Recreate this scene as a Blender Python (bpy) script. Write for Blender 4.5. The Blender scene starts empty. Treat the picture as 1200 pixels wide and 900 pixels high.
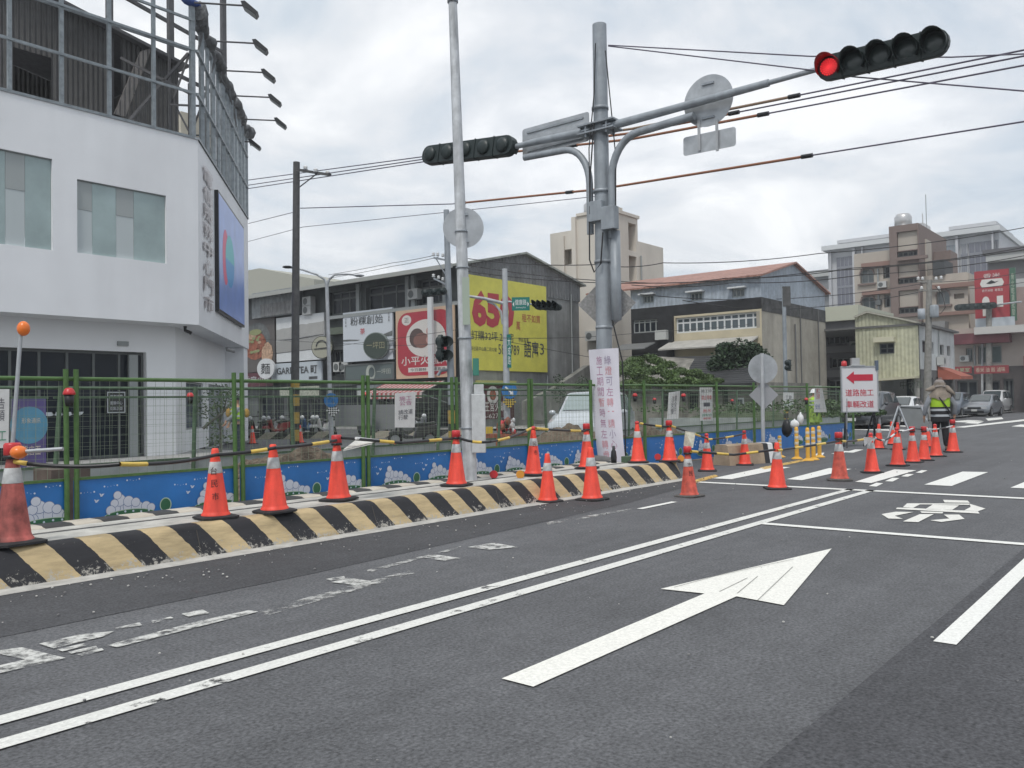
import bpy, bmesh, math, random
from mathutils import Vector, Matrix
random.seed(7)
sc = bpy.context.scene
COL = sc.collection
R_ = math.radians
# ---------------------------------------------------------------- camera (x runs along the road, y to its left)
F, H, YAW, ROLL, PITCH = 1000.0, 1.4, R_(39.1), R_(0.9), math.atan(23/1000)
fh = Vector((math.cos(YAW), math.sin(YAW), 0)); rt = Vector((math.sin(YAW), -math.cos(YAW), 0))
fw = fh*math.cos(PITCH) + Vector((0, 0, math.sin(PITCH))); up0 = rt.cross(fw)
RR = rt*math.cos(ROLL) - up0*math.sin(ROLL); UU = up0*math.cos(ROLL) + rt*math.sin(ROLL)
cam = bpy.data.cameras.new('camera'); co = bpy.data.objects.new('camera', cam); COL.objects.link(co)
mat = Matrix(((RR.x, UU.x, -fw.x), (RR.y, UU.y, -fw.y), (RR.z, UU.z, -fw.z))).to_4x4(); mat.translation = (0, 0, H)
co.matrix_world = mat; cam.sensor_width = 36; cam.lens = 30; cam.clip_start = .05; cam.clip_end = 3000
sc.camera = co
# ---------------------------------------------------------------- world: overcast sky over a Nishita sky
SUN_EL, SUN_AZ = R_(58), R_(200)
w = bpy.data.worlds.new('World'); sc.world = w; w.use_nodes = True
nt = w.node_tree; N = nt.nodes; L = nt.links; N.clear()
out = N.new('ShaderNodeOutputWorld'); bg = N.new('ShaderNodeBackground'); bg.inputs[1].default_value = .1
L.new(bg.outputs[0], out.inputs[0])
sky = N.new('ShaderNodeTexSky'); sky.sky_type = 'NISHITA'; sky.sun_disc = False
sky.sun_elevation = SUN_EL; sky.sun_rotation = R_(90) - SUN_AZ
tc = N.new('ShaderNodeTexCoord'); sp = N.new('ShaderNodeSeparateXYZ'); L.new(tc.outputs['Generated'], sp.inputs[0])
ad = N.new('ShaderNodeMath'); ad.operation = 'MAXIMUM'; L.new(sp.outputs[2], ad.inputs[0]); ad.inputs[1].default_value = 0
ad2 = N.new('ShaderNodeMath'); ad2.operation = 'ADD'; L.new(ad.outputs[0], ad2.inputs[0]); ad2.inputs[1].default_value = .22
dv = N.new('ShaderNodeVectorMath'); dv.operation = 'DIVIDE'
cb = N.new('ShaderNodeCombineXYZ')
for i in range(3): L.new(ad2.outputs[0], cb.inputs[i])
L.new(tc.outputs['Generated'], dv.inputs[0]); L.new(cb.outputs[0], dv.inputs[1])
def wnoise(scale, det, rough, dist, off):
    n = N.new('ShaderNodeTexNoise'); n.inputs['Scale'].default_value = scale; n.inputs['Detail'].default_value = det
    n.inputs['Roughness'].default_value = rough; n.inputs['Distortion'].default_value = dist
    mp = N.new('ShaderNodeMapping'); mp.inputs['Location'].default_value = off; mp.inputs['Scale'].default_value = (1, 1, .3)
    L.new(dv.outputs[0], mp.inputs[0]); L.new(mp.outputs[0], n.inputs[0]); return n
def wramp(src, stops):
    r = N.new('ShaderNodeValToRGB'); e = r.color_ramp.elements
    e[0].position, e[0].color = stops[0]; e[1].position, e[1].color = stops[-1]
    for p, c in stops[1:-1]:
        x = e.new(p); x.color = c
    L.new(src, r.inputs[0]); return r
n1 = wnoise(1.7, 10, .58, .4, (3.4, 1.2, 0)); n2 = wnoise(.62, 4, .5, .2, (8.1, 5.7, 2))
cloud = wramp(n1.outputs[0], [(.30, (.42, .50, .60, 1)), (.42, (.60, .66, .72, 1)), (.52, (.77, .79, .815, 1)), (.64, (1, 1, 1, 1))])
gap = wramp(n2.outputs[0], [(.36, (0, 0, 0, 1)), (.60, (1, 1, 1, 1))])
cm = N.new('ShaderNodeMix'); cm.data_type = 'RGBA'; cm.blend_type = 'MULTIPLY'; cm.inputs[0].default_value = 1
L.new(cloud.outputs[0], cm.inputs[6]); cm.inputs[7].default_value = (8.1, 8.15, 8.2, 1)
mx = N.new('ShaderNodeMix'); mx.data_type = 'RGBA'
fm = N.new('ShaderNodeMapRange'); fm.inputs['To Min'].default_value = .84; fm.inputs['To Max'].default_value = .97
L.new(gap.outputs[0], fm.inputs[0]); L.new(fm.outputs[0], mx.inputs[0])
L.new(sky.outputs[0], mx.inputs[6]); L.new(cm.outputs[2], mx.inputs[7]); L.new(mx.outputs[2], bg.inputs[0])
# ---------------------------------------------------------------- sun behind cloud
sl = bpy.data.lights.new('sun', 'SUN'); sl.energy = 1.4; sl.angle = R_(11); sl.color = (1, .96, .9)
so = bpy.data.objects.new('sun', sl); COL.objects.link(so)
sd = Vector((math.cos(SUN_EL)*math.cos(SUN_AZ), math.cos(SUN_EL)*math.sin(SUN_AZ), math.sin(SUN_EL)))
so.rotation_euler = sd.to_track_quat('Z', 'Y').to_euler()
vs = sc.view_settings; vs.view_transform = 'Standard'; vs.look = 'None'; vs.gamma = 1; vs.exposure = 0.56; vs.use_curve_mapping = False
sc.cycles.max_bounces = 6; sc.cycles.use_denoising = True

# ---------------------------------------------------------------- helpers
def ray(u, v): return fw + RR*((u-600)/F) + UU*((450-v)/F)
O = Vector((0, 0, H))
def W(u, v, x=None, y=None, z=None, D=None):
    d = ray(u, v)
    t = x/d.x if x is not None else y/d.y if y is not None else (z-H)/d.z if z is not None else D
    return O + d*t
def G(u, v, z=0): return W(u, v, z=z)

MATS = {}
def M(name, c, r=.6, m=0, n=None, b=None, streak=None, spec=.5, coat=0, trans=0, emit=None, alpha=1):
    if name in MATS: return MATS[name]
    mt = bpy.data.materials.new(name); mt.use_nodes = True; t = mt.node_tree; p = t.nodes['Principled BSDF']
    p.inputs['Roughness'].default_value = r; p.inputs['Metallic'].default_value = m
    p.inputs['Specular IOR Level'].default_value = spec; p.inputs['Coat Weight'].default_value = coat
    p.inputs['Transmission Weight'].default_value = trans; p.inputs['Alpha'].default_value = alpha
    col = (*c, 1); p.inputs['Base Color'].default_value = col
    if emit: p.inputs['Emission Color'].default_value = (*emit[0], 1); p.inputs['Emission Strength'].default_value = emit[1]
    tcn = t.nodes.new('ShaderNodeTexCoord')
    def noise(s, sx=(1, 1, 1), det=5):
        mp = t.nodes.new('ShaderNodeMapping'); mp.inputs['Scale'].default_value = sx; t.links.new(tcn.outputs['Object'], mp.inputs[0])
        q = t.nodes.new('ShaderNodeTexNoise'); q.inputs['Scale'].default_value = s; q.inputs['Detail'].default_value = det
        q.inputs['Roughness'].default_value = .62; t.links.new(mp.outputs[0], q.inputs[0]); return q
    src = None
    def mul(q, amt, lo=.3, hi=.7):
        nonlocal src
        mr = t.nodes.new('ShaderNodeMapRange'); mr.inputs['From Min'].default_value = lo; mr.inputs['From Max'].default_value = hi
        mr.inputs['To Min'].default_value = 1-amt; mr.inputs['To Max'].default_value = 1+amt*.5; t.links.new(q.outputs[0], mr.inputs[0])
        x = t.nodes.new('ShaderNodeMix'); x.data_type = 'RGBA'; x.blend_type = 'MULTIPLY'; x.inputs[0].default_value = 1
        if src: t.links.new(src, x.inputs[6])
        else: x.inputs[6].default_value = col
        t.links.new(mr.outputs[0], x.inputs[7]); src = x.outputs[2]
    if n: mul(noise(n[0]), n[1])
    if streak: mul(noise(streak[0], (1, 1, .12), 4), streak[1], .35, .6)
    if src: t.links.new(src, p.inputs['Base Color'])
    if b:
        q = noise(b[0], det=3); bp = t.nodes.new('ShaderNodeBump'); bp.inputs['Strength'].default_value = b[1]; bp.inputs['Distance'].default_value = b[2] if len(b) > 2 else .01
        t.links.new(q.outputs[0], bp.inputs['Height']); t.links.new(bp.outputs[0], p.inputs['Normal'])
    MATS[name] = mt; return mt

class MB:
    def __init__(s): s.v = []; s.f = []; s.mi = []; s.m = 0; s.sm = []; s.smooth = False
    def add(s, vs, fs):
        o = len(s.v); s.v += [Vector(x) for x in vs]
        for f in fs: s.f.append([i+o for i in f]); s.mi.append(s.m); s.sm.append(s.smooth)
        return s
    def bx(s, x0, x1, y0, y1, z0, z1):
        return s.add([(x0, y0, z0), (x1, y0, z0), (x1, y1, z0), (x0, y1, z0), (x0, y0, z1), (x1, y0, z1), (x1, y1, z1), (x0, y1, z1)],
                     [(3, 2, 1, 0), (4, 5, 6, 7), (0, 1, 5, 4), (1, 2, 6, 5), (2, 3, 7, 6), (3, 0, 4, 7)])
    def fbx(s, f, a0, a1, b0, b1, c0, c1):
        P = [f.pt(a, b, c) for c in (c0, c1) for (a, b) in ((a0, b0), (a1, b0), (a1, b1), (a0, b1))]
        return s.add(P, [(3, 2, 1, 0), (4, 5, 6, 7), (0, 1, 5, 4), (1, 2, 6, 5), (2, 3, 7, 6), (3, 0, 4, 7)])
    def fpoly(s, f, pts, c0, c1=None):
        n = len(pts)
        if c1 is None: return s.add([f.pt(a, b, c0) for a, b in pts], [list(range(n))])
        P = [f.pt(a, b, c0) for a, b in pts] + [f.pt(a, b, c1) for a, b in pts]
        return s.add(P, [list(range(n))[::-1], list(range(n, 2*n))] + [(i, (i+1) % n, n+(i+1) % n, n+i) for i in range(n)])
    def bar(s, p, q, wx, wy=None, upv=(0, 0, 1)):
        p = Vector(p); q = Vector(q); d = (q-p).normalized(); wy = wy or wx; u = Vector(upv)
        if abs(d.dot(u)) > .98: u = Vector((0, 1, 0))
        a = d.cross(u).normalized()*wx/2; b = a.cross(d).normalized()*wy/2
        P = [e+i*a+j*b for e in (p, q) for i, j in ((-1, -1), (1, -1), (1, 1), (-1, 1))]
        return s.add(P, [(3, 2, 1, 0), (4, 5, 6, 7), (0, 1, 5, 4), (1, 2, 6, 5), (2, 3, 7, 6), (3, 0, 4, 7)])
    def tube(s, pts, r, n=8, caps=True):
        pts = [Vector(p) for p in pts]; k = len(pts); rs = r if isinstance(r, (list, tuple)) else [r]*k
        ring = []; prev = None
        for i, p in enumerate(pts):
            d = (pts[min(i+1, k-1)]-pts[max(i-1, 0)]).normalized()
            if prev is None:
                u = Vector((0, 0, 1)) if abs(d.z) < .9 else Vector((1, 0, 0)); a = d.cross(u).normalized()
            else: a = (prev - d*prev.dot(d)).normalized()
            prev = a; b = d.cross(a)
            ring.append([p + (a*math.cos(t)+b*math.sin(t))*rs[i] for t in [2*math.pi*j/n for j in range(n)]])
        vs = [x for rr in ring for x in rr]; fs = []
        for i in range(k-1):
            for j in range(n): fs.append((i*n+j, i*n+(j+1) % n, (i+1)*n+(j+1) % n, (i+1)*n+j))
        old = s.smooth; s.smooth = n > 5; s.add(vs, fs); s.smooth = old
        if caps: s.add(ring[0], [list(range(n))[::-1]]); s.add(ring[-1], [list(range(n))])
        return s
    def lathe(s, prof, n=20, c=(0, 0, 0), ax=None, smooth=True):
        c = Vector(c); fs = []; vs = []
        q = Vector(ax).to_track_quat('Z', 'Y').to_matrix() if ax is not None else Matrix.Identity(3)
        for r, z in prof:
            for j in range(n):
                t = 2*math.pi*j/n; vs.append(c + q @ Vector((r*math.cos(t), r*math.sin(t), z)))
        for i in range(len(prof)-1):
            for j in range(n): fs.append((i*n+j, i*n+(j+1) % n, (i+1)*n+(j+1) % n, (i+1)*n+j))
        old = s.smooth; s.smooth = smooth; s.add(vs, fs); s.smooth = old; return s
    def disc(s, c, ax, r, th, n=24):
        return s.lathe([(0.0001, 0), (r, 0), (r, th), (0.0001, th)], n, c, ax, False)
    def ball(s, c, r, n=12, sx=(1, 1, 1)):
        c = Vector(c); k = n//2; vs = []; fs = []
        for i in range(k+1):
            a = math.pi*i/k
            for j in range(n):
                t = 2*math.pi*j/n; vs.append(c+Vector((r*sx[0]*math.sin(a)*math.cos(t), r*sx[1]*math.sin(a)*math.sin(t), r*sx[2]*math.cos(a))))
        for i in range(k):
            for j in range(n): fs.append((i*n+j, (i+1)*n+j, (i+1)*n+(j+1) % n, i*n+(j+1) % n))
        old = s.smooth; s.smooth = True; s.add(vs, fs); s.smooth = old; return s
    def build(s, name, mats, parent=None, w=False, bevel=0):
        me = bpy.data.meshes.new(name)
        off = Vector((0, 0, 0))
        if w and parent is not None:
            p = parent
            while p.parent: p = p.parent
            off = Vector(p.location)
        me.from_pydata([v-off for v in s.v], [], s.f)
        if not isinstance(mats, (list, tuple)): mats = [mats]
        for m_ in mats: me.materials.append(m_)
        me.polygons.foreach_set('material_index', s.mi); me.polygons.foreach_set('use_smooth', s.sm)
        me.validate(); me.update()
        o = bpy.data.objects.new(name, me); COL.objects.link(o)
        if parent is not None: o.parent = parent
        if bevel:
            b = o.modifiers.new('bevel', 'BEVEL'); b.width = bevel; b.segments = 2; b.limit_method = 'ANGLE'
        return o

class Fr:
    """local frame of a wall: origin, right, up, outward normal"""
    def __init__(s, o, r, n=None, u=(0, 0, 1)):
        s.o = Vector(o); s.r = Vector(r).normalized(); s.u = Vector(u).normalized(); s.n = Vector(n).normalized() if n else s.r.cross(s.u)
    def pt(s, a, b, c=0): return s.o + s.r*a + s.u*b + s.n*c
    def px(s, u, v, c=0):
        d = ray(u, v); t = (s.pt(0, 0, c)-O).dot(s.n)/d.dot(s.n); q = O+d*t-s.o
        return q.dot(s.r), q.dot(s.u)
    def rect(s, u0, v0, u1, v1, c=0):
        a0, _ = s.px(u0, (v0+v1)/2, c); a1, _ = s.px(u1, (v0+v1)/2, c)
        _, b1 = s.px((u0+u1)/2, v0, c); _, b0 = s.px((u0+u1)/2, v1, c); return a0, b0, a1, b1

_tc = {}
def text_mb(mb, txt, f, a, b, wd, ht, c=.004, align=1.0, bold=0, sp=1.0):
    """letters of txt fitted into the wd x ht box with lower-left corner (a,b) on frame f"""
    key = (txt, bold, sp)
    if key not in _tc:
        cu = bpy.data.curves.new('t', 'FONT'); cu.body = txt; cu.resolution_u = 2; cu.space_line = sp; cu.offset = bold
        ob = bpy.data.objects.new('t', cu); COL.objects.link(ob); dg = bpy.context.evaluated_depsgraph_get()
        me = bpy.data.meshes.new_from_object(ob.evaluated_get(dg))
        _tc[key] = ([v.co.copy() for v in me.vertices], [list(p.vertices) for p in me.polygons])
        bpy.data.objects.remove(ob); bpy.data.curves.remove(cu); bpy.data.meshes.remove(me)
    V, P = _tc[key]
    x0 = min(v.x for v in V); x1 = max(v.x for v in V); y0 = min(v.y for v in V); y1 = max(v.y for v in V)
    mb.add([f.pt(a+(v.x-x0)/(x1-x0)*wd, b+(v.y-y0)/(y1-y0)*ht, c) for v in V], P)
    return mb
def tag(o, label=None, cat=None, group=None, kind=None):
    if label: o['label'] = label
    if cat: o['category'] = cat
    if group: o['group'] = group
    if kind: o['kind'] = kind
    return o
def thing(name, label, cat, loc=(0, 0, 0), rz=0, group=None):
    o = bpy.data.objects.new(name, None); COL.objects.link(o); o.location = loc; o.rotation_euler.z = rz; o.empty_display_size = .2
    return tag(o, label, cat, group)
KIDS = {}
def kids(o): return [c for c in o.children]
def dup(o, parent=None):
    c = o.copy(); COL.objects.link(c); c.parent = parent
    for ch in kids(o): dup(ch, c)
    return c
def struct(name, mb, mats): return tag(mb.build(name, mats), kind='structure')

def wall_holes(mb, f, a0, b0, a1, b1, holes, dp=.12, back=False):
    """wall rectangle with real recessed openings; holes = [(a0,b0,a1,b1)]"""
    A = sorted({a0, a1, *[x for h in holes for x in (h[0], h[2]) if a0 < x < a1]}); B = sorted({b0, b1, *[x for h in holes for x in (h[1], h[3]) if b0 < x < b1]})
    for i in range(len(A)-1):
        for j in range(len(B)-1):
            ca, cb_ = (A[i]+A[i+1])/2, (B[j]+B[j+1])/2
            if any(h[0] < ca < h[2] and h[1] < cb_ < h[3] for h in holes): continue
            mb.add([f.pt(A[i], B[j]), f.pt(A[i+1], B[j]), f.pt(A[i+1], B[j+1]), f.pt(A[i], B[j+1])], [(0, 1, 2, 3)])
    for h in holes:
        q = [(h[0], h[1]), (h[2], h[1]), (h[2], h[3]), (h[0], h[3])]
        for k in range(4):
            p, r = q[k], q[(k+1) % 4]
            mb.add([f.pt(*p), f.pt(*p, -dp), f.pt(*r, -dp), f.pt(*r)], [(0, 1, 2, 3)])
    return mb
def window(parent, f, h, fm, gm, nx=2, ny=1, dp=.1, fw_=.05, name='window', transom=None):
    a0, b0, a1, b1 = h; e = .004; mb = MB()
    a0 += e; b0 += e; a1 -= e; b1 -= e
    c0, c1 = -dp, -dp+.05
    mb.fbx(f, a0, a1, b0, b0+fw_, c0, c1); mb.fbx(f, a0, a1, b1-fw_, b1, c0, c1)
    mb.fbx(f, a0, a0+fw_, b0+fw_, b1-fw_, c0, c1); mb.fbx(f, a1-fw_, a1, b0+fw_, b1-fw_, c0, c1)
    for i in range(1, nx):
        x = a0+(a1-a0)*i/nx; mb.fbx(f, x-fw_/2, x+fw_/2, b0+fw_, b1-fw_, c0, c1-.004)
    for i in range(1, ny):
        y = b0+(b1-b0)*i/ny; mb.fbx(f, a0+fw_, a1-fw_, y-fw_/2, y+fw_/2, c0, c1-.008)
    if transom: y = b0+(b1-b0)*transom; mb.fbx(f, a0+fw_, a1-fw_, y-fw_/2, y+fw_/2, c0, c1-.008)
    o = mb.build(name, fm, parent, w=True)
    MB().fbx(f, a0, a1, b0, b1, c0+.015, c0+.022).build('pane', gm, o, w=True)
    return o

# ---------------------------------------------------------------- ground materials
def asphalt(name, base, var=.35, light=.12):
    mt = bpy.data.materials.new(name); mt.use_nodes = True; t = mt.node_tree; n = t.nodes; l = t.links; p = n['Principled BSDF']
    tcn = n.new('ShaderNodeTexCoord')
    def nz(s, d=4, kind='ShaderNodeTexNoise', sc_=(1, 1, 1)):
        mp = n.new('ShaderNodeMapping'); mp.inputs['Scale'].default_value = sc_; l.new(tcn.outputs['Object'], mp.inputs[0])
        q = n.new(kind); q.inputs['Scale'].default_value = s; l.new(mp.outputs[0], q.inputs[0])
        if kind == 'ShaderNodeTexNoise': q.inputs['Detail'].default_value = d; q.inputs['Roughness'].default_value = .65
        return q
    def mr(src, a, b, c, d):
        q = n.new('ShaderNodeMapRange'); l.new(src, q.inputs[0])
        for i, x in enumerate((a, b, c, d)): q.inputs[i+1].default_value = x
        return q.outputs[0]
    def mul(a, b):
        q = n.new('ShaderNodeMath'); q.operation = 'MULTIPLY'; l.new(a, q.inputs[0]); l.new(b, q.inputs[1]); return q.outputs[0]
    fine = nz(48, 5); mid = nz(7, 6); big = nz(.55, 4); track = nz(.9, 3, sc_=(.09, 1.6, 1))
    v = mul(mr(fine.outputs[0], .3, .7, 1-var, 1+var), mr(mid.outputs[0], .3, .7, .86, 1.12))
    v = mul(v, mr(big.outputs[0], .3, .7, .84, 1.12)); v = mul(v, mr(track.outputs[0], .35, .65, .88, 1.1))
    vo = nz(62, 0, 'ShaderNodeTexVoronoi')
    st = mr(vo.outputs['Distance'], .05, .16, 1, 0); ra = mr(vo.outputs['Color'], .72, .9, 0, 1); stone = mul(st, ra)
    c1 = n.new('ShaderNodeMix'); c1.data_type = 'RGBA'; c1.blend_type = 'MULTIPLY'; c1.inputs[0].default_value = 1
    c1.inputs[6].default_value = (*base, 1); l.new(v, c1.inputs[7])
    c2 = n.new('ShaderNodeMix'); c2.data_type = 'RGBA'; l.new(stone, c2.inputs[0]); l.new(c1.outputs[2], c2.inputs[6])
    c2.inputs[7].default_value = (base[0]+light, base[1]+light, base[2]+light, 1)
    l.new(c2.outputs[2], p.inputs['Base Color']); p.inputs['Roughness'].default_value = .82; p.inputs['Specular IOR Level'].default_value = .35
    bp = n.new('ShaderNodeBump'); bp.inputs['Strength'].default_value = .5; bp.inputs['Distance'].default_value = .006
    l.new(nz(70, 2).outputs[0], bp.inputs['Height']); l.new(bp.outputs[0], p.inputs['Normal']); return mt
def paint(name, c, lo, hi, scale=9, fine=60):
    """road paint with worn holes: where the noise is under lo the asphalt shows"""
    mt = bpy.data.materials.new(name); mt.use_nodes = True; t = mt.node_tree; n = t.nodes; l = t.links; p = n['Principled BSDF']
    p.inputs['Roughness'].default_value = .6
    tcn = n.new('ShaderNodeTexCoord')
    q = n.new('ShaderNodeTexNoise'); q.inputs['Scale'].default_value = scale; q.inputs['Detail'].default_value = 9; q.inputs['Roughness'].default_value = .72
    l.new(tcn.outputs['Object'], q.inputs[0])
    r = n.new('ShaderNodeMapRange'); r.inputs[1].default_value = lo; r.inputs[2].default_value = hi; l.new(q.outputs[0], r.inputs[0])
    l.new(r.outputs[0], p.inputs['Alpha'])
    q2 = n.new('ShaderNodeTexNoise'); q2.inputs['Scale'].default_value = fine; q2.inputs['Detail'].default_value = 3; l.new(tcn.outputs['Object'], q2.inputs[0])
    r2 = n.new('ShaderNodeMapRange'); r2.inputs[1].default_value = .3; r2.inputs[2].default_value = .7; r2.inputs[3].default_value = .82; r2.inputs[4].default_value = 1.06; l.new(q2.outputs[0], r2.inputs[0])
    x = n.new('ShaderNodeMix'); x.data_type = 'RGBA'; x.blend_type = 'MULTIPLY'; x.inputs[0].default_value = 1; x.inputs[6].default_value = (*c, 1); l.new(r2.outputs[0], x.inputs[7])
    l.new(x.outputs[2], p.inputs['Base Color']); return mt
asph = asphalt('asphalt', (.108, .110, .116), .55, .20); asph_new = asphalt('asphalt_new', (.066, .067, .072), .5, .12); asph_dark = asphalt('asphalt_dark', (.072, .073, .079), .6, .18)
white_paint = paint("white_paint", (.80, .80, .76), .26, .33); worn_paint = paint('worn_paint', (.62, .62, .59), .38, .56, 9); yellow_paint = paint('yellow_paint', (.7, .45, .12), .38, .5)
faint_paint = paint('faint_paint', (.5, .5, .48), .47, .62, 6)
concrete = M('concrete', (.36, .36, .35), .85, n=(3, .3), b=(30, .4), streak=(2, .15)); conc_light = M('concrete_light', (.48, .47, .44), .85, n=(5, .35), b=(40, .4))
conc_dark = M('concrete_dark', (.2, .2, .2), .88, n=(1.4, .35), b=(20, .4), streak=(1.5, .35))
dirt = M('dirt', (.17, .135, .10), .95, n=(4, .5), b=(14, 1, .05))

# ---------------------------------------------------------------- ground, road, kerbs
FL = Fr((0, 0, 0), (1, 0, 0), n=(0, 0, 1), u=(0, 1, 0))
def flat(z, *quads):
    m = MB()
    for q in quads: m.add([(p[0], p[1], z) for p in q], [list(range(len(q)))])
    return m
struct('ground', flat(-.02, [(-300, -400), (1500, -400), (1500, 900), (-300, 900)]), conc_dark)
struct('road', flat(0, [(-60, -30), (500, -30), (500, 9.0), (-60, 9.0)], ), asph)
struct('side_road', flat(0, [(-60, 12.6), (15.2, 12.6), (15.2, 20.2), (-60, 20.2)], [(15.2, 9.0), (34.2, 9.0), (34.2, 160), (15.2, 160)], [(34.2, 9.0), (500, 9.0), (500, 12.4), (34.2, 12.4)]), asph)
struct('pavement', flat(.10, [(-60, 20.2), (15.0, 20.2), (15.0, 90), (-60, 90)], [(34.2, 30), (60, 30), (60, 160), (34.2, 160)], [(34.4, 12.5), (200, 12.5), (200, 30), (34.4, 30)])
       .bx(-60, 15.2, 20.05, 20.2, 0, .12).bx(34.05, 34.2, 30, 160, 0, .12), concrete)
# fresh asphalt strip along the kerb, and the darker right-hand lane
ys = G(300, 722).y
struct('road_repair_strip', flat(.003, [(-12, 5.75), (4.5, 5.85), (6.8, 6.0), (10.3, 6.25), (13.2, 6.7), (13.5, 7.3), (-12, 7.3)]), asph_new)
sa, sb = G(890, 900), G(1180, 660)
struct('road_dark_lane', flat(.003, [(-12, -12), (9.0, -12), (9.0, sb.y), (sb.x, sb.y), (sa.x, sa.y), (-12, sa.y-.1)]), asph_dark)
struct('gutter', flat(.006, [(-12, 7.40), (13.75, 7.40), (14.1, 7.6), (14.15, 8.9), (14.3, 8.9), (14.25, 7.4), (13.9, 7.14), (-12, 7.12)]), conc_light)
struct('excavation_soil', flat(.006, [(-10, 9.3), (30, 9.3), (30, 12.45), (-10, 12.45)]), dirt)

def pxq(m, z, *pts): m.add([G(u, v, z) for u, v in pts], [list(range(len(pts)))])
Z = .008
# lane lines
m = MB(); y1, y2 = G(420, 731).y, G(420, 751).y
xe = G(1005, 574).x
m.add([(-8, y1-.06, Z), (xe, y1-.06, Z), (xe, y1+.06, Z), (-8, y1+.06, Z)], [(0, 1, 2, 3)])
m.add([(-8, y2-.06, Z), (xe, y2-.06, Z), (xe, y2+.06, Z), (-8, y2+.06, Z)], [(0, 1, 2, 3)])
tag(m.build('road_double_line', paint('lane_line_paint', (.72, .72, .68), .34, .42, 6)), kind='structure')
m = MB(); xs = G(1000, 574.5).x; m.add([(xs-.09, G(818, 563).y, Z), (xs-.09, -8, Z), (xs+.09, -8, Z), (xs+.09, G(818, 563).y, Z)], [(0, 1, 2, 3)])
xs = G(1000, 622.5).x; m.add([(xs-.07, y2-.06, Z), (xs-.07, -8, Z), (xs+.07, -8, Z), (xs+.07, y2-.06, Z)], [(0, 1, 2, 3)])
y3 = G(1107, 755).y; x3 = G(1107, 755).x
m.add([(x3, y3-.06, Z), (xs-.6, y3-.06, Z), (xs-.6, y3+.06, Z), (x3, y3+.06, Z)], [(0, 1, 2, 3)])
m.add([(G(750, 597).x, G(750, 597).y-.04, Z), (G(797, 589).x, G(750, 597).y-.04, Z), (G(797, 589).x, G(750, 597).y+.05, Z), (G(750, 597).x, G(750, 597).y+.05, Z)], [(0, 1, 2, 3)])
struct('road_stop_lines', m, white_paint)
m = MB(); pxq(m, Z, (588, 795), (625, 804.5), (863, 698.7), (825.7, 695.4)); pxq(m, Z, (825.7, 695.4), (863, 698.7), (918.6, 709), (974.6, 642.7), (774, 690))
struct('road_arrow', m, paint('arrow_paint', (.82, .81, .75), .24, .30, 14))
m = MB()
for (a, b), (c, d) in (((843, 693), (876, 677)), ((864, 695), (888, 675)), ((888, 703), (929, 664)), ((790, 688), (838, 675)), ((838, 675), (930, 655))):
    p, q = G(a, b, Z+.003), G(c, d, Z+.003); n_ = Vector((-(q-p).y, (q-p).x, 0)).normalized()*.0035; m.add([p-n_, q-n_, q+n_, p+n_], [(0, 1, 2, 3)])
struct('road_arrow_cracks', m, M('crack', (.30, .30, .28), .9))
m = MB()
for q in (((835, 560.5), (857, 561.5), (926, 547.5), (902, 546.3)), ((922, 561.5), (940, 562.7), (998, 549.5), (972, 548.4)), ((1002, 564.5), (1021, 566), (1074, 551), (1048, 550)),
          ((1083, 567.8), (1115, 569.5), (1158, 553.2), (1128, 552.6)), ((1184, 571.4), (1216, 573), (1252, 556), (1224, 555.3)),
          ((1018, 569.6), (1027, 570.2), (1035, 566.3), (1027, 565.6)), ((1037, 563.8), (1046, 564.3), (1054, 560.3), (1046, 559.8)), ((1056, 558.2), (1064, 558.6), (1071, 555.8), (1063, 555.2)), ((1073, 553.8), (1080, 554.2), (1087, 551.2), (1080, 550.9)),
          ((955, 533.5), (964, 533.8), (966, 530.5), (958, 530.5)), ((974, 531.6), (983, 531.9), (996, 528.6), (988, 528.4)), ((990, 530), (1000, 530.4), (1012, 526.8), (1002, 526.6))):
    pxq(m, Z, *q)
struct('crosswalk', m, white_paint)
m = MB()
for q in (((1000, 497.6), (1068, 500.2), (1068, 498.9), (1000, 496.6)), ((1118, 500.6), (1130, 501), (1240, 489), (1222, 488.8)), ((1112, 494.2), (1130, 494.9), (1152, 492.7), (1134, 492.2)),
          ((1130, 495.8), (1138, 493.6), (1153, 493.9), (1146, 496.6)), ((1155, 490.4), (1158, 493), (1176, 491), (1174, 489)), ((1152, 488), (1160, 488.2), (1166, 486.6), (1158, 486.4)), ((1185, 499.6), (1206, 500.6), (1216, 498), (1196, 497.4)),
          ((1000, 503.6), (1060, 505), (1060, 503.6), (1000, 502.4)), ((1170, 478.4), (1182, 478.6), (1188, 477.4), (1178, 477.2)), ((1190, 477.2), (1200, 477.4), (1208, 476.2), (1198, 476))):
    pxq(m, Z, *q)
struct('far_road_markings', m, white_paint)
def sq(pts, ox=960, oy=560, k=5): return [(ox+a/k, oy+b/k) for a, b in pts]
m = MB()
for q in ([(725, 128), (870, 133), (882, 146), (735, 144)], [(490, 172), (515, 149), (880, 150), (880, 158), (590, 155), (550, 176)], [(665, 156), (820, 161), (780, 187), (620, 184)],
          [(450, 182), (455, 174), (560, 177), (780, 189), (850, 191), (930, 196), (940, 209)], [(880, 151), (975, 180), (930, 195), (850, 190), (888, 170)],
          [(365, 212), (450, 198), (552, 200), (442, 222), (490, 240), (405, 238)], [(490, 255), (590, 212), (672, 212), (580, 259)], [(592, 195), (727, 200), (722, 208), (600, 205)],
          [(730, 215), (820, 215), (852, 240), (715, 258), (650, 248), (762, 238)]):
    pxq(m, Z, *sq(q))
struct('road_scooter_symbol', m, paint('symbol_paint', (.76, .75, .70), .27, .33, 12))
m = MB()
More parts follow.
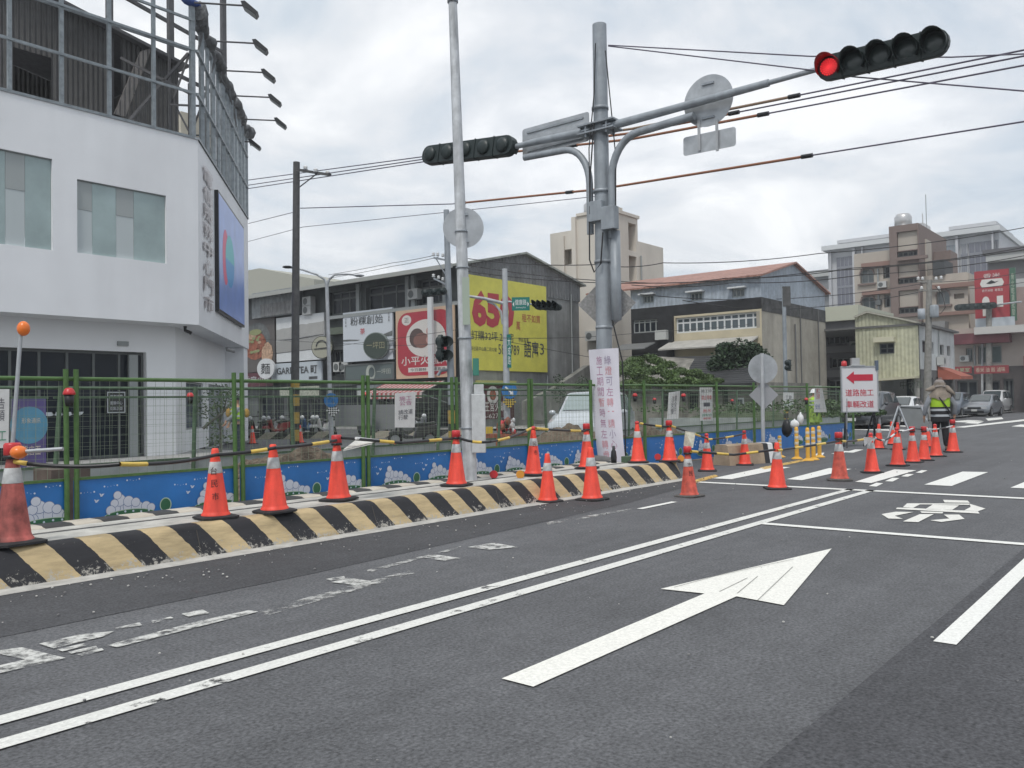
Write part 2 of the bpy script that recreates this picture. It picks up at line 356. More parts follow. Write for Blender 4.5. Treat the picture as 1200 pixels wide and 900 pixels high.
for q in ([(-30, 393), (60, 380), (185, 410), (-40, 462), (-40, 440), (72, 414)], [(110, 370), (230, 343), (320, 335), (290, 350), (150, 383)], [(300, 374), (560, 306), (700, 276), (726, 280), (330, 380)],
          [(160, 386), (236, 369), (246, 374), (176, 392)], [(190, 393), (270, 376), (276, 384), (200, 398)], [(215, 400), (286, 382), (292, 388), (230, 404)], [(322, 326), (392, 310), (400, 318), (330, 328)],
          [(425, 306), (480, 294), (488, 298), (430, 312)], [(510, 286), (570, 274), (590, 284), (530, 294)], [(960, 196), (1000, 188), (1068, 198), (1020, 206)], [(916, 188), (968, 180), (972, 188), (930, 192)]):
    pxq(m, Z, *sq(q, 0, 600, 2.4))
pxq(m, Z, (496, 653), (512, 650), (540, 654), (520, 657)); pxq(m, Z, (548, 641), (578, 636), (608, 641), (574, 644)); pxq(m, Z, (388, 682), (408, 677), (444, 682), (420, 686))
struct('worn_road_markings', m, worn_paint)
m = MB(); pxq(m, Z-.002, (430, 668), (540, 640), (541, 642), (432, 671)); pxq(m, Z-.002, (300, 716), (480, 668), (486, 672), (310, 722))
pxq(m, Z-.002, (640, 612), (740, 596), (741, 598), (642, 615))
struct('faint_road_markings', m, faint_paint)
m = MB(); pxq(m, Z, (800, 566), (838, 556), (842, 558), (806, 569)); pxq(m, Z, (890, 548), (950, 536.5), (954, 538), (896, 550))
struct('yellow_road_line', m, yellow_paint)

# striped kerb (two rows of blocks with a rounded nose)
def stripe_mat(name, P, c, ca, cb_, duty=.5, rot=0, ph=0, axis='X', wear=.36):
    mt = bpy.data.materials.new(name); mt.use_nodes = True; t = mt.node_tree; n = t.nodes; l = t.links; p = n['Principled BSDF']; p.inputs['Roughness'].default_value = .7
    tcn = n.new('ShaderNodeTexCoord'); s = n.new('ShaderNodeSeparateXYZ'); l.new(tcn.outputs['Object'], s.inputs[0])
    nz = n.new('ShaderNodeTexNoise'); nz.inputs['Scale'].default_value = 14; nz.inputs['Detail'].default_value = 6; l.new(tcn.outputs['Object'], nz.inputs[0])
    a = n.new('ShaderNodeMath'); a.operation = 'MULTIPLY_ADD'; l.new(s.outputs[2], a.inputs[0]); a.inputs[1].default_value = c; l.new(s.outputs[axis], a.inputs[2])
    a1 = n.new('ShaderNodeMath'); a1.operation = 'MULTIPLY_ADD'; l.new(nz.outputs[0], a1.inputs[0]); a1.inputs[1].default_value = .035; l.new(a.outputs[0], a1.inputs[2])
    b = n.new('ShaderNodeMath'); b.operation = 'MULTIPLY_ADD'; l.new(a1.outputs[0], b.inputs[0]); b.inputs[1].default_value = 1/P; b.inputs[2].default_value = ph
    fr = n.new('ShaderNodeMath'); fr.operation = 'FRACT'; l.new(b.outputs[0], fr.inputs[0])
    lt = n.new('ShaderNodeMath'); lt.operation = 'LESS_THAN'; l.new(fr.outputs[0], lt.inputs[0]); lt.inputs[1].default_value = duty
    mx = n.new('ShaderNodeMix'); mx.data_type = 'RGBA'; l.new(lt.outputs[0], mx.inputs[0]); mx.inputs[6].default_value = (*ca, 1); mx.inputs[7].default_value = (*cb_, 1)
    st = n.new('ShaderNodeTexNoise'); st.inputs['Scale'].default_value = 5; st.inputs['Detail'].default_value = 8; st.inputs['Roughness'].default_value = .75
    mp = n.new('ShaderNodeMapping'); mp.inputs['Scale'].default_value = (.35, 1, 2.2); l.new(tcn.outputs['Object'], mp.inputs[0]); l.new(mp.outputs[0], st.inputs[0])
    r = n.new('ShaderNodeMapRange'); r.inputs[1].default_value = .32; r.inputs[2].default_value = .6; r.inputs[3].default_value = .55; r.inputs[4].default_value = 1.1; l.new(st.outputs[0], r.inputs[0])
    m2 = n.new('ShaderNodeMix'); m2.data_type = 'RGBA'; m2.blend_type = 'MULTIPLY'; m2.inputs[0].default_value = .8; l.new(mx.outputs[2], m2.inputs[6]); l.new(r.outputs[0], m2.inputs[7])
    wn = n.new('ShaderNodeTexNoise'); wn.inputs['Scale'].default_value = 22; wn.inputs['Detail'].default_value = 8; wn.inputs['Roughness'].default_value = .8; l.new(tcn.outputs['Object'], wn.inputs[0])
    wr = n.new('ShaderNodeMapRange'); wr.inputs[1].default_value = wear-.02; wr.inputs[2].default_value = wear-.06; l.new(wn.outputs[0], wr.inputs[0])
    # chipped along the bottom edge, where wheels rub
    zb = n.new('ShaderNodeMapRange'); zb.inputs[1].default_value = .16; zb.inputs[2].default_value = 0; zb.inputs[3].default_value = 0; zb.inputs[4].default_value = .16; l.new(s.outputs[2], zb.inputs[0])
    zz = n.new('ShaderNodeMath'); zz.operation = 'SUBTRACT'; l.new(wn.outputs[0], zz.inputs[0]); l.new(zb.outputs[0], zz.inputs[1]); l.new(zz.outputs[0], wr.inputs[0])
    m3 = n.new('ShaderNodeMix'); m3.data_type = 'RGBA'; l.new(wr.outputs[0], m3.inputs[0]); l.new(m2.outputs[2], m3.inputs[6]); m3.inputs[7].default_value = (.38, .36, .32, 1)
    l.new(m3.outputs[2], p.inputs['Base Color'])
    bp = n.new('ShaderNodeBump'); bp.inputs['Strength'].default_value = .4; bp.inputs['Distance'].default_value = .008; l.new(wn.outputs[0], bp.inputs['Height']); l.new(bp.outputs[0], p.inputs['Normal'])
    return mt
kerb_mat = stripe_mat('kerb_stripes', .55, .75, (.50, .385, .215), (.020, .020, .024), ph=-.03, wear=.38)
def kerb_row(y0, y1, xe_, hz, nose):
    m = MB(); m.smooth = True
    prof = [(0, 0), (.015, .03), (.12, hz-.055), (.145, hz-.02), (.19, hz), (y1-y0-.1, hz), (y1-y0-.04, hz-.03), (y1-y0, 0)]
    xs = [-8+.55*i for i in range(200) if -8+.55*i < xe_-nose] + [xe_-nose]
    rings = [[(x, y0+a, b) for a, b in prof] for x in xs]
    yc = (y0+y1)/2; hw = (y1-y0)/2
    for k in range(1, 9):
        t = k/8*math.pi/2; sx = math.sin(t); cy = math.cos(t)
        rings.append([(xe_-nose+sx*nose*(1 if b < .05 else .80 if b < hz-.06 else .72 if b < hz-.01 else .62), yc+(y0+a-yc)*max(cy, .02), b) for a, b in prof])
    k = len(prof); vs = [p for r in rings for p in r]; fs = []
    for i in range(len(rings)-1):
        for j in range(k-1): fs.append((i*k+j, (i+1)*k+j, (i+1)*k+j+1, i*k+j+1))
    m.add(vs, fs); return m
t = thing('striped_kerb', 'long low concrete kerb painted in slanted black and yellow stripes carrying cones', 'kerb', (0, 7.36, 0))
kerb_row(7.36, 7.74, 14.1, .30, .36).build('front_kerb_row', kerb_mat, t, w=True)
kerb_row(8.50, 9.02, 13.9, .295, .42).build('rear_kerb_row', stripe_mat('kerb_stripes_rear', .55, .5, (.55, .50, .42), (.05, .05, .05), ph=.3), t, w=True)
MB().bx(-8, 13.6, 7.70, 8.16, 0, .293).bx(-8, 13.5, 8.30, 8.53, 0, .288).build('pale_infill', M('infill_pale', (.50, .49, .45), .85, n=(4, .35), b=(40, .4)), t, w=True)
MB().bx(-8, 13.5, 8.16, 8.30, 0, .285).build('dark_infill', M('infill_dark', (.09, .09, .09), .9, n=(8, .5)), t, w=True)
m = MB()
for i in range(10):
    x = -6.6+2.2*i; m.bar((x, 7.372, .02), (x+.01, 7.475, .245), .007, .004, (1, 0, 0))
m.build('block_joint', M('joint', (.10, .09, .08), .9), t, w=True)

# ================================================================ cones
orange = M('cone_orange', (.90, .078, .045), .5, n=(7, .16), streak=(9, .14)); orange_old = M('cone_faded', (.62, .10, .065), .6, n=(11, .4), streak=(6, .3)); orange_dirty = M('cone_dirty', (.40, .10, .085), .65, n=(5, .7), streak=(5, .5))
rubber = M('rubber', (.022, .022, .024), .75, n=(20, .4)); rubber_dust = M('rubber_dusty', (.10, .095, .09), .9, n=(12, .5))
reflect = M('reflective_band', (.52, .53, .53), .4, n=(14, .3)); capred = M('cap_red', (.52, .03, .035), .35); black = M('black_plastic', (.015, .016, .018), .4)
letter_blk = M('letter_black', (.05, .02, .02), .7)
def cone_proto(body=orange, base=rubber, cap=None, hgt=.70, scrawl=None, band=True):
    t = bpy.data.objects.new('traffic_cone', None); COL.objects.link(t); t.empty_display_size = .2
    s = hgt/.70; m = MB(); m.smooth = False
    # square base with cut corners, slightly dished
    def sqr(h, z, c=.05): return [(h-c, -h, z), (h, -h+c, z), (h, h-c, z), (h-c, h, z), (-h+c, h, z), (-h, h-c, z), (-h, -h+c, z), (-h+c, -h, z)]
    r0, r1, r2 = sqr(.185*s, .004), sqr(.185*s, .022*s), sqr(.15*s, .034*s)
    m.add(r0+r1+r2, [tuple(range(8))[::-1], tuple(range(16, 24))]+[(i, (i+1) % 8, 8+(i+1) % 8, 8+i) for i in range(8)]+[(8+i, 8+(i+1) % 8, 16+(i+1) % 8, 16+i) for i in range(8)])
    m.build('base', base, t)
    pr = [(.143, .03), (.14, .045), (.128, .06), (.122, .075)]
    m = MB().lathe([(r*s, z*s) for r, z in pr+[(.062, .50), (.0405, .63), (.034, .685), (.028, .698), (.0001, .70)]], 28); m.build('body', body, t)
    if band: MB().lathe([(.0705*s, .452*s), (.0712*s, .454*s), (.0535*s, .563*s), (.0525*s, .565*s)], 28).build('reflective_band', reflect, t)
    if cap == 'cap':     # dark red knob the bars clip on to
        m = MB().lathe([(.052, .655), (.060, .66), (.060, .735), (.05, .75), (.0001, .752)], 18); o = m.build('cap', capred, t)
        MB().lathe([(.056, .63), (.064, .635), (.064, .655), (.056, .66)], 18).build('cap_ring', black, o)
    if cap == 'knob': MB().ball((0, 0, .715*s), .042, 14, (1, 1, .9)).build('cap', capred, t)
    if scrawl:
        m = MB()
        for i, ch in enumerate(scrawl):
            z = .44-.125*i; rad = .122+(z-.075)/.425*(-.06)+.0035
            ang = YAW+math.pi+.25+.10*i; 
            nrm = Vector((math.cos(ang), math.sin(ang), .14)).normalized(); r_ = Vector((-math.sin(ang), math.cos(ang), 0))*1
            f = Fr((math.cos(ang)*rad, math.sin(ang)*rad, z), r_, n=nrm, u=nrm.cross(r_))
            text_mb(m, ch, f, -.032, -.0, .064, .075, .002)
        m.build('lettering', letter_blk, t)
    return t
PLACE = []
protos = {}
def cone(u, v, kind, label, z=0, x=None, rz=0, sc_=1, group='traffic cones along the works'):
    p = G(u, v, z)
    if kind not in protos:
        kw = dict(new=dict(), cap=dict(cap='cap'), oldcap=dict(body=orange_old, base=rubber_dust, cap='cap'), knob=dict(cap='knob'), dirty=dict(body=orange_dirty, cap='cap', band=True), written=dict(scrawl='台民市'),
                  old=dict(body=orange_old, base=rubber_dust), writcap=dict(cap='cap', scrawl='工市'), scuff=dict(body=orange_old, base=rubber_dust, cap='cap', scrawl='市民'), knobwrit=dict(cap='knob', scrawl='民市'))[kind]
        t = cone_proto(**kw); protos[kind] = t
    else: t = dup(protos[kind])
    t.location = p; t.rotation_euler.z = rz; t.scale = (sc_,)*3
    tag(t, label, 'cone', group); return t
KZ = .30
C = {}
CN = [('a', 15, 638, 'dirty', 'dusty dark red cone with a fat cap at the left edge of the picture', KZ, 1.12),
 ('b', 253, 607, 'written', 'cone with black handwriting on its front standing on the striped kerb', KZ, 1.0),
 ('c', 322, 600, 'new', 'plain bright cone on the kerb between the handwritten cone and the leaning placard', KZ, 1.02),
 ('d', 397, 586, 'cap', 'red capped cone on the kerb where the striped bars meet the white placard', KZ, 1.02),
 ('e', 535, 569, 'cap', 'cone on the kerb touching the foot of the tall grey lamp pole', KZ, 1),
 ('f', 625, 557, 'knobwrit', 'kerb cone with dark writing just left of the banner, small round cap', KZ, 1),
 ('g', 688, 549, 'cap', 'cone half hidden behind the left edge of the white paper banner', KZ, 1),
 ('h', 642, 588, 'new', 'cone on the asphalt at the kerb foot, nearer the lamp pole', 0, .98),
 ('i', 694, 586, 'new', 'cone on the asphalt at the kerb foot in front of the white banner', 0, 1.08),
 ('j', 748, 542, 'knob', 'cone on the kerb just right of the white paper banner', KZ, 1),
 ('k', 785, 541, 'writcap', 'capped cone at the end of the striped kerb beside the yellow round reflector', KZ, 1),
 ('l', 808, 582, 'scuff', 'scuffed cone with a red cap out in the lane past the kerb nose', 0, .98),
 ('m', 829, 552, 'knob', 'small cone behind the scuffed capped one, near the hoarding', 0, 1),
 ('n', 873, 545, 'knob', 'cone in front of the plain tan concrete block', 0, 1),
 ('o', 911, 573, 'new', 'clean bright cone standing alone on the stop line', 0, 1.04),
 ('p', 984, 563, 'oldcap', 'faded capped cone on the crosswalk right of the yellow bollards', 0, 1.1),
 ('q', 1022, 554, 'knob', 'cone on the crosswalk where the white cloth scrap hangs', 0, 1),
 ('r', 1052, 546, 'knob', 'first cone of the close row left of the worker', 0, 1.05),
 ('s', 1070, 542, 'cap', 'second cone of the close row, under the folding grey sign board', 0, 1.03),
 ('t', 1083, 539.5, 'writcap', 'cone with dark writing in the close row left of the worker', 0, 1),
 ('u', 1097, 535, 'knob', 'cone right in front of the feet of the worker', 0, 1.02),
 ('v', 1117, 530, 'cap', 'last cone of the row, to the right of the worker', 0, 1.1),
 ('w', 1030, 526, 'new', 'distant cone under the right leg of the arrow sign', 0, .98),
 ('x', 1046, 521, 'new', 'distant cone under the left leg of the folding grey board', 0, .98),
 ('y', 1052, 527, 'knob', 'distant cone behind the first of the close row', 0, .98),
 ('z', 1087, 524, 'new', 'distant cone between the folding grey board and the worker', 0, .98)]
for k, u, v, kind, lab, z, s_ in CN: C[k] = cone(u, v, kind, lab, z, rz=random.uniform(-.5, .5)+.3, sc_=s_); C[k].rotation_euler.x = random.uniform(-.022, .022); C[k].rotation_euler.y = random.uniform(-.022, .022)
# small far cones across the works
for u, v, lab, D in ((296, 497, 'tiny far cone by the worker behind the left fence', 33), (352, 497, 'tiny far cone right of the concrete utility pole', 33), (503, 499, 'tiny far cone beside the parked motorbike', 34), (443, 536, 'x', 0), ):
    if D: 
        t = dup(protos['new']); p = W(u, v+17, D=D); p.z = 0; t.location = p; t.scale = (1, 1, 1); tag(t, lab, 'cone', 'far cones beyond the works')
t = dup(protos['new']); p = W(111, 565, y=13.1); t.location = (p.x, 13.1, 0); t.scale = (.8,)*3; tag(t, 'small cone top showing behind the left fence below the dark shop window', 'cone', 'far cones beyond the works')
t = dup(protos['new']); p = G(464, 530); p = W(464, 525, y=13.4); t.location = (p.x, 13.4, 0); t.scale = (.85,)*3; tag(t, 'cone half hidden behind the hoarding near the white placard', 'cone', 'far cones beyond the works')

# striped bars hung between the cones
bar_y = M('bar_yellow', (.72, .50, .10), .45, n=(10, .2)); bar_b = M('bar_black', (.018, .018, .02), .4); bar_w = M('bar_white', (.7, .7, .7), .5)
def bar3(name, pts, lab, n=24, r=.018, sag=.03, mats=None, grp='striped bars between the cones', phase=0, rep=5):
    pts = [Vector(p) for p in pts]; t = MB(); path = []
    for a, b in zip(pts[:-1], pts[1:]):
        for i in range(n):
            f = i/n; path.append(a.lerp(b, f)-Vector((0, 0, 4*sag*f*(1-f))))
    path.append(pts[-1])
    for i in range(len(path)-1):
        t.m = 1 if (i+phase) % (rep+2) < 2 else 0
        t.tube([path[i], path[i+1]], r*(1.12 if t.m else 1), 8, False)
    o = t.build(name, mats or [bar_b, bar_y]); tag(o, lab, 'barrier bar', grp); return o
def top(k, h=.69): 
    o = C[k]; return o.location + Vector((0, 0, h*o.scale.x))
def tw(u, v, k, d=0):
    """point at pixel (u,v) at the distance of cone k"""
    D = (C[k].location-O).dot(fw); return W(u, v, D=D+d)
bar3('barrier_bar', [tw(16, 541, 'a'), tw(140, 544, 'b', -1.3), tw(254, 533, 'b', -.08)], 'black and yellow bar from the dusty left cone to the handwritten cone', 8, phase=1, rep=7)
bar3('barrier_bar', [tw(254, 533, 'b', -.08), tw(322, 525, 'c', -.08), tw(394, 516, 'd', -.08)], 'black and yellow bar from the handwritten cone past the plain cone to the capped cone', 7, sag=.01, phase=3, rep=5)
bar3('barrier_bar', [tw(400, 513, 'd', -.06), tw(470, 519, 'e', -1.2), tw(531, 514, 'e', -.08)], 'black and yellow bar between the capped kerb cone and the lamp pole cone', 8, sag=0, phase=2, rep=5)
bar3('barrier_bar', [tw(537, 513, 'e', -.06), tw(575, 517.5, 'f', -1.4), tw(622, 502, 'f', -.06)], 'black and yellow bar from the lamp pole cone to the cone left of the banner', 7, sag=.03, phase=2, rep=3)
bar3('barrier_bar', [tw(628, 502, 'f', -.06), tw(686, 505, 'g', -.06)], 'short black and yellow bar ending at the banner', 9, sag=.01, phase=0, rep=4)
bar3('barrier_bar', [tw(750, 496, 'j', -.06), tw(782, 500, 'k', -.06)], 'short black and yellow bar right of the banner', 9, sag=.01, phase=1, rep=4)
bar3('barrier_bar', [tw(786, 499, 'k', -.06), tw(829, 514, 'm', -.06)], 'bar sloping from the kerb end cone with a small cloth tied to it', 9, sag=.0, phase=1, rep=4)
bar3('barrier_bar', [tw(829, 515, 'm', -.06), tw(873, 508, 'n', -.06)], 'black and yellow bar in front of the blue hoarding, left of the tan block', 9, sag=.02, phase=1, rep=3)
bar3('barrier_bar', [tw(810, 529, 'l', -.06), tw(860, 533, 'o', -.4), tw(908, 527, 'o', -.06)], 'black and yellow bar from the scuffed capped cone to the lone stop line cone', 7, sag=.0, phase=1, rep=3)
bar3('barrier_bar', [tw(911, 528, 'o', -.06), tw(945, 523, 'o', .6), tw(983, 517, 'p', -.06)], 'black and yellow bar from the stop line cone to the faded capped cone', 7, sag=.0, phase=1, rep=3)
bar3('barrier_bar', [tw(986, 517, 'p', -.06), tw(1020, 513, 'q', -.06)], 'black and yellow bar left of the white cloth scrap', 8, sag=.02, phase=1, rep=3)
bar3('barrier_bar', [tw(1024, 512, 'q', -.06), tw(1036, 516, 'q', .8), tw(1050, 507, 'r', -.06)], 'sagging black and white bar right of the white cloth scrap', 6, sag=.02, mats=[bar_b, bar_w], phase=1, rep=3)
bar3('barrier_bar', [tw(1053, 506, 'r', -.06), tw(1070, 502, 's', -.06), tw(1096, 503, 'u', -.06), tw(1116, 499, 'v', -.06)], 'thin pale bar along the close row of cones to the right of the worker', 5, sag=.01, r=.014, mats=[bar_w, bar_b], phase=1, rep=4)

# handheld light wands at the left edge
steel = M('galvanised', (.42, .44, .46), .42, m=.55, n=(12, .15)); amber = M('amber_lens', (.80, .19, .03), .3); white_pl = M('white_plastic', (.72, .73, .73), .45)
t = thing('warning_wand', 'upright silver rod with an orange ball lamp at its top beside the left edge', 'warning light', tw(14, 640, 'a', .25))
MB().tube([tw(12, 560, 'a', .25), tw(25, 380, 'a', .35)], .017, 10).build('rod', steel, t, w=True); MB().ball(tw(27.5, 385, 'a', .33), .052, 16, (1, 1, 1.25)).build('lens', amber, t, w=True)
t = thing('warning_wand', 'short silver rod with an orange ball lamp lying level on top of the dusty cone', 'warning light', tw(20, 530, 'a', -.1))
MB().tube([tw(30, 529, 'a', -.1), tw(74, 526, 'a', -.1)], .017, 10).build('rod', steel, t, w=True); MB().ball(tw(22, 530, 'a', -.1), .055, 16, (1.2, 1.2, 1)).build('lens', amber, t, w=True)
# placard on the bar
placm = M('placard', (.62, .61, .57), .7, n=(9, .2)); t = thing('placard', 'white placard tipped almost flat on the striped bar right of the capped kerb cone', 'placard', tw(420, 520, 'd', .3))
m = MB(); q = [tw(402, 527, 'd', -.1), tw(447, 519, 'd', .15), tw(418, 512, 'd', .55), tw(440, 516, 'd', .5)]
m.add([tw(402, 528, 'd', -.15), tw(436, 520, 'd', .0), tw(447, 517, 'd', .55), tw(418, 516, 'd', .35)], [(0, 1, 2, 3)]); m.add([v+Vector((0, 0, .012)) for v in m.v], [(0, 1, 2, 3)])
m.bar(tw(402, 528, 'd', -.15), tw(436, 520, 'd', .0), .012); m.build('board', placm, t, w=True)
m = MB(); m.bar(tw(407, 524, 'd', -.05), tw(432, 519, 'd', .07), .006, .002); m.build('picture', M('placard_print', (.42, .30, .2), .7), t, w=True)
m = MB(); m.tube([tw(417, 513.5, 'd', 0), tw(450, 517, 'd', .6)], .016, 8); tag(m.build('white_pole', bar_w), 'white end of the bar crossing above the tipped placard', 'rod')
# cloth notice tied on bar
m = MB(); m.add([tw(803, 505, 'k', -.1), tw(815, 507, 'k', -.1), tw(812, 525, 'k', -.16), tw(801, 522, 'k', -.05)], [(0, 1, 2, 3)]); m.add([v-fh*.006 for v in m.v[:4]], [(3, 2, 1, 0)])
tag(m.build('cloth_notice', M('cloth_paper', (.58, .57, .48), .85, n=(14, .3))), 'small pale cloth notice tied to the bar at the kerb end', 'notice')
m = MB()
a = [tw(1012, 512, 'p', .5), tw(1026, 513, 'q', 0), tw(1021, 526, 'q', 0), tw(1017, 519, 'q', -.05), tw(1013, 523, 'p', .6)]
m.add(a, [(0, 1, 2, 3), (0, 3, 4)]); tag(m.build('cloth_scrap', bar_w), 'torn white cloth scrap hanging from the bar on the crosswalk', 'cloth')

# ================================================================ fences
green = M('fence_green', (.07, .15, .04), .45, n=(14, .25)); green_old = M('fence_green_old', (.075, .13, .075), .6, n=(10, .35)); wirem = M('mesh_wire', (.20, .25, .18), .55); 
blue = M('hoarding_blue', (.020, .165, .47), .4, n=(1.2, .25)); hgrey = M('hoarding_back', (.30, .33, .33), .6, n=(3, .2)); cl_w = M('print_cloud', (.58, .61, .68), .5); cl_l = M('print_line', (.16, .22, .36), .5)
pr_g = M('print_green', (.03, .13, .06), .5); pr_lg = M('print_green_edge', (.40, .52, .40), .5); pr_star = M('print_star', (.55, .62, .72), .5)
def panel_print(f, Lx, hz, parent, seed):
    """cartoon clouds, hills, shrubs and birds printed on a hoarding"""
    rnd = random.Random(seed); m = MB(); sx = Lx/2.0; zz = [.002]
    def circ(cx, cy, r, mi, n=18, ry=None):
        zz[0] += .00012; m.m = mi; ry = ry or r; cy = cy+.145 if cy < .34 else cy
        pts = [(cx+r*math.cos(2*math.pi*i/n), cy+ry*math.sin(2*math.pi*i/n)) for i in range(n)]
        pts = [(min(max(a, .01), Lx-.01), min(max(b, .01), hz-.01)) for a, b in pts]; m.fpoly(f, pts, zz[0])
    for cx in (.62*sx+rnd.uniform(-.10, .06), 1.62*sx+rnd.uniform(-.12, .04)):
        for dx, dy, r in ((0, .05, .085), (.09, .05, .09), (.18, .04, .08), (.27, .03, .075), (.33, .01, .06), (-.09, .03, .075), (-.02, .13, .07), (.07, .12, .07), (.16, .10, .06), (-.09, .11, .055), (-.05, .19, .055), (-.12, .02, .06)):
            dx += rnd.uniform(-.012, .012); dy += rnd.uniform(-.014, .014); r *= rnd.uniform(.85, 1.12); circ(cx+dx, dy+.03, r*.82+.006, 1); circ(cx+dx, dy+.03, r*.82, 0)
        circ(cx+.08, -.02, .30, 3, 26, .075); circ(cx+.08, -.02, .29, 2, 26, .068)
        for i in range(6): circ(cx-.15+i*.09, .012+.02*rnd.random(), .012, 5, 8)
        circ(cx+.50, .06, .072, 3, 18, .082); circ(cx+.50, .06, .06, 2, 18, .07)
        bx_ = cx-.3
        for ox, oy in ((0, .16), (.055, .22)):
            m.m = 5; zz[0] += .0001
            oy += .145; m.fpoly(f, [(bx_+ox, oy), (bx_+ox+.018, oy+.028), (bx_+ox+.045, oy+.03), (bx_+ox+.02, oy)], zz[0]); m.fpoly(f, [(bx_+ox+.005, oy), (bx_+ox-.012, oy+.036), (bx_+ox+.01, oy+.03)], zz[0]+.0001)
        for k in range(3):
            y = hz*(.74+.09*k); x = cx-.45+.25*k
            for i in range(5): circ(x+i*.035, y+rnd.uniform(-.006, .012), .004+.006*(i in (0, 4)), 5, 6)
    return m.build('printed_picture', [cl_w, cl_l, pr_g, pr_lg, pr_lg, pr_star], parent, w=True)
def fence(name, lab, pts, hz, z0, ztop, dbl, lean, back, posts_mat, wires=True):
    t = thing(name, lab, 'fence', (pts[0][0], pts[0][1], 0)); rnd = random.Random(3)
    for i, (a, b) in enumerate(zip(pts[:-1], pts[1:])):
        a = Vector((*a, 0)); b = Vector((*b, 0)); r = (b-a); Lx = r.length; r.normalize(); f = Fr(a, r, n=(r.y, -r.x, 0))
        # low hoarding panel with a green frame
        e = .035
        m = MB().fbx(f, e, Lx-e, z0, hz, -.012, 0); o = m.build('hoarding_panel', hgrey if back else blue, t, w=True)
        if not back: panel_print(Fr(f.pt(e, z0, 0), f.r, f.n), Lx-2*e, hz-z0, o, i)
        m = MB(); ww = .022
        m.fbx(f, e, Lx-e, hz, hz+.03, -.02, .012); m.fbx(f, e, Lx-e, ztop-.15, ztop-.12, -.02, .006) if back else None
        m.build('panel_frame', posts_mat, t, w=True)
        m = MB(); m.tube([f.pt(0, ztop, -.005), f.pt(Lx, ztop, -.005)], .022, 8); m.build('top_rail', posts_mat, t, w=True)
        if wires:
            m = MB(); nx = int(Lx/.105); ny = int((ztop-hz)/.10)
            for k in range(1, nx): x = Lx*k/nx; m.bar(f.pt(x, hz+.03, -.004), f.pt(x+(.02 if back else 0), ztop, -.004), .0024)
            for k in range(1, ny): y = hz+.03+(ztop-hz)*k/ny; m.bar(f.pt(0, y, -.008), f.pt(Lx, y, -.008), .0024)
            m.build('wire_mesh', wirem, t, w=True)
    for i, p in enumerate(pts):
        p = Vector((*p, 0)); m = MB(); dx = lean[i % len(lean)]; h = ztop+.10 if not back else ztop+.03
        if dbl and i in dbl:
            m.tube([p+Vector((-.045, -.03, 0)), p+Vector((-.045+dx, -.03, h))], .028, 8); m.tube([p+Vector((.055, -.03, 0)), p+Vector((.055+dx*.5, -.03, h))], .028, 8)
        else: m.tube([p+Vector((0, -.03, 0)), p+Vector((dx, -.03, h))], .034, 8)
        m.build('post', posts_mat, t, w=True)
    return t
yf = lambda u: None
fx = [W(u, 470, y=9.3).x for u in (-110, 82, 278, 426, 531, 619)]
fp = [(x, 9.3) for x in fx] + [(G(683, 562).x*0+13.75, 9.25), (15.35, 9.0)]
for u in (839, 882): p = W(u, 470, y=8.8); fp.append((p.x, 8.8))
p = W(945, 470, y=8.6); fp.append((p.x, 8.6)); p = W(998, 470, y=8.4); fp.append((p.x, 8.4))
front_fence = fence('mesh_fence', 'green wire mesh fence above a low blue hoarding printed with cartoon clouds, beside the kerb', fp, .66, .10, 1.735, {1, 2, 3, 4, 5}, [0, -.01, -.02, .01, -.015, .03], False, green)
rx = [(-2, 12.55)] + [(W(u, 500, y=12.55).x, 12.55) for u in (-40, 60, 224, 343, 434, 510, 582, 640, 735, 775, 822, 862, 905, 950, 985)]
rear_fence = fence('mesh_fence', 'far green mesh fence with leaning thin posts and plain grey panels, beyond the excavation', rx, .60, .05, 1.72, None, [.1, -.08, .12, .06, -.05, .10, .14], True, green_old)
# red warning lamps clipped to fence posts
def post_lamp(u, v, y, lab, s=1.0, dk=0):
    p = W(u, v, y=y); t = thing('fence_lamp', lab, 'warning light', p, group='red lamps clipped on the fence posts')
    MB().lathe([(.055*s, .03*s), (.062*s, .035*s), (.058*s, .055*s), (.045*s, .085*s), (.03*s, .10*s), (.0001, .104*s)], 16).build('lens', capred, t)
    MB().lathe([(.0001, -.09*s), (.035*s, -.09*s), (.045*s, -.04*s), (.05*s, .03*s), (.0001, .031*s)], 12).build('battery_case', black, t)
    return t
post_lamp(81, 466, 9.18, 'red lamp on the double post in front of the dark shop front', 1.0)
post_lamp(617, 476, 12.4, 'red lamp on the rear fence left of the round blue sign', 1) if 0 else None
for u, v, y, lab in ((429, 465, 12.4, 'red lamp on a rear fence post left of the striped awning'), (223, 467, 12.4, 'red lamp on the rear leaning post in front of the white shop wall'),
    (744, 466, 9.05, 'red lamp just right of the paper banner'), (801, 466, 8.8, 'red lamp between the two hanging paper notices'), (888, 470, 8.75, 'red lamp by the round sign pole'),
    (945, 470, 8.5, 'red lamp left of the hi-vis worker behind the fence'), (992, 470, 8.35, 'red lamp next to the arrow sign'), (767, 470, 12.4, 'pale red lamp on the rear fence above the soil heap'), (858, 471, 12.4, 'faded lamp on the rear fence by the derelict house')):
    post_lamp(u, v, y, lab, .9)
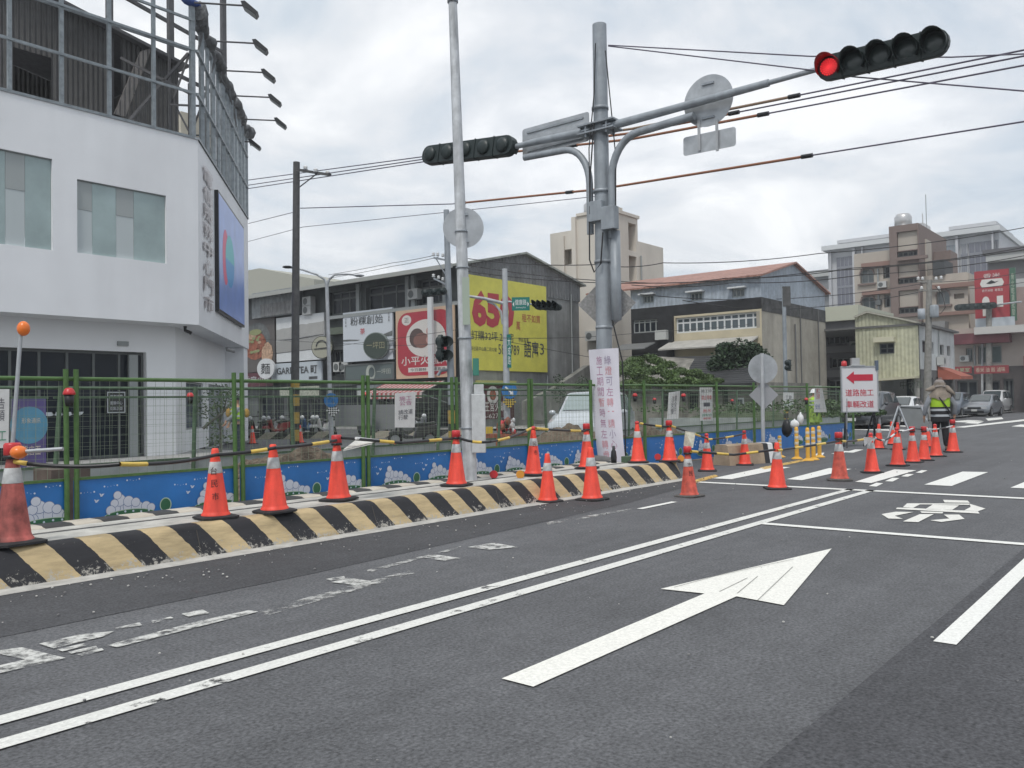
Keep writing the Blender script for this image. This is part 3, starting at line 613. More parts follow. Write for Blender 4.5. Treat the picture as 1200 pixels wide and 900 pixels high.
# notices hung on the mesh
paper = M('paper', (.66, .66, .65), .7, n=(8, .12)); red_ink = M('red_ink', (.55, .05, .06), .6); dark_ink = M('dark_ink', (.08, .08, .10), .6); violet_ink = M('violet_ink', (.42, .14, .26), .6); blue_ink = M('blue_ink', (.10, .16, .38), .6); green_ink = M('green_ink', (.05, .25, .15), .6)
def notice(quad, y, lab, rows, group='paper notices hung on the fence'):
    P = [W(u, v, y=y) for u, v in quad]; t = thing('paper_notice', lab, 'notice', P[0], group=group)
    m = MB(); m.add(P+[p+Vector((0, .006, 0)) for p in P], [(0, 1, 2, 3), (7, 6, 5, 4), (0, 4, 5, 1), (1, 5, 6, 2), (2, 6, 7, 3), (3, 7, 4, 0)]); o = m.build('sheet', paper, t, w=True)
    r = (P[1]-P[0]); wd = r.length; u_ = (P[0]-P[3]); ht = u_.length; f = Fr(P[3], r, n=(0, -1, 0), u=u_)
    m = MB()
    for mi, txt, a, b, w_, h_ in rows: m.m = mi; text_mb(m, txt, f, a*wd, b*ht, w_*wd, h_*ht, .004)
    m.build('lettering', [dark_ink, red_ink, blue_ink, green_ink, violet_ink], t, w=True)
notice([(463, 461), (487, 459), (486, 501), (463, 501)], 9.24, 'large pale notice on the mesh in front of the red striped awning', [(4, '施工\n公告', .2, .62, .6, .28), (0, '請改道\n行駛', .15, .2, .7, .3)])
notice([(784, 460), (797, 458), (795, 491), (782, 491)], 8.95, 'narrow notice with faint writing between the banner and the printed notice', [(0, '注意\n安全\n慢行', .25, .15, .5, .7)])
notice([(820, 454), (835, 454), (835, 493), (821, 493)], 8.9, 'notice with red and black print and a small vehicle picture', [(0, '施工中', .1, .84, .8, .1), (1, '禁止停車', .1, .62, .8, .14), (0, '▬', .25, .42, .5, .12), (1, '拖吊', .2, .24, .6, .1), (3, '請配合', .1, .12, .8, .08), (1, '謝謝', .2, .03, .6, .06)])
notice([(955, 452), (963, 452), (969, 483), (954, 483)], 8.6, 'tilted notice with red and blue print held against the hi-vis worker', [(1, '施工\n注意', .2, .5, .55, .4), (2, '安全', .15, .1, .7, .2)])
notice([(918, 460), (930, 460), (930, 480), (918, 480)], 12.3, 'white and green notice behind the round sign pole', [(3, '出入口', .1, .1, .8, .3), (0, '工地', .2, .55, .6, .3)])
notice([(-14, 456), (11, 456), (10, 525), (-16, 525)], 9.25, 'large white poster hung on the mesh at the left edge', [(3, '施工', .1, .1, .8, .2), (0, '公告\n事項', .1, .45, .7, .4)])
# round reflectors on the kerb
for u, v, mt_, lab in ((579, 556, capred, 'dark red round reflector on the kerb left of the banner'), (610, 556, M('amber_refl', (.62, .27, .03), .35), 'amber round reflector on the kerb left of the banner'), (771, 534, capred, 'dark red round reflector near the kerb end'), (798, 536, MATS['amber_refl'], 'amber round reflector at the kerb end'), (546, 0, None, '')):
    if mt_:
        p = G(u, v+6, .27); t = thing('kerb_reflector', lab, 'reflector', p, group='round reflectors on the kerb')
        MB().disc((0, 0, .075), (-.9, -.4, .1), .062, .02, 18).build('lens', mt_, t); MB().lathe([(.05, 0), (.05, .012), (.02, .03), (.0001, .03)], 12).build('foot', rubber, t)

# ================================================================ poles, masts and signals
polegrey = M('pole_grey', (.30, .33, .36), .5, m=.15, n=(3, .2), streak=(5, .15)); polelight = M('pole_light', (.46, .48, .50), .55, m=.1, n=(4, .2), streak=(6, .2)); signback = M('sign_back', (.42, .44, .46), .45, m=.5, n=(5, .2))
dark_conc = M('pole_concrete', (.10, .10, .10), .85, n=(5, .3)); grey_conc = M('pole_concrete_light', (.24, .235, .22), .85, n=(5, .3)); sig_dark = M('signal_housing', (.012, .022, .022), .45); cable = M('cable_black', (.02, .02, .022), .5); sig_lens = M('signal_lens_off', (.05, .065, .065), .25)
def clampring(m, c, r, ax=(0, 0, 1), th=.03): m.lathe([(r, -th), (r+.012, -th), (r+.012, th), (r, th)], 14, c, ax)
def signal(name, lab, a, b, face, n=5, lit=None, cat='traffic light', r=.15, group=None, visor=True, dp=.13):
    """row of n lamps from a (first lamp side) to b, facing direction face"""
    a = Vector(a); b = Vector(b); t = thing(name, lab, cat, (a+b)/2, group=group); d = (b-a).normalized(); Lx = (b-a).length; face = Vector(face).normalized(); face = (face-d*face.dot(d)).normalized()
    u_ = d.cross(face).normalized(); u_ = u_ if u_.z >= 0 else -u_; hw = r*1.25; p = Lx/n
    m = MB()
    pts = []
    for i in range(9): an = math.pi/2+math.pi*i/8; pts.append((hw*.9+math.cos(an)*hw*.9, math.sin(an)*hw))
    for i in range(9): an = -math.pi/2+math.pi*i/8; pts.append((Lx-hw*.9+math.cos(an)*hw*.9, math.sin(an)*hw))
    f = Fr(a, d, n=face, u=u_); m.fpoly(f, pts, -dp, 0)
    for i in range(1, n):
        x = p*i
        for s_ in (1, -1): m.fbx(f, x-.02, x+.02, s_*hw-.015, s_*hw+.015, -dp*.8, -dp*.3)
    for i in range(n):
        m.lathe([(r*.98, 0), (r*.9, .05), (r*.5, .085), (.0001, .09)], 16, f.pt(p*(i+.5), 0, -dp), -face)
        if i: m.fbx(f, p*i-.012, p*i+.012, -hw-.012, hw+.012, -dp-.02, .012)
    m.build('housing', sig_dark, t, w=True, bevel=.01)
    for i in range(n):
        c = f.pt(p*(i+.5), 0, 0); lit_ = lit == i
        MB().lathe([(.0001, .02), (r*.55, .014), (r*.82, .004), (r*.86, 0)], 20, c, face).build('lens', M('lens_red_dark', (.16, .005, .008), .3) if lit_ else sig_lens, t, w=True)
        if lit_:
            m = MB()
            for k in range(1, 5):
                for j in range(3+k*4):
                    an = 2*math.pi*j/(3+k*4)+k*.3; q0, q1 = r*(.20*k-.11), r*(.20*k+.0); m.bar(f.pt(p*(i+.5)+math.cos(an)*q0, math.sin(an)*q0, .024), f.pt(p*(i+.5)+math.cos(an)*q1, math.sin(an)*q1, .024), .009, .006)
            m.build('led_dots', M('led_red', (.9, .05, .05), .4, emit=((1, .04, .05), 2.2)), t, w=True)
        if visor:
            m = MB(); k = 16; rr = r*1.12; rows = []
            for j in range(k+1):
                an = math.radians(-42)+math.radians(264)*j/k; depth = .13+.17*max(0, math.sin(an)); 
                for rad, dd in ((rr, 0), (rr, depth), (rr-.008, depth), (rr-.008, 0)): rows.append(f.pt(p*(i+.5)+math.cos(an)*rad, math.sin(an)*rad, dd))
            m.smooth = True; m.add(rows, [(4*j+q, 4*j+(q+1) % 4, 4*j+4+(q+1) % 4, 4*j+4+q) for j in range(k) for q in range(4)])
            m.build('visor', M('visor_red_glow', (.30, .01, .012), .35) if lit_ else sig_dark, t, w=True)  # red glow of the lit lamp is put into its visor's colour
    return t
# --- main mast with two curved bracket arms
B = Vector((14.16, 9.17, .27)); mast = thing('signal_mast', 'thick grey signal mast with two long arms rising behind the paper banner', 'signal mast', B)
MB().tube([B, B+Vector((.03, 0, 3.2)), B+Vector((.06, 0, 8.64))], [.165, .155, .14], 20).build('pole', polegrey, mast, w=True)
m = MB()
for z in (1.0, 2.6, 3.9, 5.3, 6.95): clampring(m, B+Vector((.03, 0, z)), .158)
m.build('pole_band', polegrey, mast, w=True)
ax = 14.16; A0 = W(715, 148, x=ax); A1 = W(945, 88, x=ax-.05); A1.z = A0.z; A2 = W(972, 79, x=ax-.1)
arm_end = Vector((ax, 4.9, A0.z+.06)); m = MB()
m.tube([B+Vector((0, -.1, A0.z-.27)), Vector((ax, 7.6, A0.z+.02)), Vector((ax, 5.7, A0.z+.05)), ], [.085, .075, .065], 14)
m.tube([Vector((ax, 5.75, A0.z+.05)), Vector((ax, 4.75, A0.z+.065))], [.045, .042], 12)
m.build('right_arm', polegrey, mast, w=True)
m = MB(); zt = A0.z
def brace(s_, y_end, zb):
    pts = [Vector((ax, B.y+s_*.26, zb))]
    for i in range(9):
        an = math.pi*.5*i/8; pts.append(Vector((ax-.0, B.y+s_*(.26+.62*(1-math.cos(an))), zt-1.05+.80*math.sin(an))))
    pts.append(Vector((ax, B.y+s_*y_end, zt-.20))); return pts
MB().tube(brace(-1, 2.05, 4.6), .075, 12).build('brace', polegrey, mast, w=True)
MB().tube(brace(1, 1.9, 4.75), .07, 12).build('brace', polegrey, mast, w=True)
MB().tube([B+Vector((0, .1, zt-.27)), Vector((ax, 10.6, zt+.07)), Vector((ax, 11.6, zt+.09)), Vector((ax, 13.2, zt+.12))], [.085, .075, .045, .04], 14).build('left_arm', polegrey, mast, w=True)
m = MB()
m.bx(ax-.19, ax+.19, B.y-.42, B.y+.42, zt-.08, zt-.05); m.bx(ax-.19, ax+.19, B.y-.42, B.y+.42, zt+.08, zt+.11)
for s_ in (-1, 1):
    m.bx(ax-.15, ax+.15, B.y+s_*.24-.02, B.y+s_*.24+.02, zt-.14, zt+.14)
    for dx in (-.13, .13): m.tube([(ax+dx, B.y+s_*.16, zt), (ax+dx, B.y+s_*.34, zt)], .02, 6)
m.build('flange', polegrey, mast, w=True)
MB().bx(ax-.21, ax-.02, B.y-.42, B.y-.12, 4.75, 5.2).bx(ax-.2, ax+.05, B.y-.13, B.y+.2, 4.95, 5.35).build('junction_box', polegrey, mast, w=True, bevel=.01)
MB().lathe([(.0001, 4.72), (.10, 4.74), (.10, 3.0), (.0001, 2.95)], 14, (ax+.02, B.y-.30, 0)).build('cable_housing', polegrey, mast, w=True)
m = MB(); m.tube([(ax-.17, B.y+.02, 6.9), (ax-.18, B.y+.12, 5.9), (ax-.18, B.y+.16, 5.0), (ax-.2, B.y+.16, 4.2), (ax-.2, B.y+.06, 3.95), (ax-.2, B.y-.1, 4.1), (ax-.2, B.y-.16, 4.7)], .016, 6)
m.tube([(ax-.17, B.y-.05, 8.45), (ax-.17, B.y+.0, 7.5), (ax-.18, B.y+.14, 6.4), (ax-.19, B.y+.14, 5.1)], .013, 6); m.tube([(ax-.05, B.y-.2, 8.3), (ax-.05, B.y-.3, 7.2), (ax, B.y-.36, 6.2), (ax, B.y-.34, 5.2)], .013, 6)
m.tube([(ax-.05, B.y-.24, 3.0), (ax, B.y-.42, 2.2), (ax, B.y-.46, 1.0), (ax, B.y-.45, .3)], .016, 6)
m.build('cable', cable, mast, w=True)
MB().lathe([(.42, 0), (.42, .07), (.34, .10), (.0001, .10)], 20, B).build('base_plinth', conc_dark, mast, w=True)
# signals on the arms
sR0 = W(957, 82, x=ax-.10); sR1 = W(1112, 46, x=ax-.10); dz = (sR1-sR0)
sR0.z = sR0.z; t = signal('traffic_light', 'five lamp traffic light on the right arm with its first lamp glowing red', sR0, sR1, (-1, -.03, -.10), 5, 0, r=.165)
s0 = W(503, 183, x=ax+.05); s1 = W(607, 169, x=ax+.05); sv = s1-s0
t = signal('traffic_light', 'dark traffic light seen from behind on the left arm, crossed by the lamp pole', s0+Vector((-.05, 0, -.05)), s1+Vector((0, 0, -.05)), (.9, .35, -.05), 5, None, r=.17, visor=True, dp=.2)
# signs seen from behind
def back_sign(lab, shape, c, face, wd, ht, cat='road sign', brackets=True, corner=.05, par=None, name='road_sign', tilt=0, mt_=None):
    face = Vector(face).normalized(); r_ = Vector((0, 0, 1)).cross(face).normalized(); u_ = face.cross(r_)
    ct, st = math.cos(tilt), math.sin(tilt); r2 = r_*ct+u_*st; u2 = u_*ct-r_*st
    t = thing(name, lab, cat, c); f = Fr(c, r2, n=face, u=u2); m = MB()
    if shape == 'disc': pts = [(wd/2*math.cos(2*math.pi*i/40), ht/2*math.sin(2*math.pi*i/40)) for i in range(40)]
    elif shape == 'diamond': pts = [(wd/2, 0), (0, ht/2), (-wd/2, 0), (0, -ht/2)]
    else:
        k = corner; pts = []
        for cx, cy, a0 in ((wd/2-k, ht/2-k, 0), (-wd/2+k, ht/2-k, 90), (-wd/2+k, -ht/2+k, 180), (wd/2-k, -ht/2+k, 270)):
            for i in range(5): an = R_(a0+22.5*i); pts.append((cx+k*math.cos(an), cy+k*math.sin(an)))
    m.fpoly(f, pts, -.003, .003); m.build('plate', mt_ or signback, t, w=True)
    if brackets:
        m = MB()
        for b_ in (-.33, .33): m.fbx(f, -wd*.12, wd*.12, ht*b_-.02, ht*b_+.02, -.035, -.004) if shape != 'panel' else m.fbx(f, -wd*.42, wd*.42, ht*b_-.02, ht*b_+.02, -.03, -.004)
        m.build('bracket', polegrey, t, w=True)
    return t
c = W(830, 118, x=ax+.16); back_sign('round sign seen from behind hung under the right arm of the thick mast', 'disc', c, (1, .04, -.03), .96, .96)
c = W(831, 166, x=ax+.16); t = back_sign('small blank rectangular plate hanging below the round sign on the mast arm', 'panel', c, (1, .04, -.03), 1.02, .35, tilt=0, brackets=False)
m = MB(); 
for u in (819, 840): q = W(u, 150, x=ax+.13); m.bx(q.x-.01, q.x+.012, q.y-.025, q.y+.025, q.z-.42, q.z+.15)
m.build('hanger', polelight, t, w=True)
pp = [W(612, 146, x=ax+.2), W(690, 132, x=ax+.2), W(692, 170, x=ax+.2), W(612, 184, x=ax+.2)]; c = sum(pp, Vector())/4
back_sign('long pale rectangular sign seen from behind on the left arm beside the mast', 'panel', c, (1, 0, 0), (pp[0]-pp[1]).length, .60, corner=.06)
c = W(711, 356, x=ax+.23); back_sign('grey diamond sign seen from behind on the thick mast above the banner', 'diamond', c, (1, .5, 0), 1.16, 1.16, brackets=False, mt_=M('sign_back_worn', (.27, .27, .27), .7, n=(22, .35)))
# --- paper banner
f = Fr(W(690, 541, x=13.93), (.10, -1, 0)); n_ = 14
bw, bh = .68, 2.24; m = MB(); m.smooth = True; rows = []
def bpt(a, b, c=0):
    sl_ = -.26*(1-b/bh); bulge = .03*math.sin(math.pi*a/bw)+.05*math.cos(math.pi*a/bw-math.pi/2)*0; ww = .018*math.sin(b*5.2)*math.sin(a*7)+.02*math.sin(b*2.3+1)
    aa = a*(1-.10*(b/bh))*1.02
    return f.pt(aa-sl_+.0, b, bulge+ww+c)
base_ = W(702, 541, x=13.93); f = Fr(base_, (.04, -1, 0)); topc = W(690, 410, x=13.93)
bh = topc.z-base_.z; tshift = (topc-base_).dot(f.r)
def bpt(a, b, c=0):
    k = b/bh; ww = .014*math.sin(b*5.2)*math.sin(a*7)+.018*math.sin(b*2.3+1); wdt = .60+.08*k*0+.06*k
    s_ = tshift*(1-(1-k)**1.6)
    return f.pt(s_+a*wdt, b, .05*math.sin(math.pi*a)+ww+c)
nx, ny = 14, 40
for j in range(ny+1):
    for i in range(nx+1): rows.append(bpt(i/nx, bh*j/ny))
for j in range(ny+1):
    for i in range(nx+1): rows.append(bpt(i/nx, bh*j/ny, -.004))
q = (nx+1)*(ny+1)
m.add(rows, [(j*(nx+1)+i, j*(nx+1)+i+1, (j+1)*(nx+1)+i+1, (j+1)*(nx+1)+i) for j in range(ny) for i in range(nx)]+[(q+j*(nx+1)+i, q+(j+1)*(nx+1)+i, q+(j+1)*(nx+1)+i+1, q+j*(nx+1)+i+1) for j in range(ny) for i in range(nx)])
t = thing('paper_banner', 'tall white paper banner with two columns of writing tied to the thick mast', 'banner', base_); m.build('sheet', M('banner_paper', (.66, .65, .72), .6, n=(3, .06)), t, w=True)
class BF:
    def pt(s, a, b, c=0): return bpt(a, b, c+.004)
m = MB(); bf = BF()
for col, x0, txt in ((0, .27, '施工期間暫時無左轉燈'), (1, .57, '綠燈可左轉︱請小心。')):
    for i, ch in enumerate(txt):
        st = .205; y = bh-.10-(i+1)*st*.99; m.m = 0 if (ch in '暫轉燈請' and i > 3) else 1 if ch in '施工期間時無左心' else 2 if ch in '綠可小' else 0
        if ch == '︱': text_mb(m, '一', bf, x0+.02, y+.1, .2, .018, 0); continue
        if ch == '。': text_mb(m, ch, bf, x0+.06, y+.08, .07, .05, 0); continue
        text_mb(m, ch, bf, x0, y, .215, .165, 0)
m.build('lettering', [M('banner_red', (.60, .28, .32), .6), M('banner_violet', (.42, .22, .34), .6), M('banner_blue', (.36, .30, .42), .6)], t, w=True)
p = G(716, 543, .27); m = MB().lathe([(.0001, 0), (.05, 0), (.055, .1), (.045, .2), (.025, .24), (.025, .3), (.0001, .31)], 12, p-fh*.45-Vector((0, 0, -.04))); tag(m.build('bottle', black), 'small black bottle standing at the foot of the banner', 'bottle')
p = G(738, 543, .27); tag(MB().bx(p.x-.1, p.x+.1, p.y-.12, p.y+.12, .27, .40).build('green_box', green_old), 'small dull green box on the kerb right of the banner', 'box')
# --- tall leaning lamp pole
b_ = Vector((9.35, 8.42, .27)); tp = W(529, -40, y=8.75); t = thing('lamp_pole', 'tall pale grey steel lamp pole leaning slightly, standing on the kerb', 'lamp post', b_)
MB().tube([b_, b_.lerp(tp, .3), tp], [.105, .09, .062], 16).build('pole', M('pole_white', (.50, .52, .54), .55, m=.1, n=(6, .25), streak=(7, .3)), t, w=True)
m = MB()
for v in (13,): clampring(m, b_.lerp(tp, .93), .07)
for k in (.10, .27, .405, .475): clampring(m, b_.lerp(tp, k), .104-.034*k, th=.012)
m.build('pole_band', polegrey, t, w=True)
d_ = rt*1
m = MB(); q = b_+rt*.10-fh*.04; f = Fr(q, rt, n=-fh); m.fbx(f, -.06, .14, .42, 1.28, -.10, .07); m.build('service_box', M('service_box', (.52, .54, .55), .5, n=(8, .2)), t, w=True, bevel=.01)
m = MB(); m.fbx(f, -.03, .055, 1.55, 1.80, -.06, .09); m.build('number_plate', M('plate_green', (.04, .20, .15), .5), t, w=True)
m = MB(); f2 = Fr(b_+Vector((0.03, .02, 0)), rt, n=-fh); m.fbx(f2, -.075, .03, 2.30, 3.0, .082, .088); m.build('sticker', M('sticker_green', (.34, .40, .33), .5), t, w=True)
m = MB().fbx(f, -.02, .12, 1.28, 1.42, -.08, .03); m.build('small_box', MATS['service_box'], t, w=True, bevel=.008)
c = W(543, 267, y=8.35); c = W(543, 267, D=(b_-O).dot(fw)+.22); back_sign('round grey sign seen from behind on the tall leaning lamp pole', 'disc', c, fh+Vector((0, .12, 0)), .61, .61)
# --- utility poles
black_diag = stripe_mat('pole_stripes', .62, 0, (.42, .28, .06), (.03, .03, .03), axis='Z', duty=.36)
def pole_thing(lab, u, v0, v1, D, r0, r1, mt_, cat='utility pole', stripe=None, name='utility_pole', arms=True):
    tp = W(u if not isinstance(u, tuple) else u[0], v1, D=D); bt = Vector((W(u if not isinstance(u, tuple) else u[1], 480, D=D).x, W(u if not isinstance(u, tuple) else u[1], 480, D=D).y, 0)); t = thing(name, lab, cat, bt)
    MB().tube([bt, tp], [r0, r1], 14).build('pole', mt_, t, w=True)
    if stripe: MB().tube([bt, bt.lerp(tp, stripe)], [r0+.01, r0+(r1-r0)*stripe+.01], 14).build('striped_sleeve', black_diag, t, w=True)
    return t, bt, tp
t, bt, tp = pole_thing('dark concrete utility pole with one insulator cross arm and a yellow striped foot', (347.5, 345), 0, 190, 30, .15, .115, dark_conc, stripe=.235)
a, b_ = W(349, 199, D=29.8), W(387, 205, D=28.6); m = MB().bar(a, b_, .09); m.bar(W(350, 220, D=29.8), W(372, 203, D=29.1), .03); m.build('cross_arm', MATS['pole_concrete'], t, w=True)
for u, v in ((358, 199), (370, 202), (384, 205)):
    q = W(u, v, D=29); MB().lathe([(.03, 0), (.09, .02), (.05, .06), (.085, .09), (.05, .13), (.0001, .15)], 10, q).build('insulator', white_pl, t, w=True)
UP = tp
# double street light
D = 36; t, bt, tp = pole_thing('slim grey street light with two curved arms in front of the shops', (383, 388), 0, 335, D, .10, .07, polelight, name='street_lamp', cat='street lamp')
for s_, (ue, ve) in ((0, (337, 313)), (1, (421, 323))):
    e = W(ue, ve, D=D); k = tp; mid = W(372 if s_ == 0 else 392, 322, D=D); MB().tube([k, W(381 if s_ == 0 else 385.5, 328, D=D), mid, e.lerp(mid, .5)+Vector((0, 0, .05)), e], [.06, .05, .045, .04, .035], 8).build('arm', polelight, t, w=True)
    MB().ball(e, .16, 10, (1.4, 1.4, .35)).build('lamp_head', black if s_ == 0 else polelight, t, w=True)
m = MB().disc(W(388, 469, D=D-.2), -fh, .30, .02, 20); t = tag(m.build('road_sign', M('sign_blue', (.02, .16, .42), .4)), 'small round blue arrow sign on the street light by the tea shop', 'road sign')
chk = M('checker_yellow', (.6, .42, .06), .5)
def arrow_disc_extra(u, v, D, rr):
    f = Fr(W(u, v, D=D), rt, n=-fh); m = MB(); m.fpoly(f, [(-rr*.6, rr*.45), (-rr*.45, rr*.6), (rr*.3, -rr*.15), (rr*.45, 0), (rr*.5, -rr*.5), (0, -rr*.45), (rr*.15, -rr*.3)], .012, .02); return m
arrow_disc_extra(388, 469, D-.2, .3).build('arrow_mark', white_pl, t)
def checker(u, v, D, s_, lab, ca):
    f = Fr(W(u, v, D=D), rt+Vector((0, 0, 0)), n=-fh); t = thing('checkered_plate', lab, 'road sign', f.o); m = MB(); n_ = 6
    r2 = Fr(f.o, (rt+Vector((0, 0, 1))).normalized(), n=-fh, u=(-rt+Vector((0, 0, 1))).normalized())
    m.fbx(r2, -s_, s_, -s_, s_, -.01, 0); m.build('plate', black, t, w=True); m = MB()
    for i in range(n_):
        for j in range(n_):
            if (i+j) % 2: m.fbx(r2, -s_+2*s_*i/n_, -s_+2*s_*(i+1)/n_, -s_+2*s_*j/n_, -s_+2*s_*(j+1)/n_, .002, .006)
    m.build('checks', ca, t, w=True)
checker(390, 481, D-.2, .20, 'black and white checkered diamond under the small blue sign', white_pl)
# inner signal post near the fence
D = 26; t, bt, tp = pole_thing('grey post with insulators and a yellow striped foot left of the leaning lamp pole', (523, 530), 0, 246, D, .12, .085, polegrey, name='signal_post', cat='post', stripe=.19)
m = MB(); m.bar(W(508, 302, D=D), W(524, 305, D=D), .05); m.bar(W(508, 326, D=D), W(524, 334, D=D), .05); m.bar(W(511, 303, D=D), W(524, 325, D=D), .035); m.build('bracket_arm', polegrey, t, w=True)
for u, v in ((508, 300), (513, 300), (519, 301), (508, 325), (514, 327), (519, 329)): MB().lathe([(.03, 0), (.06, .02), (.03, .06), (.055, .09), (.0001, .11)], 8, W(u, v, D=D)).build('insulator', white_pl, t, w=True)
a, b_ = W(495, 345, D=D), W(522, 342, D=D)
MB().tube([W(513, 440, D=D), W(517, 434, D=D), W(528, 433, D=D)], .05, 8).build('hook_arm', polegrey, t, w=True)
signal('traffic_light', 'dark horizontal signal left of the leaning lamp pole above the red shop sign', W(494, 344, D=D-.2), W(524, 341, D=D-.2), (.5, .8, 0), 3, None, r=.085, dp=.16)
signal('pedestrian_light', 'small two lamp signal on the post in front of the red shop sign', W(518.5, 424, D=D-.3), W(518.5, 392, D=D-.3), (.55, -1, 0), 2, None, r=.15, cat='traffic light', dp=.12)
# green street sign mast
D = 27; t, bt, tp = pole_thing('pale mast carrying green street name signs in front of the yellow billboard', (591.5, 594), 0, 315, D, .115, .085, polelight, name='signal_mast', cat='signal mast')
bt2 = bt; MB().tube([W(545, 346.5, D=D-.2), W(568, 350, D=D-.1), W(592, 356, D=D)], [.04, .05, .055], 8).build('arm', polelight, t, w=True)
MB().tube([W(571, 353, D=D), W(580, 357, D=D), W(587, 365, D=D), W(589, 380, D=D)], .035, 8).build('brace', polelight, t, w=True); MB().tube([W(592, 353, D=D), W(628, 357, D=D)], .03, 8).build('arm', polelight, t, w=True)
sgreen = M('street_green', (.01, .17, .14), .4)
f = Fr(W(600, 364, D=D-.12), rt, n=-fh, u=(0, 0, 1)); wd, ht = .56, .42; t = thing('street_sign', 'green street name sign with white characters left of the distant five lamp signal', 'street sign', f.o)
MB().fbx(f, 0, wd, 0, ht, -.02, 0).build('plate', sgreen, t, w=True); m = MB(); text_mb(m, '健康路', f, .1, .17, wd-.2, .18, .004); text_mb(m, 'Jiankang Rd.', f, .12, .06, wd-.24, .06, .004); m.fpoly(f, [(.02, .2), (.07, .28), (.07, .12)], .004); m.fpoly(f, [(wd-.02, .2), (wd-.07, .28), (wd-.07, .12)], .004); m.build('lettering', white_pl, t, w=True)
f = Fr(W(594.5, 431, D=D-.15), rt, n=-fh); wd, ht = .13, 1.05; t = thing('street_sign', 'narrow vertical green street name sign on the pale mast', 'street sign', f.o)
MB().fbx(f, 0, wd, 0, ht, -.02, 0).build('plate', sgreen, t, w=True); m = MB(); text_mb(m, '大\n成\n路', f, .02, .1, .09, .85, .004); m.build('lettering', white_pl, t, w=True)
signal('traffic_light', 'distant five lamp signal facing right in front of the grey gable wall', W(626, 358, D=D), W(656, 359, D=D-.6), (-.4, -1, 0), 5, None, r=.085, dp=.12)
m = MB().disc(W(597, 458, D=D-.25), -fh, .25, .02, 22); t = tag(m.build('road_sign', MATS['sign_blue']), 'round blue sign with white arrow low on the pale mast', 'road sign'); arrow_disc_extra(597, 458, D-.27, .24).build('arrow_mark', white_pl, t)
checker(597, 471, D-.25, .15, 'yellow and black checkered diamond low on the pale mast', chk)
# far poles to the right
D = 36; t, bt, tp = pole_thing('slim grey post with a box on top in front of the concrete wall', (918.5, 921), 0, 338, D, .09, .08, polegrey, name='signal_post', cat='post', stripe=.16)
f = Fr(W(918, 362, D=D-.1), rt, n=-fh); MB().fbx(f, 0, .32, .1, .95, -.1, .0).build('top_box', dark_conc, t, w=True)
signal('pedestrian_light', 'small dark signal high on the slim post by the concrete house wall', W(924, 434, D=D), W(924, 422, D=D), (1, -.4, 0), 2, None, r=.12, dp=.12)
D = 50; t, bt, tp = pole_thing('old grey concrete pole with cross arms and a transformer beside the white house', (1089, 1086), 0, 328, D, .24, .15, grey_conc)
m = MB(); m.bar(W(1075, 330, D=D), W(1104, 330, D=D), .10); m.bar(W(1077, 340, D=D), W(1102, 341, D=D), .10); m.build('cross_arm', grey_conc, t, w=True)
for u, v in ((1076, 328), (1081, 328), (1097, 328), (1103, 327), (1080, 339), (1100, 339)): MB().lathe([(.05, 0), (.10, .03), (.06, .1), (.09, .14), (.0001, .2)], 8, W(u, v, D=D)).build('insulator', white_pl, t, w=True)
MB().lathe([(.0001, 0), (.22, 0), (.24, .1), (.24, .65), (.2, .72), (.0001, .75)], 14, W(1095, 372, D=D-.3)).build('transformer', polegrey, t, w=True); MB().lathe([(.0001, 0), (.20, 0), (.2, .6), (.0001, .62)], 14, W(1080, 374, D=D-.3)).build('transformer', M('transformer_light', (.35, .38, .42), .6), t, w=True)
MB().tube([W(1096, 335, D=D-.3), W(1104, 345, D=D-.3), W(1108, 360, D=D-.3), W(1102, 368, D=D-.3), W(1095, 366, D=D-.3)], .02, 6).build('cable', cable, t, w=True)
D = 72; t, bt, tp = pole_thing('thick grey pole carrying the long dark signal at the right edge', (1159, 1159), 0, 355, D, .28, .22, grey_conc, name='signal_mast', cat='signal mast')
MB().tube([W(1165, 357.5, D=D), W(1197, 353.5, D=D-3)], .075, 8).build('arm', polelight, t, w=True)
MB().tube([W(1151, 400, D=D+1), Vector((W(1151, 470, D=D+1).x, W(1151, 470, D=D+1).y, 0))], .10, 8).build('side_post', polelight, t, w=True)
signal('traffic_light', 'long dark five lamp signal in front of the red billboard at the right edge', W(1118, 361, D=D-.4), W(1166, 358, D=D-.4), (1, 0, 0), 5, None, r=.21, dp=.3)
# round sign post by the fence
D = 22; b_ = Vector((20.6, 9.05, 0)); b_ = W(895, 555, D=19.5); b_.z = 0; tp = W(893, 414, D=19.5); t = thing('sign_post', 'grey sign post with round sign back over a small diamond plate by the fence end', 'sign post', b_)
MB().tube([b_, tp], .045, 10).build('post', polelight, t, w=True); m = MB(); 
m = MB(); f = Fr(W(894, 432, D=19.7), rt, n=-fh); pts = [(.34*math.cos(2*math.pi*i/36), .34*math.sin(2*math.pi*i/36)) for i in range(36)]; m.fpoly(f, pts, -.006, 0); m.build('round_plate', signback, t, w=True)
m = MB(); f = Fr(W(895, 463, D=19.75), rt, n=-fh); m.fpoly(f, [(.34, 0), (0, .34), (-.34, 0), (0, -.34)], -.006, 0); m.build('diamond_plate', M('sign_back_dull', (.30, .31, .33), .6), t, w=True)
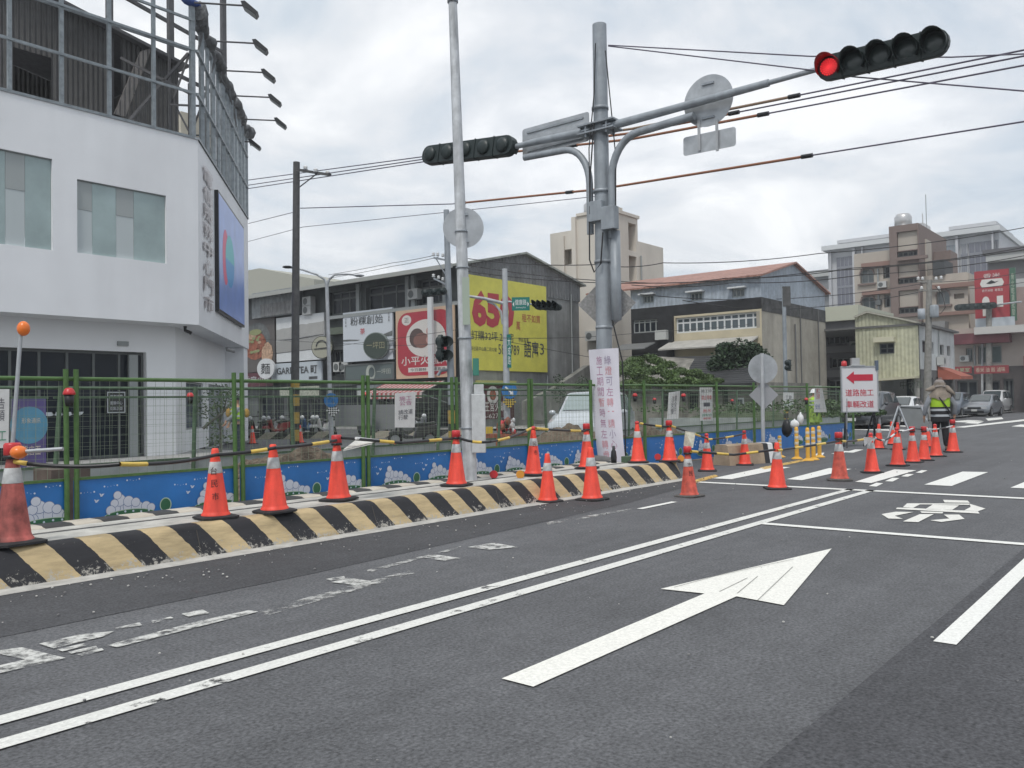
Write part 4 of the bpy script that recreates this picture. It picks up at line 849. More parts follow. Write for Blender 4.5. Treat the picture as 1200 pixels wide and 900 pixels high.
# --- overhead wires
def wire(name, lab, pts, r, mt_, sag=.0, group=None, sleeves=None):
    P = [W(u, v, D=D_) for u, v, D_ in pts]; path = []
    for a, b in zip(P[:-1], P[1:]):
        for i in range(12): f_ = i/12; path.append(a.lerp(b, f_)-Vector((0, 0, 4*sag*f_*(1-f_))))
    path.append(P[-1])
    if pts[-1][0] >= 1200: path.append(P[-1]+(P[-1]-P[-2]).normalized()*25)
    m = MB(); m.tube(path, r, 6)
    if sleeves:
        t = thing(name, lab, 'cable', P[0], group=group); m.build('wire', mt_, t, w=True)
        for (i0, i1), sm in sleeves: MB().tube(path[i0:i1+1], r*1.9, 8).build('sleeve', sm, t, w=True)
        for (i0, i1), sm in sleeves:
            for k in (i0, (i0+i1)//2, i1): q = path[k]; d = (path[min(k+1, len(path)-1)]-path[k-1]).normalized()*.12; MB().tube([q-d, q+d], r*3, 8).build('clamp', black, t, w=True)
    else: tag(m.build(name, mt_), lab, 'cable', group)
wire_p = M('wire_violet', (.10, .09, .13), .5); sleeve_o = M('sleeve_orange', (.30, .13, .07), .5); sleeve_b = M('sleeve_brown', (.26, .18, .12), .5)
g = 'overhead cables across the sky'
def W3(n, lab, *a, **k): wire(n, lab, *a, group=g, **k)
sl2 = [((14, 28), sleeve_o)]
W3('overhead_cable', 'topmost of the three sleeved overhead cables rising to the upper right', [(291, 211, 34), (500, 183, 24), (740, 151, 20), (1203, 58, 14)], .016, wire_p, sleeves=[((14, 30), sleeve_b)])
W3('overhead_cable', 'middle one of the three sleeved overhead cables rising to the upper right', [(291, 217, 34), (500, 186, 24), (740, 156, 20), (1203, 65, 14)], .016, wire_p, sleeves=[((13, 28), sleeve_o)])
W3('overhead_cable', 'lowest of the three sleeved overhead cables rising to the upper right', [(291, 221, 34), (500, 189, 24), (740, 163, 20), (1203, 76, 14)], .016, wire_p, sleeves=[((13, 29), sleeve_o)])
W3('overhead_cable', 'single sleeved cable crossing behind the mast well below the three others', [(352, 244, 30), (530, 239, 26), (700, 222, 22), (1203, 142, 15)], .016, wire_p, sleeves=[((13, 31), sleeve_o)])
W3('overhead_cable', 'thin cable running under the single sleeved cable to the left of the mast', [(291, 283, 36), (355, 266, 30), (540, 247, 26), (700, 230, 22)], .010, wire_p)
W3('overhead_cable', 'thin cable from the utility pole toward the white building', [(291, 262, 36), (347, 248, 30)], .012, wire_p)
W3('span_cable', 'upper dark cable from the mast top to the red signal', [(713, 53, 16.9), (950, 66, 14.2), (1115, 67, 13.5), (1204, 63, 13)], .012, wire_p)
W3('span_cable', 'lower dark cable from the mast top passing under the five lamp light', [(713, 54, 16.9), (950, 82, 14.2), (1000, 90, 14), (1204, 107, 12)], .012, wire_p)
for i, (lab, pts) in enumerate((('thick black cable over the roof of the grey gable building', [(548, 303, 45), (700, 310, 40), (777, 308, 40), (960, 297, 40), (1204, 266, 40)]),
    ('second black cable just under the thick one across the right side', [(548, 318, 45), (740, 332, 42), (960, 318, 42), (1204, 292, 40)]), ('third black cable over the blue metal house', [(740, 334, 42), (860, 331, 42), (1010, 322, 42), (1204, 299, 40)]),
    ('fourth black cable over the blue metal house', [(545, 310, 45), (730, 330, 42), (850, 326, 42), (1000, 314, 42), (1204, 289, 38)]), ('fifth cable sagging to the old pole', [(750, 345, 44), (920, 350, 48), (1088, 331, 54), (1204, 318, 60)]),
    ('sixth cable sagging to the old pole', [(800, 352, 44), (930, 362, 48), (1088, 340, 54), (1204, 330, 60)]), ('thin cable in front of the yellow billboard', [(548, 395, 26), (660, 396, 26), (740, 391, 30), (880, 380, 40)]), ('lower thin cable in front of the yellow billboard', [(545, 390, 26), (700, 420, 30), (770, 414, 34)]),
    ('cable in front of the shop signs', [(310, 398, 40), (470, 405, 38), (545, 400, 30)]), ('lower cable in front of the shop signs', [(315, 415, 40), (420, 402, 38), (545, 385, 30)]), ('upper cable reaching the insulator post from the shops', [(385, 322, 36), (460, 308, 30), (510, 299, 26)]), ('second cable reaching the insulator post from the shops', [(385, 326, 36), (460, 312, 30), (514, 301, 26)]))):
    W3('overhead_cable', lab, pts, .022 if i < 6 else .009, cable, sag=.15 if i < 6 else .02)

# ================================================================ buildings
def corrug(name, c, per=.12, axis='X', amt=.25, n_=3, streak=.25):
    mt = M(name, c, .6, n=(n_, .25), streak=(1.2, streak)); t = mt.node_tree; p = t.nodes['Principled BSDF']
    tcn = t.nodes.new('ShaderNodeTexCoord'); s = t.nodes.new('ShaderNodeSeparateXYZ'); t.links.new(tcn.outputs['Object'], s.inputs[0])
    a = t.nodes.new('ShaderNodeMath'); a.operation = 'MULTIPLY'; a.inputs[1].default_value = 2*math.pi/per; t.links.new(s.outputs[axis], a.inputs[0])
    b = t.nodes.new('ShaderNodeMath'); b.operation = 'SINE'; t.links.new(a.outputs[0], b.inputs[0])
    bp = t.nodes.new('ShaderNodeBump'); bp.inputs['Strength'].default_value = 1; bp.inputs['Distance'].default_value = per*amt; t.links.new(b.outputs[0], bp.inputs['Height']); t.links.new(bp.outputs[0], p.inputs['Normal'])
    return mt
def glass(name, c, r=.08): return M(name, c, r, spec=.18 if sum(c) < .1 else .6, n=(.6, .25))
g_dark = glass('glass_dark', (.014, .019, .027), .14); g_mid = glass('glass_grey', (.10, .125, .14), .1); g_teal = glass('glass_teal', (.34, .43, .43), .2); g_blind = M('blind_grey', (.35, .38, .38), .6); g_blind2 = M('blind_white', (.48, .53, .54), .6)
wfr = M('window_frame_white', (.60, .62, .63), .5); wfd = M('window_frame_dark', (.10, .11, .11), .5); wfg = M('window_frame_grey', (.28, .30, .30), .5)
# ---- white corner shop
wm = M('white_wall', (.80, .81, .83), .6, n=(.5, .06), streak=(.6, .05)); wmlow = M('white_wall_low', (.78, .79, .80), .6, n=(.5, .05))
C0, C1 = Vector((13.1, 22.0, 0)), Vector((20.0, 29.9, 0)); ZS, ZT = 3.76, 9.02
bd = thing('white_corner_building', 'big white corner building with teal upper windows and an angled corner face', 'building', C0)
XL = -6.0
FA = Fr((XL, 22, ZS), (1, 0, 0)); FB = Fr((C0.x, C0.y, ZS), C1-C0)
LA, LB = C0.x-XL, (C1-C0).length; hT = ZT-ZS
def tight(f, q):  # opening from four picture corners TL, TR, BL, BR
    a = [f.px(*p) for p in q]; return ((a[0][0]+a[2][0])/2, (a[2][1]+a[3][1])/2, (a[1][0]+a[3][0])/2, (a[0][1]+a[1][1])/2)
w1 = tight(FA, [(-40, 165), (61, 187), (-40, 283), (62, 291)]); w2 = tight(FA, [(90, 209.5), (195, 229.5), (91, 297), (195, 308)])
m = MB(); wall_holes(m, FA, 0, 0, LA, hT, [w1, w2], .10); wall_holes(m, FB, 0, 0, LB, hT, [], .1)
P0, P1, P2 = Vector((XL, 22, 0)), C0, C1
q = [(XL, 22), (C0.x, C0.y), (C1.x, C1.y), (C1.x, 40), (XL, 40)]
m.add([(x, y, ZT) for x, y in q], [(0, 1, 2, 3, 4)]); m.add([(x, y, ZS) for x, y in q], [(4, 3, 2, 1, 0)])
m.add([(C1.x, C1.y, ZS), (C1.x, 40, ZS), (C1.x, 40, ZT), (C1.x, C1.y, ZT)], [(0, 1, 2, 3)])
m.build('wall', wm, bd, w=True)
m = MB(); m.fbx(FA, 0, LA+.03, hT, hT+.05, -.25, .03); m.fbx(FB, .02, LB, hT, hT+.048, -.25, .03); m.build('parapet_flashing', M('flashing', (.35, .37, .39), .5, n=(4, .3)), bd, w=True)
for h, sp_ in ((w1, [0, .45, .68, 1]), (w2, [0, .17, .43, .63, 1])):
    o = MB().fbx(FA, h[0], h[2], h[3]-.02, h[3], -.10, -.04).build('window', wfg, bd, w=True)
    for i in range(len(sp_)-1):
        a, b = h[0]+(h[2]-h[0])*sp_[i], h[0]+(h[2]-h[0])*sp_[i+1]; teal = (i % 2 == 1) if h is w2 else (i != 1); yb = h[1]+(h[3]-h[1])*.60
        if teal: MB().fbx(FA, a+.004, b-.004, h[1]+.004, h[3]-.025, -.09, -.075).build('pane', g_teal, o, w=True)
        else:
            MB().fbx(FA, a+.004, b-.004, h[1]+.004, yb, -.09, -.08).build('pane', g_blind2, o, w=True); MB().fbx(FA, a+.004, b-.004, yb+.004, h[3]-.025, -.09, -.07).build('pane', g_blind, o, w=True)
# lower storey
yl = 22.9; xl = W(206, 480, y=yl).x; dch = (C1-C0).normalized(); F1 = Fr((XL, yl, .1), (1, 0, 0)); F2 = Fr((xl, yl, .1), dch)
hl = ZS-.1; LL = xl-XL; L2 = 9.3
sf = (F1.px(-60, 480)[0], .0, F1.px(172, 480)[0], F1.px(172, 413)[1]); wA = (F2.px(218, 470)[0], F2.px(228, 503)[1], F2.px(238, 470)[0], F2.px(228, 448)[1]); wB = (F2.px(244.5, 480)[0], F2.px(258, 522)[1], F2.px(272, 480)[0], F2.px(258, 452)[1])
m = MB(); wall_holes(m, F1, 0, 0, LL, hl, [sf], .25); wall_holes(m, F2, 0, 0, L2, hl, [wA, wB], .12)
pe = F2.pt(L2, 0, 0); m.build('lower_wall', wmlow, bd, w=True)
pc = C1-dch*1.0; f = Fr((pc.x, pc.y, .1), dch); MB().fbx(f, -.1, .95, 0, hl-.005, -1.2, -.05).build('corner_pier', wm, bd, w=True)
o = window(bd, F1, sf, wfd, g_dark, nx=7, dp=.22, fw_=.07, name='shop_window')
MB().fbx(F1, F1.px(153, 480)[0], F1.px(163, 480)[0], 0, sf[3]-.08, -.15, -.05).build('steel_column', wfg, bd, w=True)
window(bd, F2, wA, wfg, g_mid, 1, dp=.1); window(bd, F2, wB, wfg, g_mid, 1, dp=.1)
f = F1; m = MB(); a, b = f.px(137, 405); m.fbx(f, a, a+.3, b, b+.12, .004, .06); m.build('vent_grille', wfg, bd, w=True)
# camera domes under the soffit
for u, v, y in ((217, 383, 22.6),):
    p = W(u, v, y=y); p.z = ZS; m = MB().tube([p, p-Vector((0, 0, .12)), p+Vector((.12, -.12, -.2))], .05, 8); tag(m.build('security_camera', black), 'small dark security camera under the soffit corner of the white building', 'camera')
p = W(266, 410, y=26.9); m = MB().tube([p+Vector((0, 0, .1)), p, p+Vector((.25, -.1, -.05))], .06, 8); tag(m.build('security_camera', M('cam_grey', (.3, .3, .3), .5)), 'pale security camera on the angled lower wall of the white building', 'camera')
# LED screen and raised letters on the angled face
sc_q = tight(FB, [(251, 226), (282, 268.5), (253, 362), (282, 381)]); t = thing('screen', 'tall blue advertising screen on the angled face of the white building', 'screen', FB.pt(sc_q[0], sc_q[1], 0))
MB().fbx(FB, sc_q[0]-.08, sc_q[2]+.08, sc_q[1]-.08, sc_q[3]+.08, .004, .12).build('bezel', black, t, w=True)
MB().fbx(FB, *[sc_q[i] for i in (0, 2, 1, 3)], .122, .13).build('display', M('screen_blue', (.16, .24, .50), .3, n=(1.2, .25), emit=((.16, .25, .55), .12)), t, w=True)
sw, sh = sc_q[2]-sc_q[0], sc_q[3]-sc_q[1]
def ell(cx, cy, rx_, ry_, c, n=28, a0=0, a1=360): return [(cx+rx_*math.cos(R_(a0+(a1-a0)*i/n)), cy+ry_*math.sin(R_(a0+(a1-a0)*i/n))) for i in range(n+(a1-a0 < 360))]
MB().fpoly(FB, ell(sc_q[0]+sw*.22, sc_q[1]+sh*.5, sw*.11, sh*.25, 0), .134).build('red_shape', M('screen_red', (.5, .06, .14), .4, emit=((.5, .06, .14), .12)), t, w=True)
m = MB(); m.fpoly(FB, ell(sc_q[0]+sw*.38, sc_q[1]+sh*.5, sw*.17, sh*.24, 0, 28, 0, 180), .137); m.m = 1; m.fpoly(FB, ell(sc_q[0]+sw*.38, sc_q[1]+sh*.5, sw*.17, sh*.24, 0, 28, 180, 360), .137)
m.build('oval_shape', [M('screen_teal', (.06, .36, .40), .4, emit=((.06, .36, .40), .12)), M('screen_azure', (.04, .22, .46), .4, emit=((.04, .22, .46), .12))], t, w=True)
chrome = M('chrome_letters', (.50, .46, .46), .4)
m = MB(); a, b = FB.px(238, 364); a2, b2 = FB.px(247, 206)
t = thing('raised_letters', 'column of raised silver characters beside the tall screen', 'lettering', FB.pt(a, b, 0)); chars = '電信服務中心門市'; st = (b2-b)/len(chars)
for i, ch in enumerate(chars):
    mm = MB(); text_mb(mm, ch, FB, a, b2-(i+1)*st+.05, a2-a, st*.82, .07); text_mb(mm, ch, FB, a-.02, b2-(i+1)*st+.05, a2-a, st*.82, .03); mm.build('letter', chrome, t, w=True)
# shop door sign, poster
f = Fr(F1.pt(0, 0, .02), (1, 0, 0))
a0, b0, a1, b1 = f.rect(124, 458, 147.5, 485); t = thing('window_sign', 'dark square sign with white outline and text in the dark shop window', 'sign', f.pt(a0, b0)); MB().fbx(f, a0, a1, b0, b1, 0, .02).build('board', black, t, w=True)
m = MB(); 
for r in ((a0+.03, a1-.03, b0+.03, b0+.05), (a0+.03, a1-.03, b1-.05, b1-.03), (a0+.03, a0+.05, b0+.05, b1-.05), (a1-.05, a1-.03, b0+.05, b1-.05)): m.fbx(f, *r, .022, .026)
wd, ht = a1-a0, b1-b0
for txt, yy in (('營業時間', .68), ('服務中心', .4), ('10:00-21:00', .16)): text_mb(m, txt, f, a0+wd*.2, b0+ht*yy, wd*.6, ht*.15, .026)
m.build('lettering', M('letter_white', (.55, .58, .6), .5), t, w=True); lw = MATS['letter_white']
fq = Fr((0, 20.6, .1), (1, 0, 0)); a0, b0 = fq.px(14, 534); a1, _ = fq.px(54, 500); _, b1 = fq.px(35, 466)
t = thing('poster_stand', 'tall purple poster stand with a teal circle before the dark shop window', 'poster', fq.pt(a0, 0)); m = MB().fbx(fq, a0, a1, .0, b1, -.04, 0); m.build('board', M('poster_purple', (.10, .075, .22), .5, n=(1, .3)), t, w=True)
wd = a1-a0; MB().fpoly(fq, ell(a0+wd*.5, b1-.62, .40, .42, 0), .003).build('circle', M('poster_teal', (.09, .27, .40), .5, n=(1, .3)), t, w=True)
m = MB(); text_mb(m, '形象通訊', fq, a0+.2, b1-.58, wd-.32, .12, .006); text_mb(m, '旗艦店面', fq, a0+.08, b1-1.30, wd-.2, .22, .006); text_mb(m, '招租中', fq, a0+.3, b1-1.62, wd-.5, .16, .006); m.build('lettering', M('poster_gold', (.55, .50, .42), .5), t, w=True)
m = MB(); m.m = 0
for i in range(4): m.fpoly(F1, ell(F1.px(60+i*11, 483)[0], F1.px(66, 483)[1], .16, .10, 0, 14, 180, 360), -.12, -.115)
tag(m.build('window_decals', lw), 'row of small white half round decals on the dark shop window', 'decal')
# steel frame
fs = M('frame_steel', (.25, .28, .30), .5, m=.3, n=(6, .3)); fsd = M('frame_steel_dark', (.085, .085, .09), .6, n=(6, .3))
zr = [W(227, 110, y=22.05).z, W(226, 59, y=22.05).z, W(224, 24, y=22.05).z]; ztop = 15.5; fr_ = thing('roof_steel_frame', 'bare steel sign frame of posts and rails on the roof of the white corner building', 'steel frame', (C0.x, C0.y, ZT))
for u in (-50, 11, 72, 128, 180): x = W(u, 100, y=22.05).x; MB().bar((x, 22.05, ZT), (x, 22.05, ztop), .09).build('post', fs, fr_, w=True)
x = C0.x-.12; MB().bar((x, 22.05, ZT), (x, 22.05, 12.9), .13).build('post', fs, fr_, w=True)
m = MB()
for z in [ZT+.04]+zr: m.bar((XL, 22.0, z), (C0.x-.1, 22.0, z), .065)
m.bar((XL, 22.3, zr[1]+.1), (C0.x-.1, 22.3, zr[1]+.1), .09); m.bar((XL, 22.0, 13.6), (9, 22, 13.6), .07)
m.build('rail', fs, fr_, w=True)
fB0 = Fr((C0.x, C0.y, ZT), dch); m = MB()
for z in (zr[0]-ZT, zr[1]-ZT, .04): m.bar(fB0.pt(0, z, 0), fB0.pt(LB, z, 0), .08)
m.bar(fB0.pt(0, 3.5, -.1), fB0.pt(LB, 3.5, -.1), .12); m.build('rail', fs, fr_, w=True)
for i in range(1, 12):
    a = LB*i/11.05; MB().bar(fB0.pt(a, 0, -.05), fB0.pt(a, 3.5, -.05), .12 if i % 2 else .09).build('post', fs, fr_, w=True)
m = MB()
for i in range(1, 11, 3):
    a = LB*i/11; m.bar(fB0.pt(a, .1, -.2), fB0.pt(a+.1, 1.5, -.9), .05); m.bar(fB0.pt(a, 3.4, -.2), fB0.pt(a+.1, 1.4, -.9), .05); m.bar(fB0.pt(a, 1.3, -.1), fB0.pt(a, 1.3, -.95), .05)
    m.bar(fB0.pt(a, 0, -.95), fB0.pt(a, 3.0, -.95), .06)
m.bar((C0.x-.2, 22.1, zr[1]-.1), (C0.x-1.4, 23.6, zr[0]-1.0), .07); m.bar((C0.x-.2, 22.1, zr[0]), (C0.x-1.4, 23.6, zr[1]-.2), .07)
m.build('brace', fsd, fr_, w=True)
for u, v in ((200, 80), (262, 78), (128, -10)):
    p = W(u, v, y=24.5 if u < 250 else 26.5); MB().bar((p.x, p.y, ZT), (p.x, p.y, 17), .16).build('tall_post', fsd, fr_, w=True)
m = MB(); p = W(200, 60, y=24.5); p2 = W(262, 60, y=26.5)
for z in (12.3, 13.9): m.bar((p.x-6, 24.5, z+.6), (p2.x, 26.5, z), .10)
m.build('rail', fsd, fr_, w=True)
# rolled tarp along the top beam
rnd = random.Random(5); pts = []; rs = []
for i in range(34):
    a = LB*i/33; pts.append(fB0.pt(a, 3.62+rnd.uniform(-.09, .09), .0+rnd.uniform(-.08, .08))); rs.append(.15+rnd.uniform(-.05, .08))
m = MB().tube(pts, rs, 9); 
for i in range(2, 33, 5): m.tube([pts[i], pts[i]+Vector((rnd.uniform(-.1, .1), -.05, -.35)), pts[i]+Vector((rnd.uniform(-.2, .2), 0, -.6-rnd.random()*.4))], [.06, .05, .02], 6)
m.ball(pts[1]+Vector((0, 0, .05)), .3, 8, (.8, .8, 1.3)); m.ball(pts[-1], .28, 8)
t = tag(m.build('rolled_tarp', M('tarp', (.16, .165, .17), .8, n=(5, .5), b=(10, 1, .06))), 'grey tarpaulin rolled up and tied along the top beam of the angled steel frame', 'tarpaulin')
m = MB(); m.ball(W(224, 3, y=22), .2, 8, (1.6, .8, .5)); tag(m.build('blue_tarp', M('tarp_blue', (.03, .07, .25), .6)), 'scrap of blue tarpaulin at the top corner of the steel frame', 'tarpaulin')
fn = dch.cross(Vector((0, 0, 1))).normalized()
for i, (u, v, z) in enumerate(((285, 9, 12.75), (298, 53, 12.7), (308, 87, 12.7), (316, 116, 12.6), (323, 143, 12.5), (293, 168, 11.9))):
    p = W(u, v, z=z); dist = (p-C0).dot(fn); b_ = p-fn*dist; b_.z = z+.06; t = thing('floodlight', ['floodlight on a long arm nearest the roof corner at the top of the picture', 'second floodlight arm from the top of the angled frame', 'third floodlight arm from the top of the angled frame', 'fourth floodlight arm from the top of the angled frame', 'lowest long floodlight arm of the angled frame', 'small floodlight hanging at the far end of the tarpaulin'][i], 'floodlight', b_, group='floodlights on arms')
    MB().tube([b_, p+Vector((0, 0, .06))], .028, 8).build('arm', fsd, t, w=True)
    f = Fr(p, fn, n=dch, u=(0, 0, 1)); m = MB(); m.fpoly(f, [(-.05, .12), (.06, .14), (.42, -.16), (.36, -.26), (.02, -.02)], -.16, .16); m.build('lamp', black, t, w=True)
    MB().fpoly(f, [(.05, -.035), (.35, -.255), (.34, -.265), (.04, -.045)], -.14, .14).build('glass', wfg, t, w=True)
# shed on the roof
shed_m = corrug('shed_metal', (.085, .083, .082), .14, 'X'); FS = Fr((XL, 24.4, ZT), (1, 0, 0)); m = MB()
pts = [FS.px(u, v) for u, v in ((-90, -75), (85, -8), (209, 78))]; a_r = pts[2][0]
hole = (FS.px(15, 90)[0], .1, FS.px(60, 90)[0], FS.px(40, 62)[1]); slit = (FS.px(132, 90)[0], .35, FS.px(142, 90)[0], FS.px(137, 40)[1])
t = thing('roof_shed', 'weathered dark corrugated metal shed with sloping roof behind the steel frame', 'shed', FS.pt(0, 0, 0))
ztp = lambda a: pts[0][1]+(pts[2][1]-pts[0][1])*(a-pts[0][0])/(pts[2][0]-pts[0][0])
# wall as strips so the openings are real
cuts = sorted([pts[0][0], hole[0], hole[2], slit[0], slit[2], a_r])
for a, b in zip(cuts[:-1], cuts[1:]):
    opn = hole if abs(a-hole[0]) < 1e-6 else slit if abs(a-slit[0]) < 1e-6 else None
    if opn: m.add([FS.pt(a, 0), FS.pt(b, 0), FS.pt(b, opn[1]), FS.pt(a, opn[1])], [(0, 1, 2, 3)]); m.add([FS.pt(a, opn[3]), FS.pt(b, opn[3]), FS.pt(b, ztp(b)), FS.pt(a, ztp(a))], [(0, 1, 2, 3)])
    else: m.add([FS.pt(a, 0), FS.pt(b, 0), FS.pt(b, ztp(b)), FS.pt(a, ztp(a))], [(0, 1, 2, 3)])
m.add([FS.pt(a_r, 0, 0), FS.pt(a_r, 0, -5), FS.pt(a_r, pts[2][1], -5), FS.pt(a_r, pts[2][1], 0)], [(0, 1, 2, 3)]); m.add([FS.pt(pts[0][0], 0, -5), FS.pt(a_r, 0, -5), FS.pt(a_r, ztp(a_r), -5), FS.pt(pts[0][0], ztp(pts[0][0]), -5)], [(3, 2, 1, 0)])
m.build('wall', shed_m, t, w=True)
m = MB(); m.fpoly(FS, [(pts[0][0], ztp(pts[0][0])+.01), (a_r+.22, ztp(a_r+.22)+.01), (a_r+.22, ztp(a_r+.22)+.10), (pts[0][0], ztp(pts[0][0])+.1)], -5.2, .25); m.build('roof', fsd, t, w=True)
f = FS; q = [f.px(u, v, .2) for u, v in ((134, 133), (147, 137), (178, 56), (165, 60))]
t = tag(MB().fpoly(f, q, .15, .2).build('loose_sheet', corrug('loose_sheet', (.16, .15, .145), .14, 'X')), 'loose corrugated sheet leaning diagonally across the roof shed wall', 'metal sheet')
t = tag(MB().bx(W(212, 140, y=33).x, W(250, 140, y=33).x, 33, 40, 3, W(215, 131, y=33).z).build('neighbour_block', M('beige_wall_far', (.42, .39, .32), .8, n=(2, .2))), 'beige block peeking behind the steel frame corner', 'building')

# ---- shop row with gable end
XF = 35.0; yC = W(545, 400, x=XF).y; FW = Fr((XF, 62, 0), (0, -1, 0)); Lw = 62-yC; zE = W(532, 309, x=XF).z; xr = W(679, 400, y=yC).x; zP = W(612, 297, y=yC).z; xm = W(612, 297, y=yC).x
FG = Fr((XF, yC, 0), (1, 0, 0)); Lg = xr-XF
row = thing('shop_row_building', 'long dark three storey shop row with pale overhanging roof and grey gable end', 'building', (XF, yC, 0))
fac = M('facade_dark', (.085, .095, .095), .7, n=(1, .3), streak=(.8, .2)); gconc = M('gable_concrete', (.29, .295, .29), .85, n=(.8, .3), streak=(.7, .35)); gmet = corrug('gable_metal', (.19, .195, .20), .3, 'X', .12)
roofm = corrug('roof_pale', (.30, .32, .29), .5, 'Y', .1)
H1 = [FW.rect(*r) for r in ((386, 341, 417, 368), (429, 333, 478, 363), (490, 326, 521, 356))]
H0 = [FW.rect(*r) for r in ((303, 462, 333, 500), (338, 466, 384, 500), (391, 452, 440, 500), (444, 455, 468, 500), (478, 474, 538, 500))]
H0 = [(h[0], .05, h[2], h[3]) for h in H0]; H2 = [FW.rect(*r) for r in ((389, 410, 408, 440),)]
m = MB(); wall_holes(m, FW, 0, 0, Lw, zE, H1+H0+H2, .35); m.bx(XF+.36, XF+.5, yC+.3, 61.9, 0.1, zE-.3)
m.build('wall', fac, row, w=True)
for h in H1: window(row, FW, h, wfd, g_dark, 3, dp=.3, fw_=.12, transom=.68)
for h in H2: window(row, FW, h, wfd, g_dark, 3, dp=.3, fw_=.1)
for h in H0: window(row, FW, h, wfd, g_dark, 2, dp=.32, fw_=.12, name='shop_front')
m = MB(); m.fpoly(FG, [(.004, 0), (Lg, 0), (Lg, zE-1.3), (.004, zE-1.3)], -.3, -.0); m.build('gable_wall', gconc, row, w=True)
m = MB(); m.fpoly(FG, [(0, zE-1.296), (Lg+.1, zE-1.296), (Lg+.1, zE), (xm-XF, zP), (0, zE)], -.3, .05); m.build('gable_cladding', gmet, row, w=True)
m = MB(); yy0, yy1 = yC-.35, 62
for (xa, za, xb, zb) in ((XF-1.3, zE-.30, xm, zP+.06), (xm, zP+.06, xr+.4, zE-.16)): m.add([(xa, yy0, za), (xb, yy0, zb), (xb, yy1, zb), (xa, yy1, za), (xa, yy0, za-.12), (xb, yy0, zb-.12), (xb, yy1, zb-.12), (xa, yy1, za-.12)], [(0, 1, 2, 3), (7, 6, 5, 4), (0, 4, 5, 1), (1, 5, 6, 2), (2, 6, 7, 3), (3, 7, 4, 0)])
m.build('roof', roofm, row, w=True)
MB().bx(XF-1.42, XF-1.30, yy0, yy1, zE-.5, zE-.26).build('gutter', M('gutter_pale', (.34, .35, .33), .6), row, w=True)
for u in (422, 480, 487, 524): a, _ = FW.px(u, 400); MB().fbx(FW, a-.15, a+.15, zE-3.2, zE-.35, .004, .18).build('pilaster', wfg, row, w=True)
MB().fbx(FW, FW.px(386, 0)[0], Lw, FW.px(430, 366)[1]-.25, FW.px(430, 366)[1]-.05, .004, .5).build('ledge', wfg, row, w=True)
MB().fbx(FW, FW.px(386, 0)[0], FW.px(412, 0)[0], FW.px(400, 392)[1], FW.px(400, 384)[1], .004, .4).build('balcony_band', M('balcony_olive', (.10, .12, .09), .7), row, w=True)
MB().fbx(FW, FW.px(302, 0)[0], FW.px(352, 0)[0], FW.px(325, 372)[1], FW.px(325, 342)[1], .004, .7).build('annex_panel', corrug('annex_panel', (.27, .29, .30), .4, 'Y', .05), row, w=True)
MB().fbx(FW, FW.px(313, 0)[0], FW.px(352, 0)[0], FW.px(325, 372)[1]+.05, FW.px(325, 357)[1], .71, .76).build('annex_fence', corrug('annex_fence', (.26, .26, .26), .45, 'Y', .2), row, w=True)
for v in (352, 362): a, b = FW.px(363, v+8); o = MB().fbx(FW, a, a+.85, b, b+.6, .2, .6).build('air_conditioner', M('ac_white', (.45, .46, .45), .6), row, w=True); MB().disc(FW.pt(a+.3, b+.3, .605), (-1, 0, 0), .22, .01, 16).build('fan_grille', wfd, o, w=True)
a, b = FG.px(600, 449); MB().fbx(FG, FG.px(550, 0)[0], FG.px(592, 0)[0], FG.px(570, 451)[1], FG.px(570, 446)[1], .01, .4).build('yellow_canopy_edge', M('canopy_yellow', (.42, .42, .16), .6), row, w=True)
# sign boards (things of their own)
def board(name, lab, f, rect, c, mt_, extra=None, dp=.12, fr=None, cat='sign board'):
    a0, b0, a1, b1 = rect; t = thing(name, lab, cat, f.pt(a0, b0, c)); MB().fbx(f, a0, a1, b0, b1, c, c+dp).build('panel', mt_, t, w=True); g_ = Fr(f.pt(a0, b0, c+dp), f.r, f.n, f.u)
    if fr: 
        m = MB(); w_, h_ = a1-a0, b1-b0; e = fr[1]
        for r in ((0, w_, 0, e), (0, w_, h_-e, h_), (0, e, e, h_-e), (w_-e, w_, e, h_-e)): m.fbx(g_, *r, .004, .03)
        m.build('frame', fr[0], t, w=True)
    if extra: extra(t, g_, a1-a0, b1-b0)
    return t
Z3 = .012
red_s = M('sign_red', (.40, .035, .055), .5, n=(2, .12)); cream_s = M('sign_cream', (.55, .40, .28), .5); white_s = M('sign_white', (.60, .62, .63), .5, n=(2, .08)); maroon_s = M('sign_maroon', (.09, .02, .03), .5); brown_f = M('food_brown', (.30, .10, .055), .6, n=(4, .6)); tan_f = M('food_tan', (.50, .33, .22), .6, n=(5, .5)); grey_f = M('food_grey', (.13, .14, .14), .6, n=(3, .4)); dgreen_s = M('sign_dark_green', (.05, .07, .06), .5); ggrey_s = M('sign_grey_green', (.10, .13, .13), .5); 
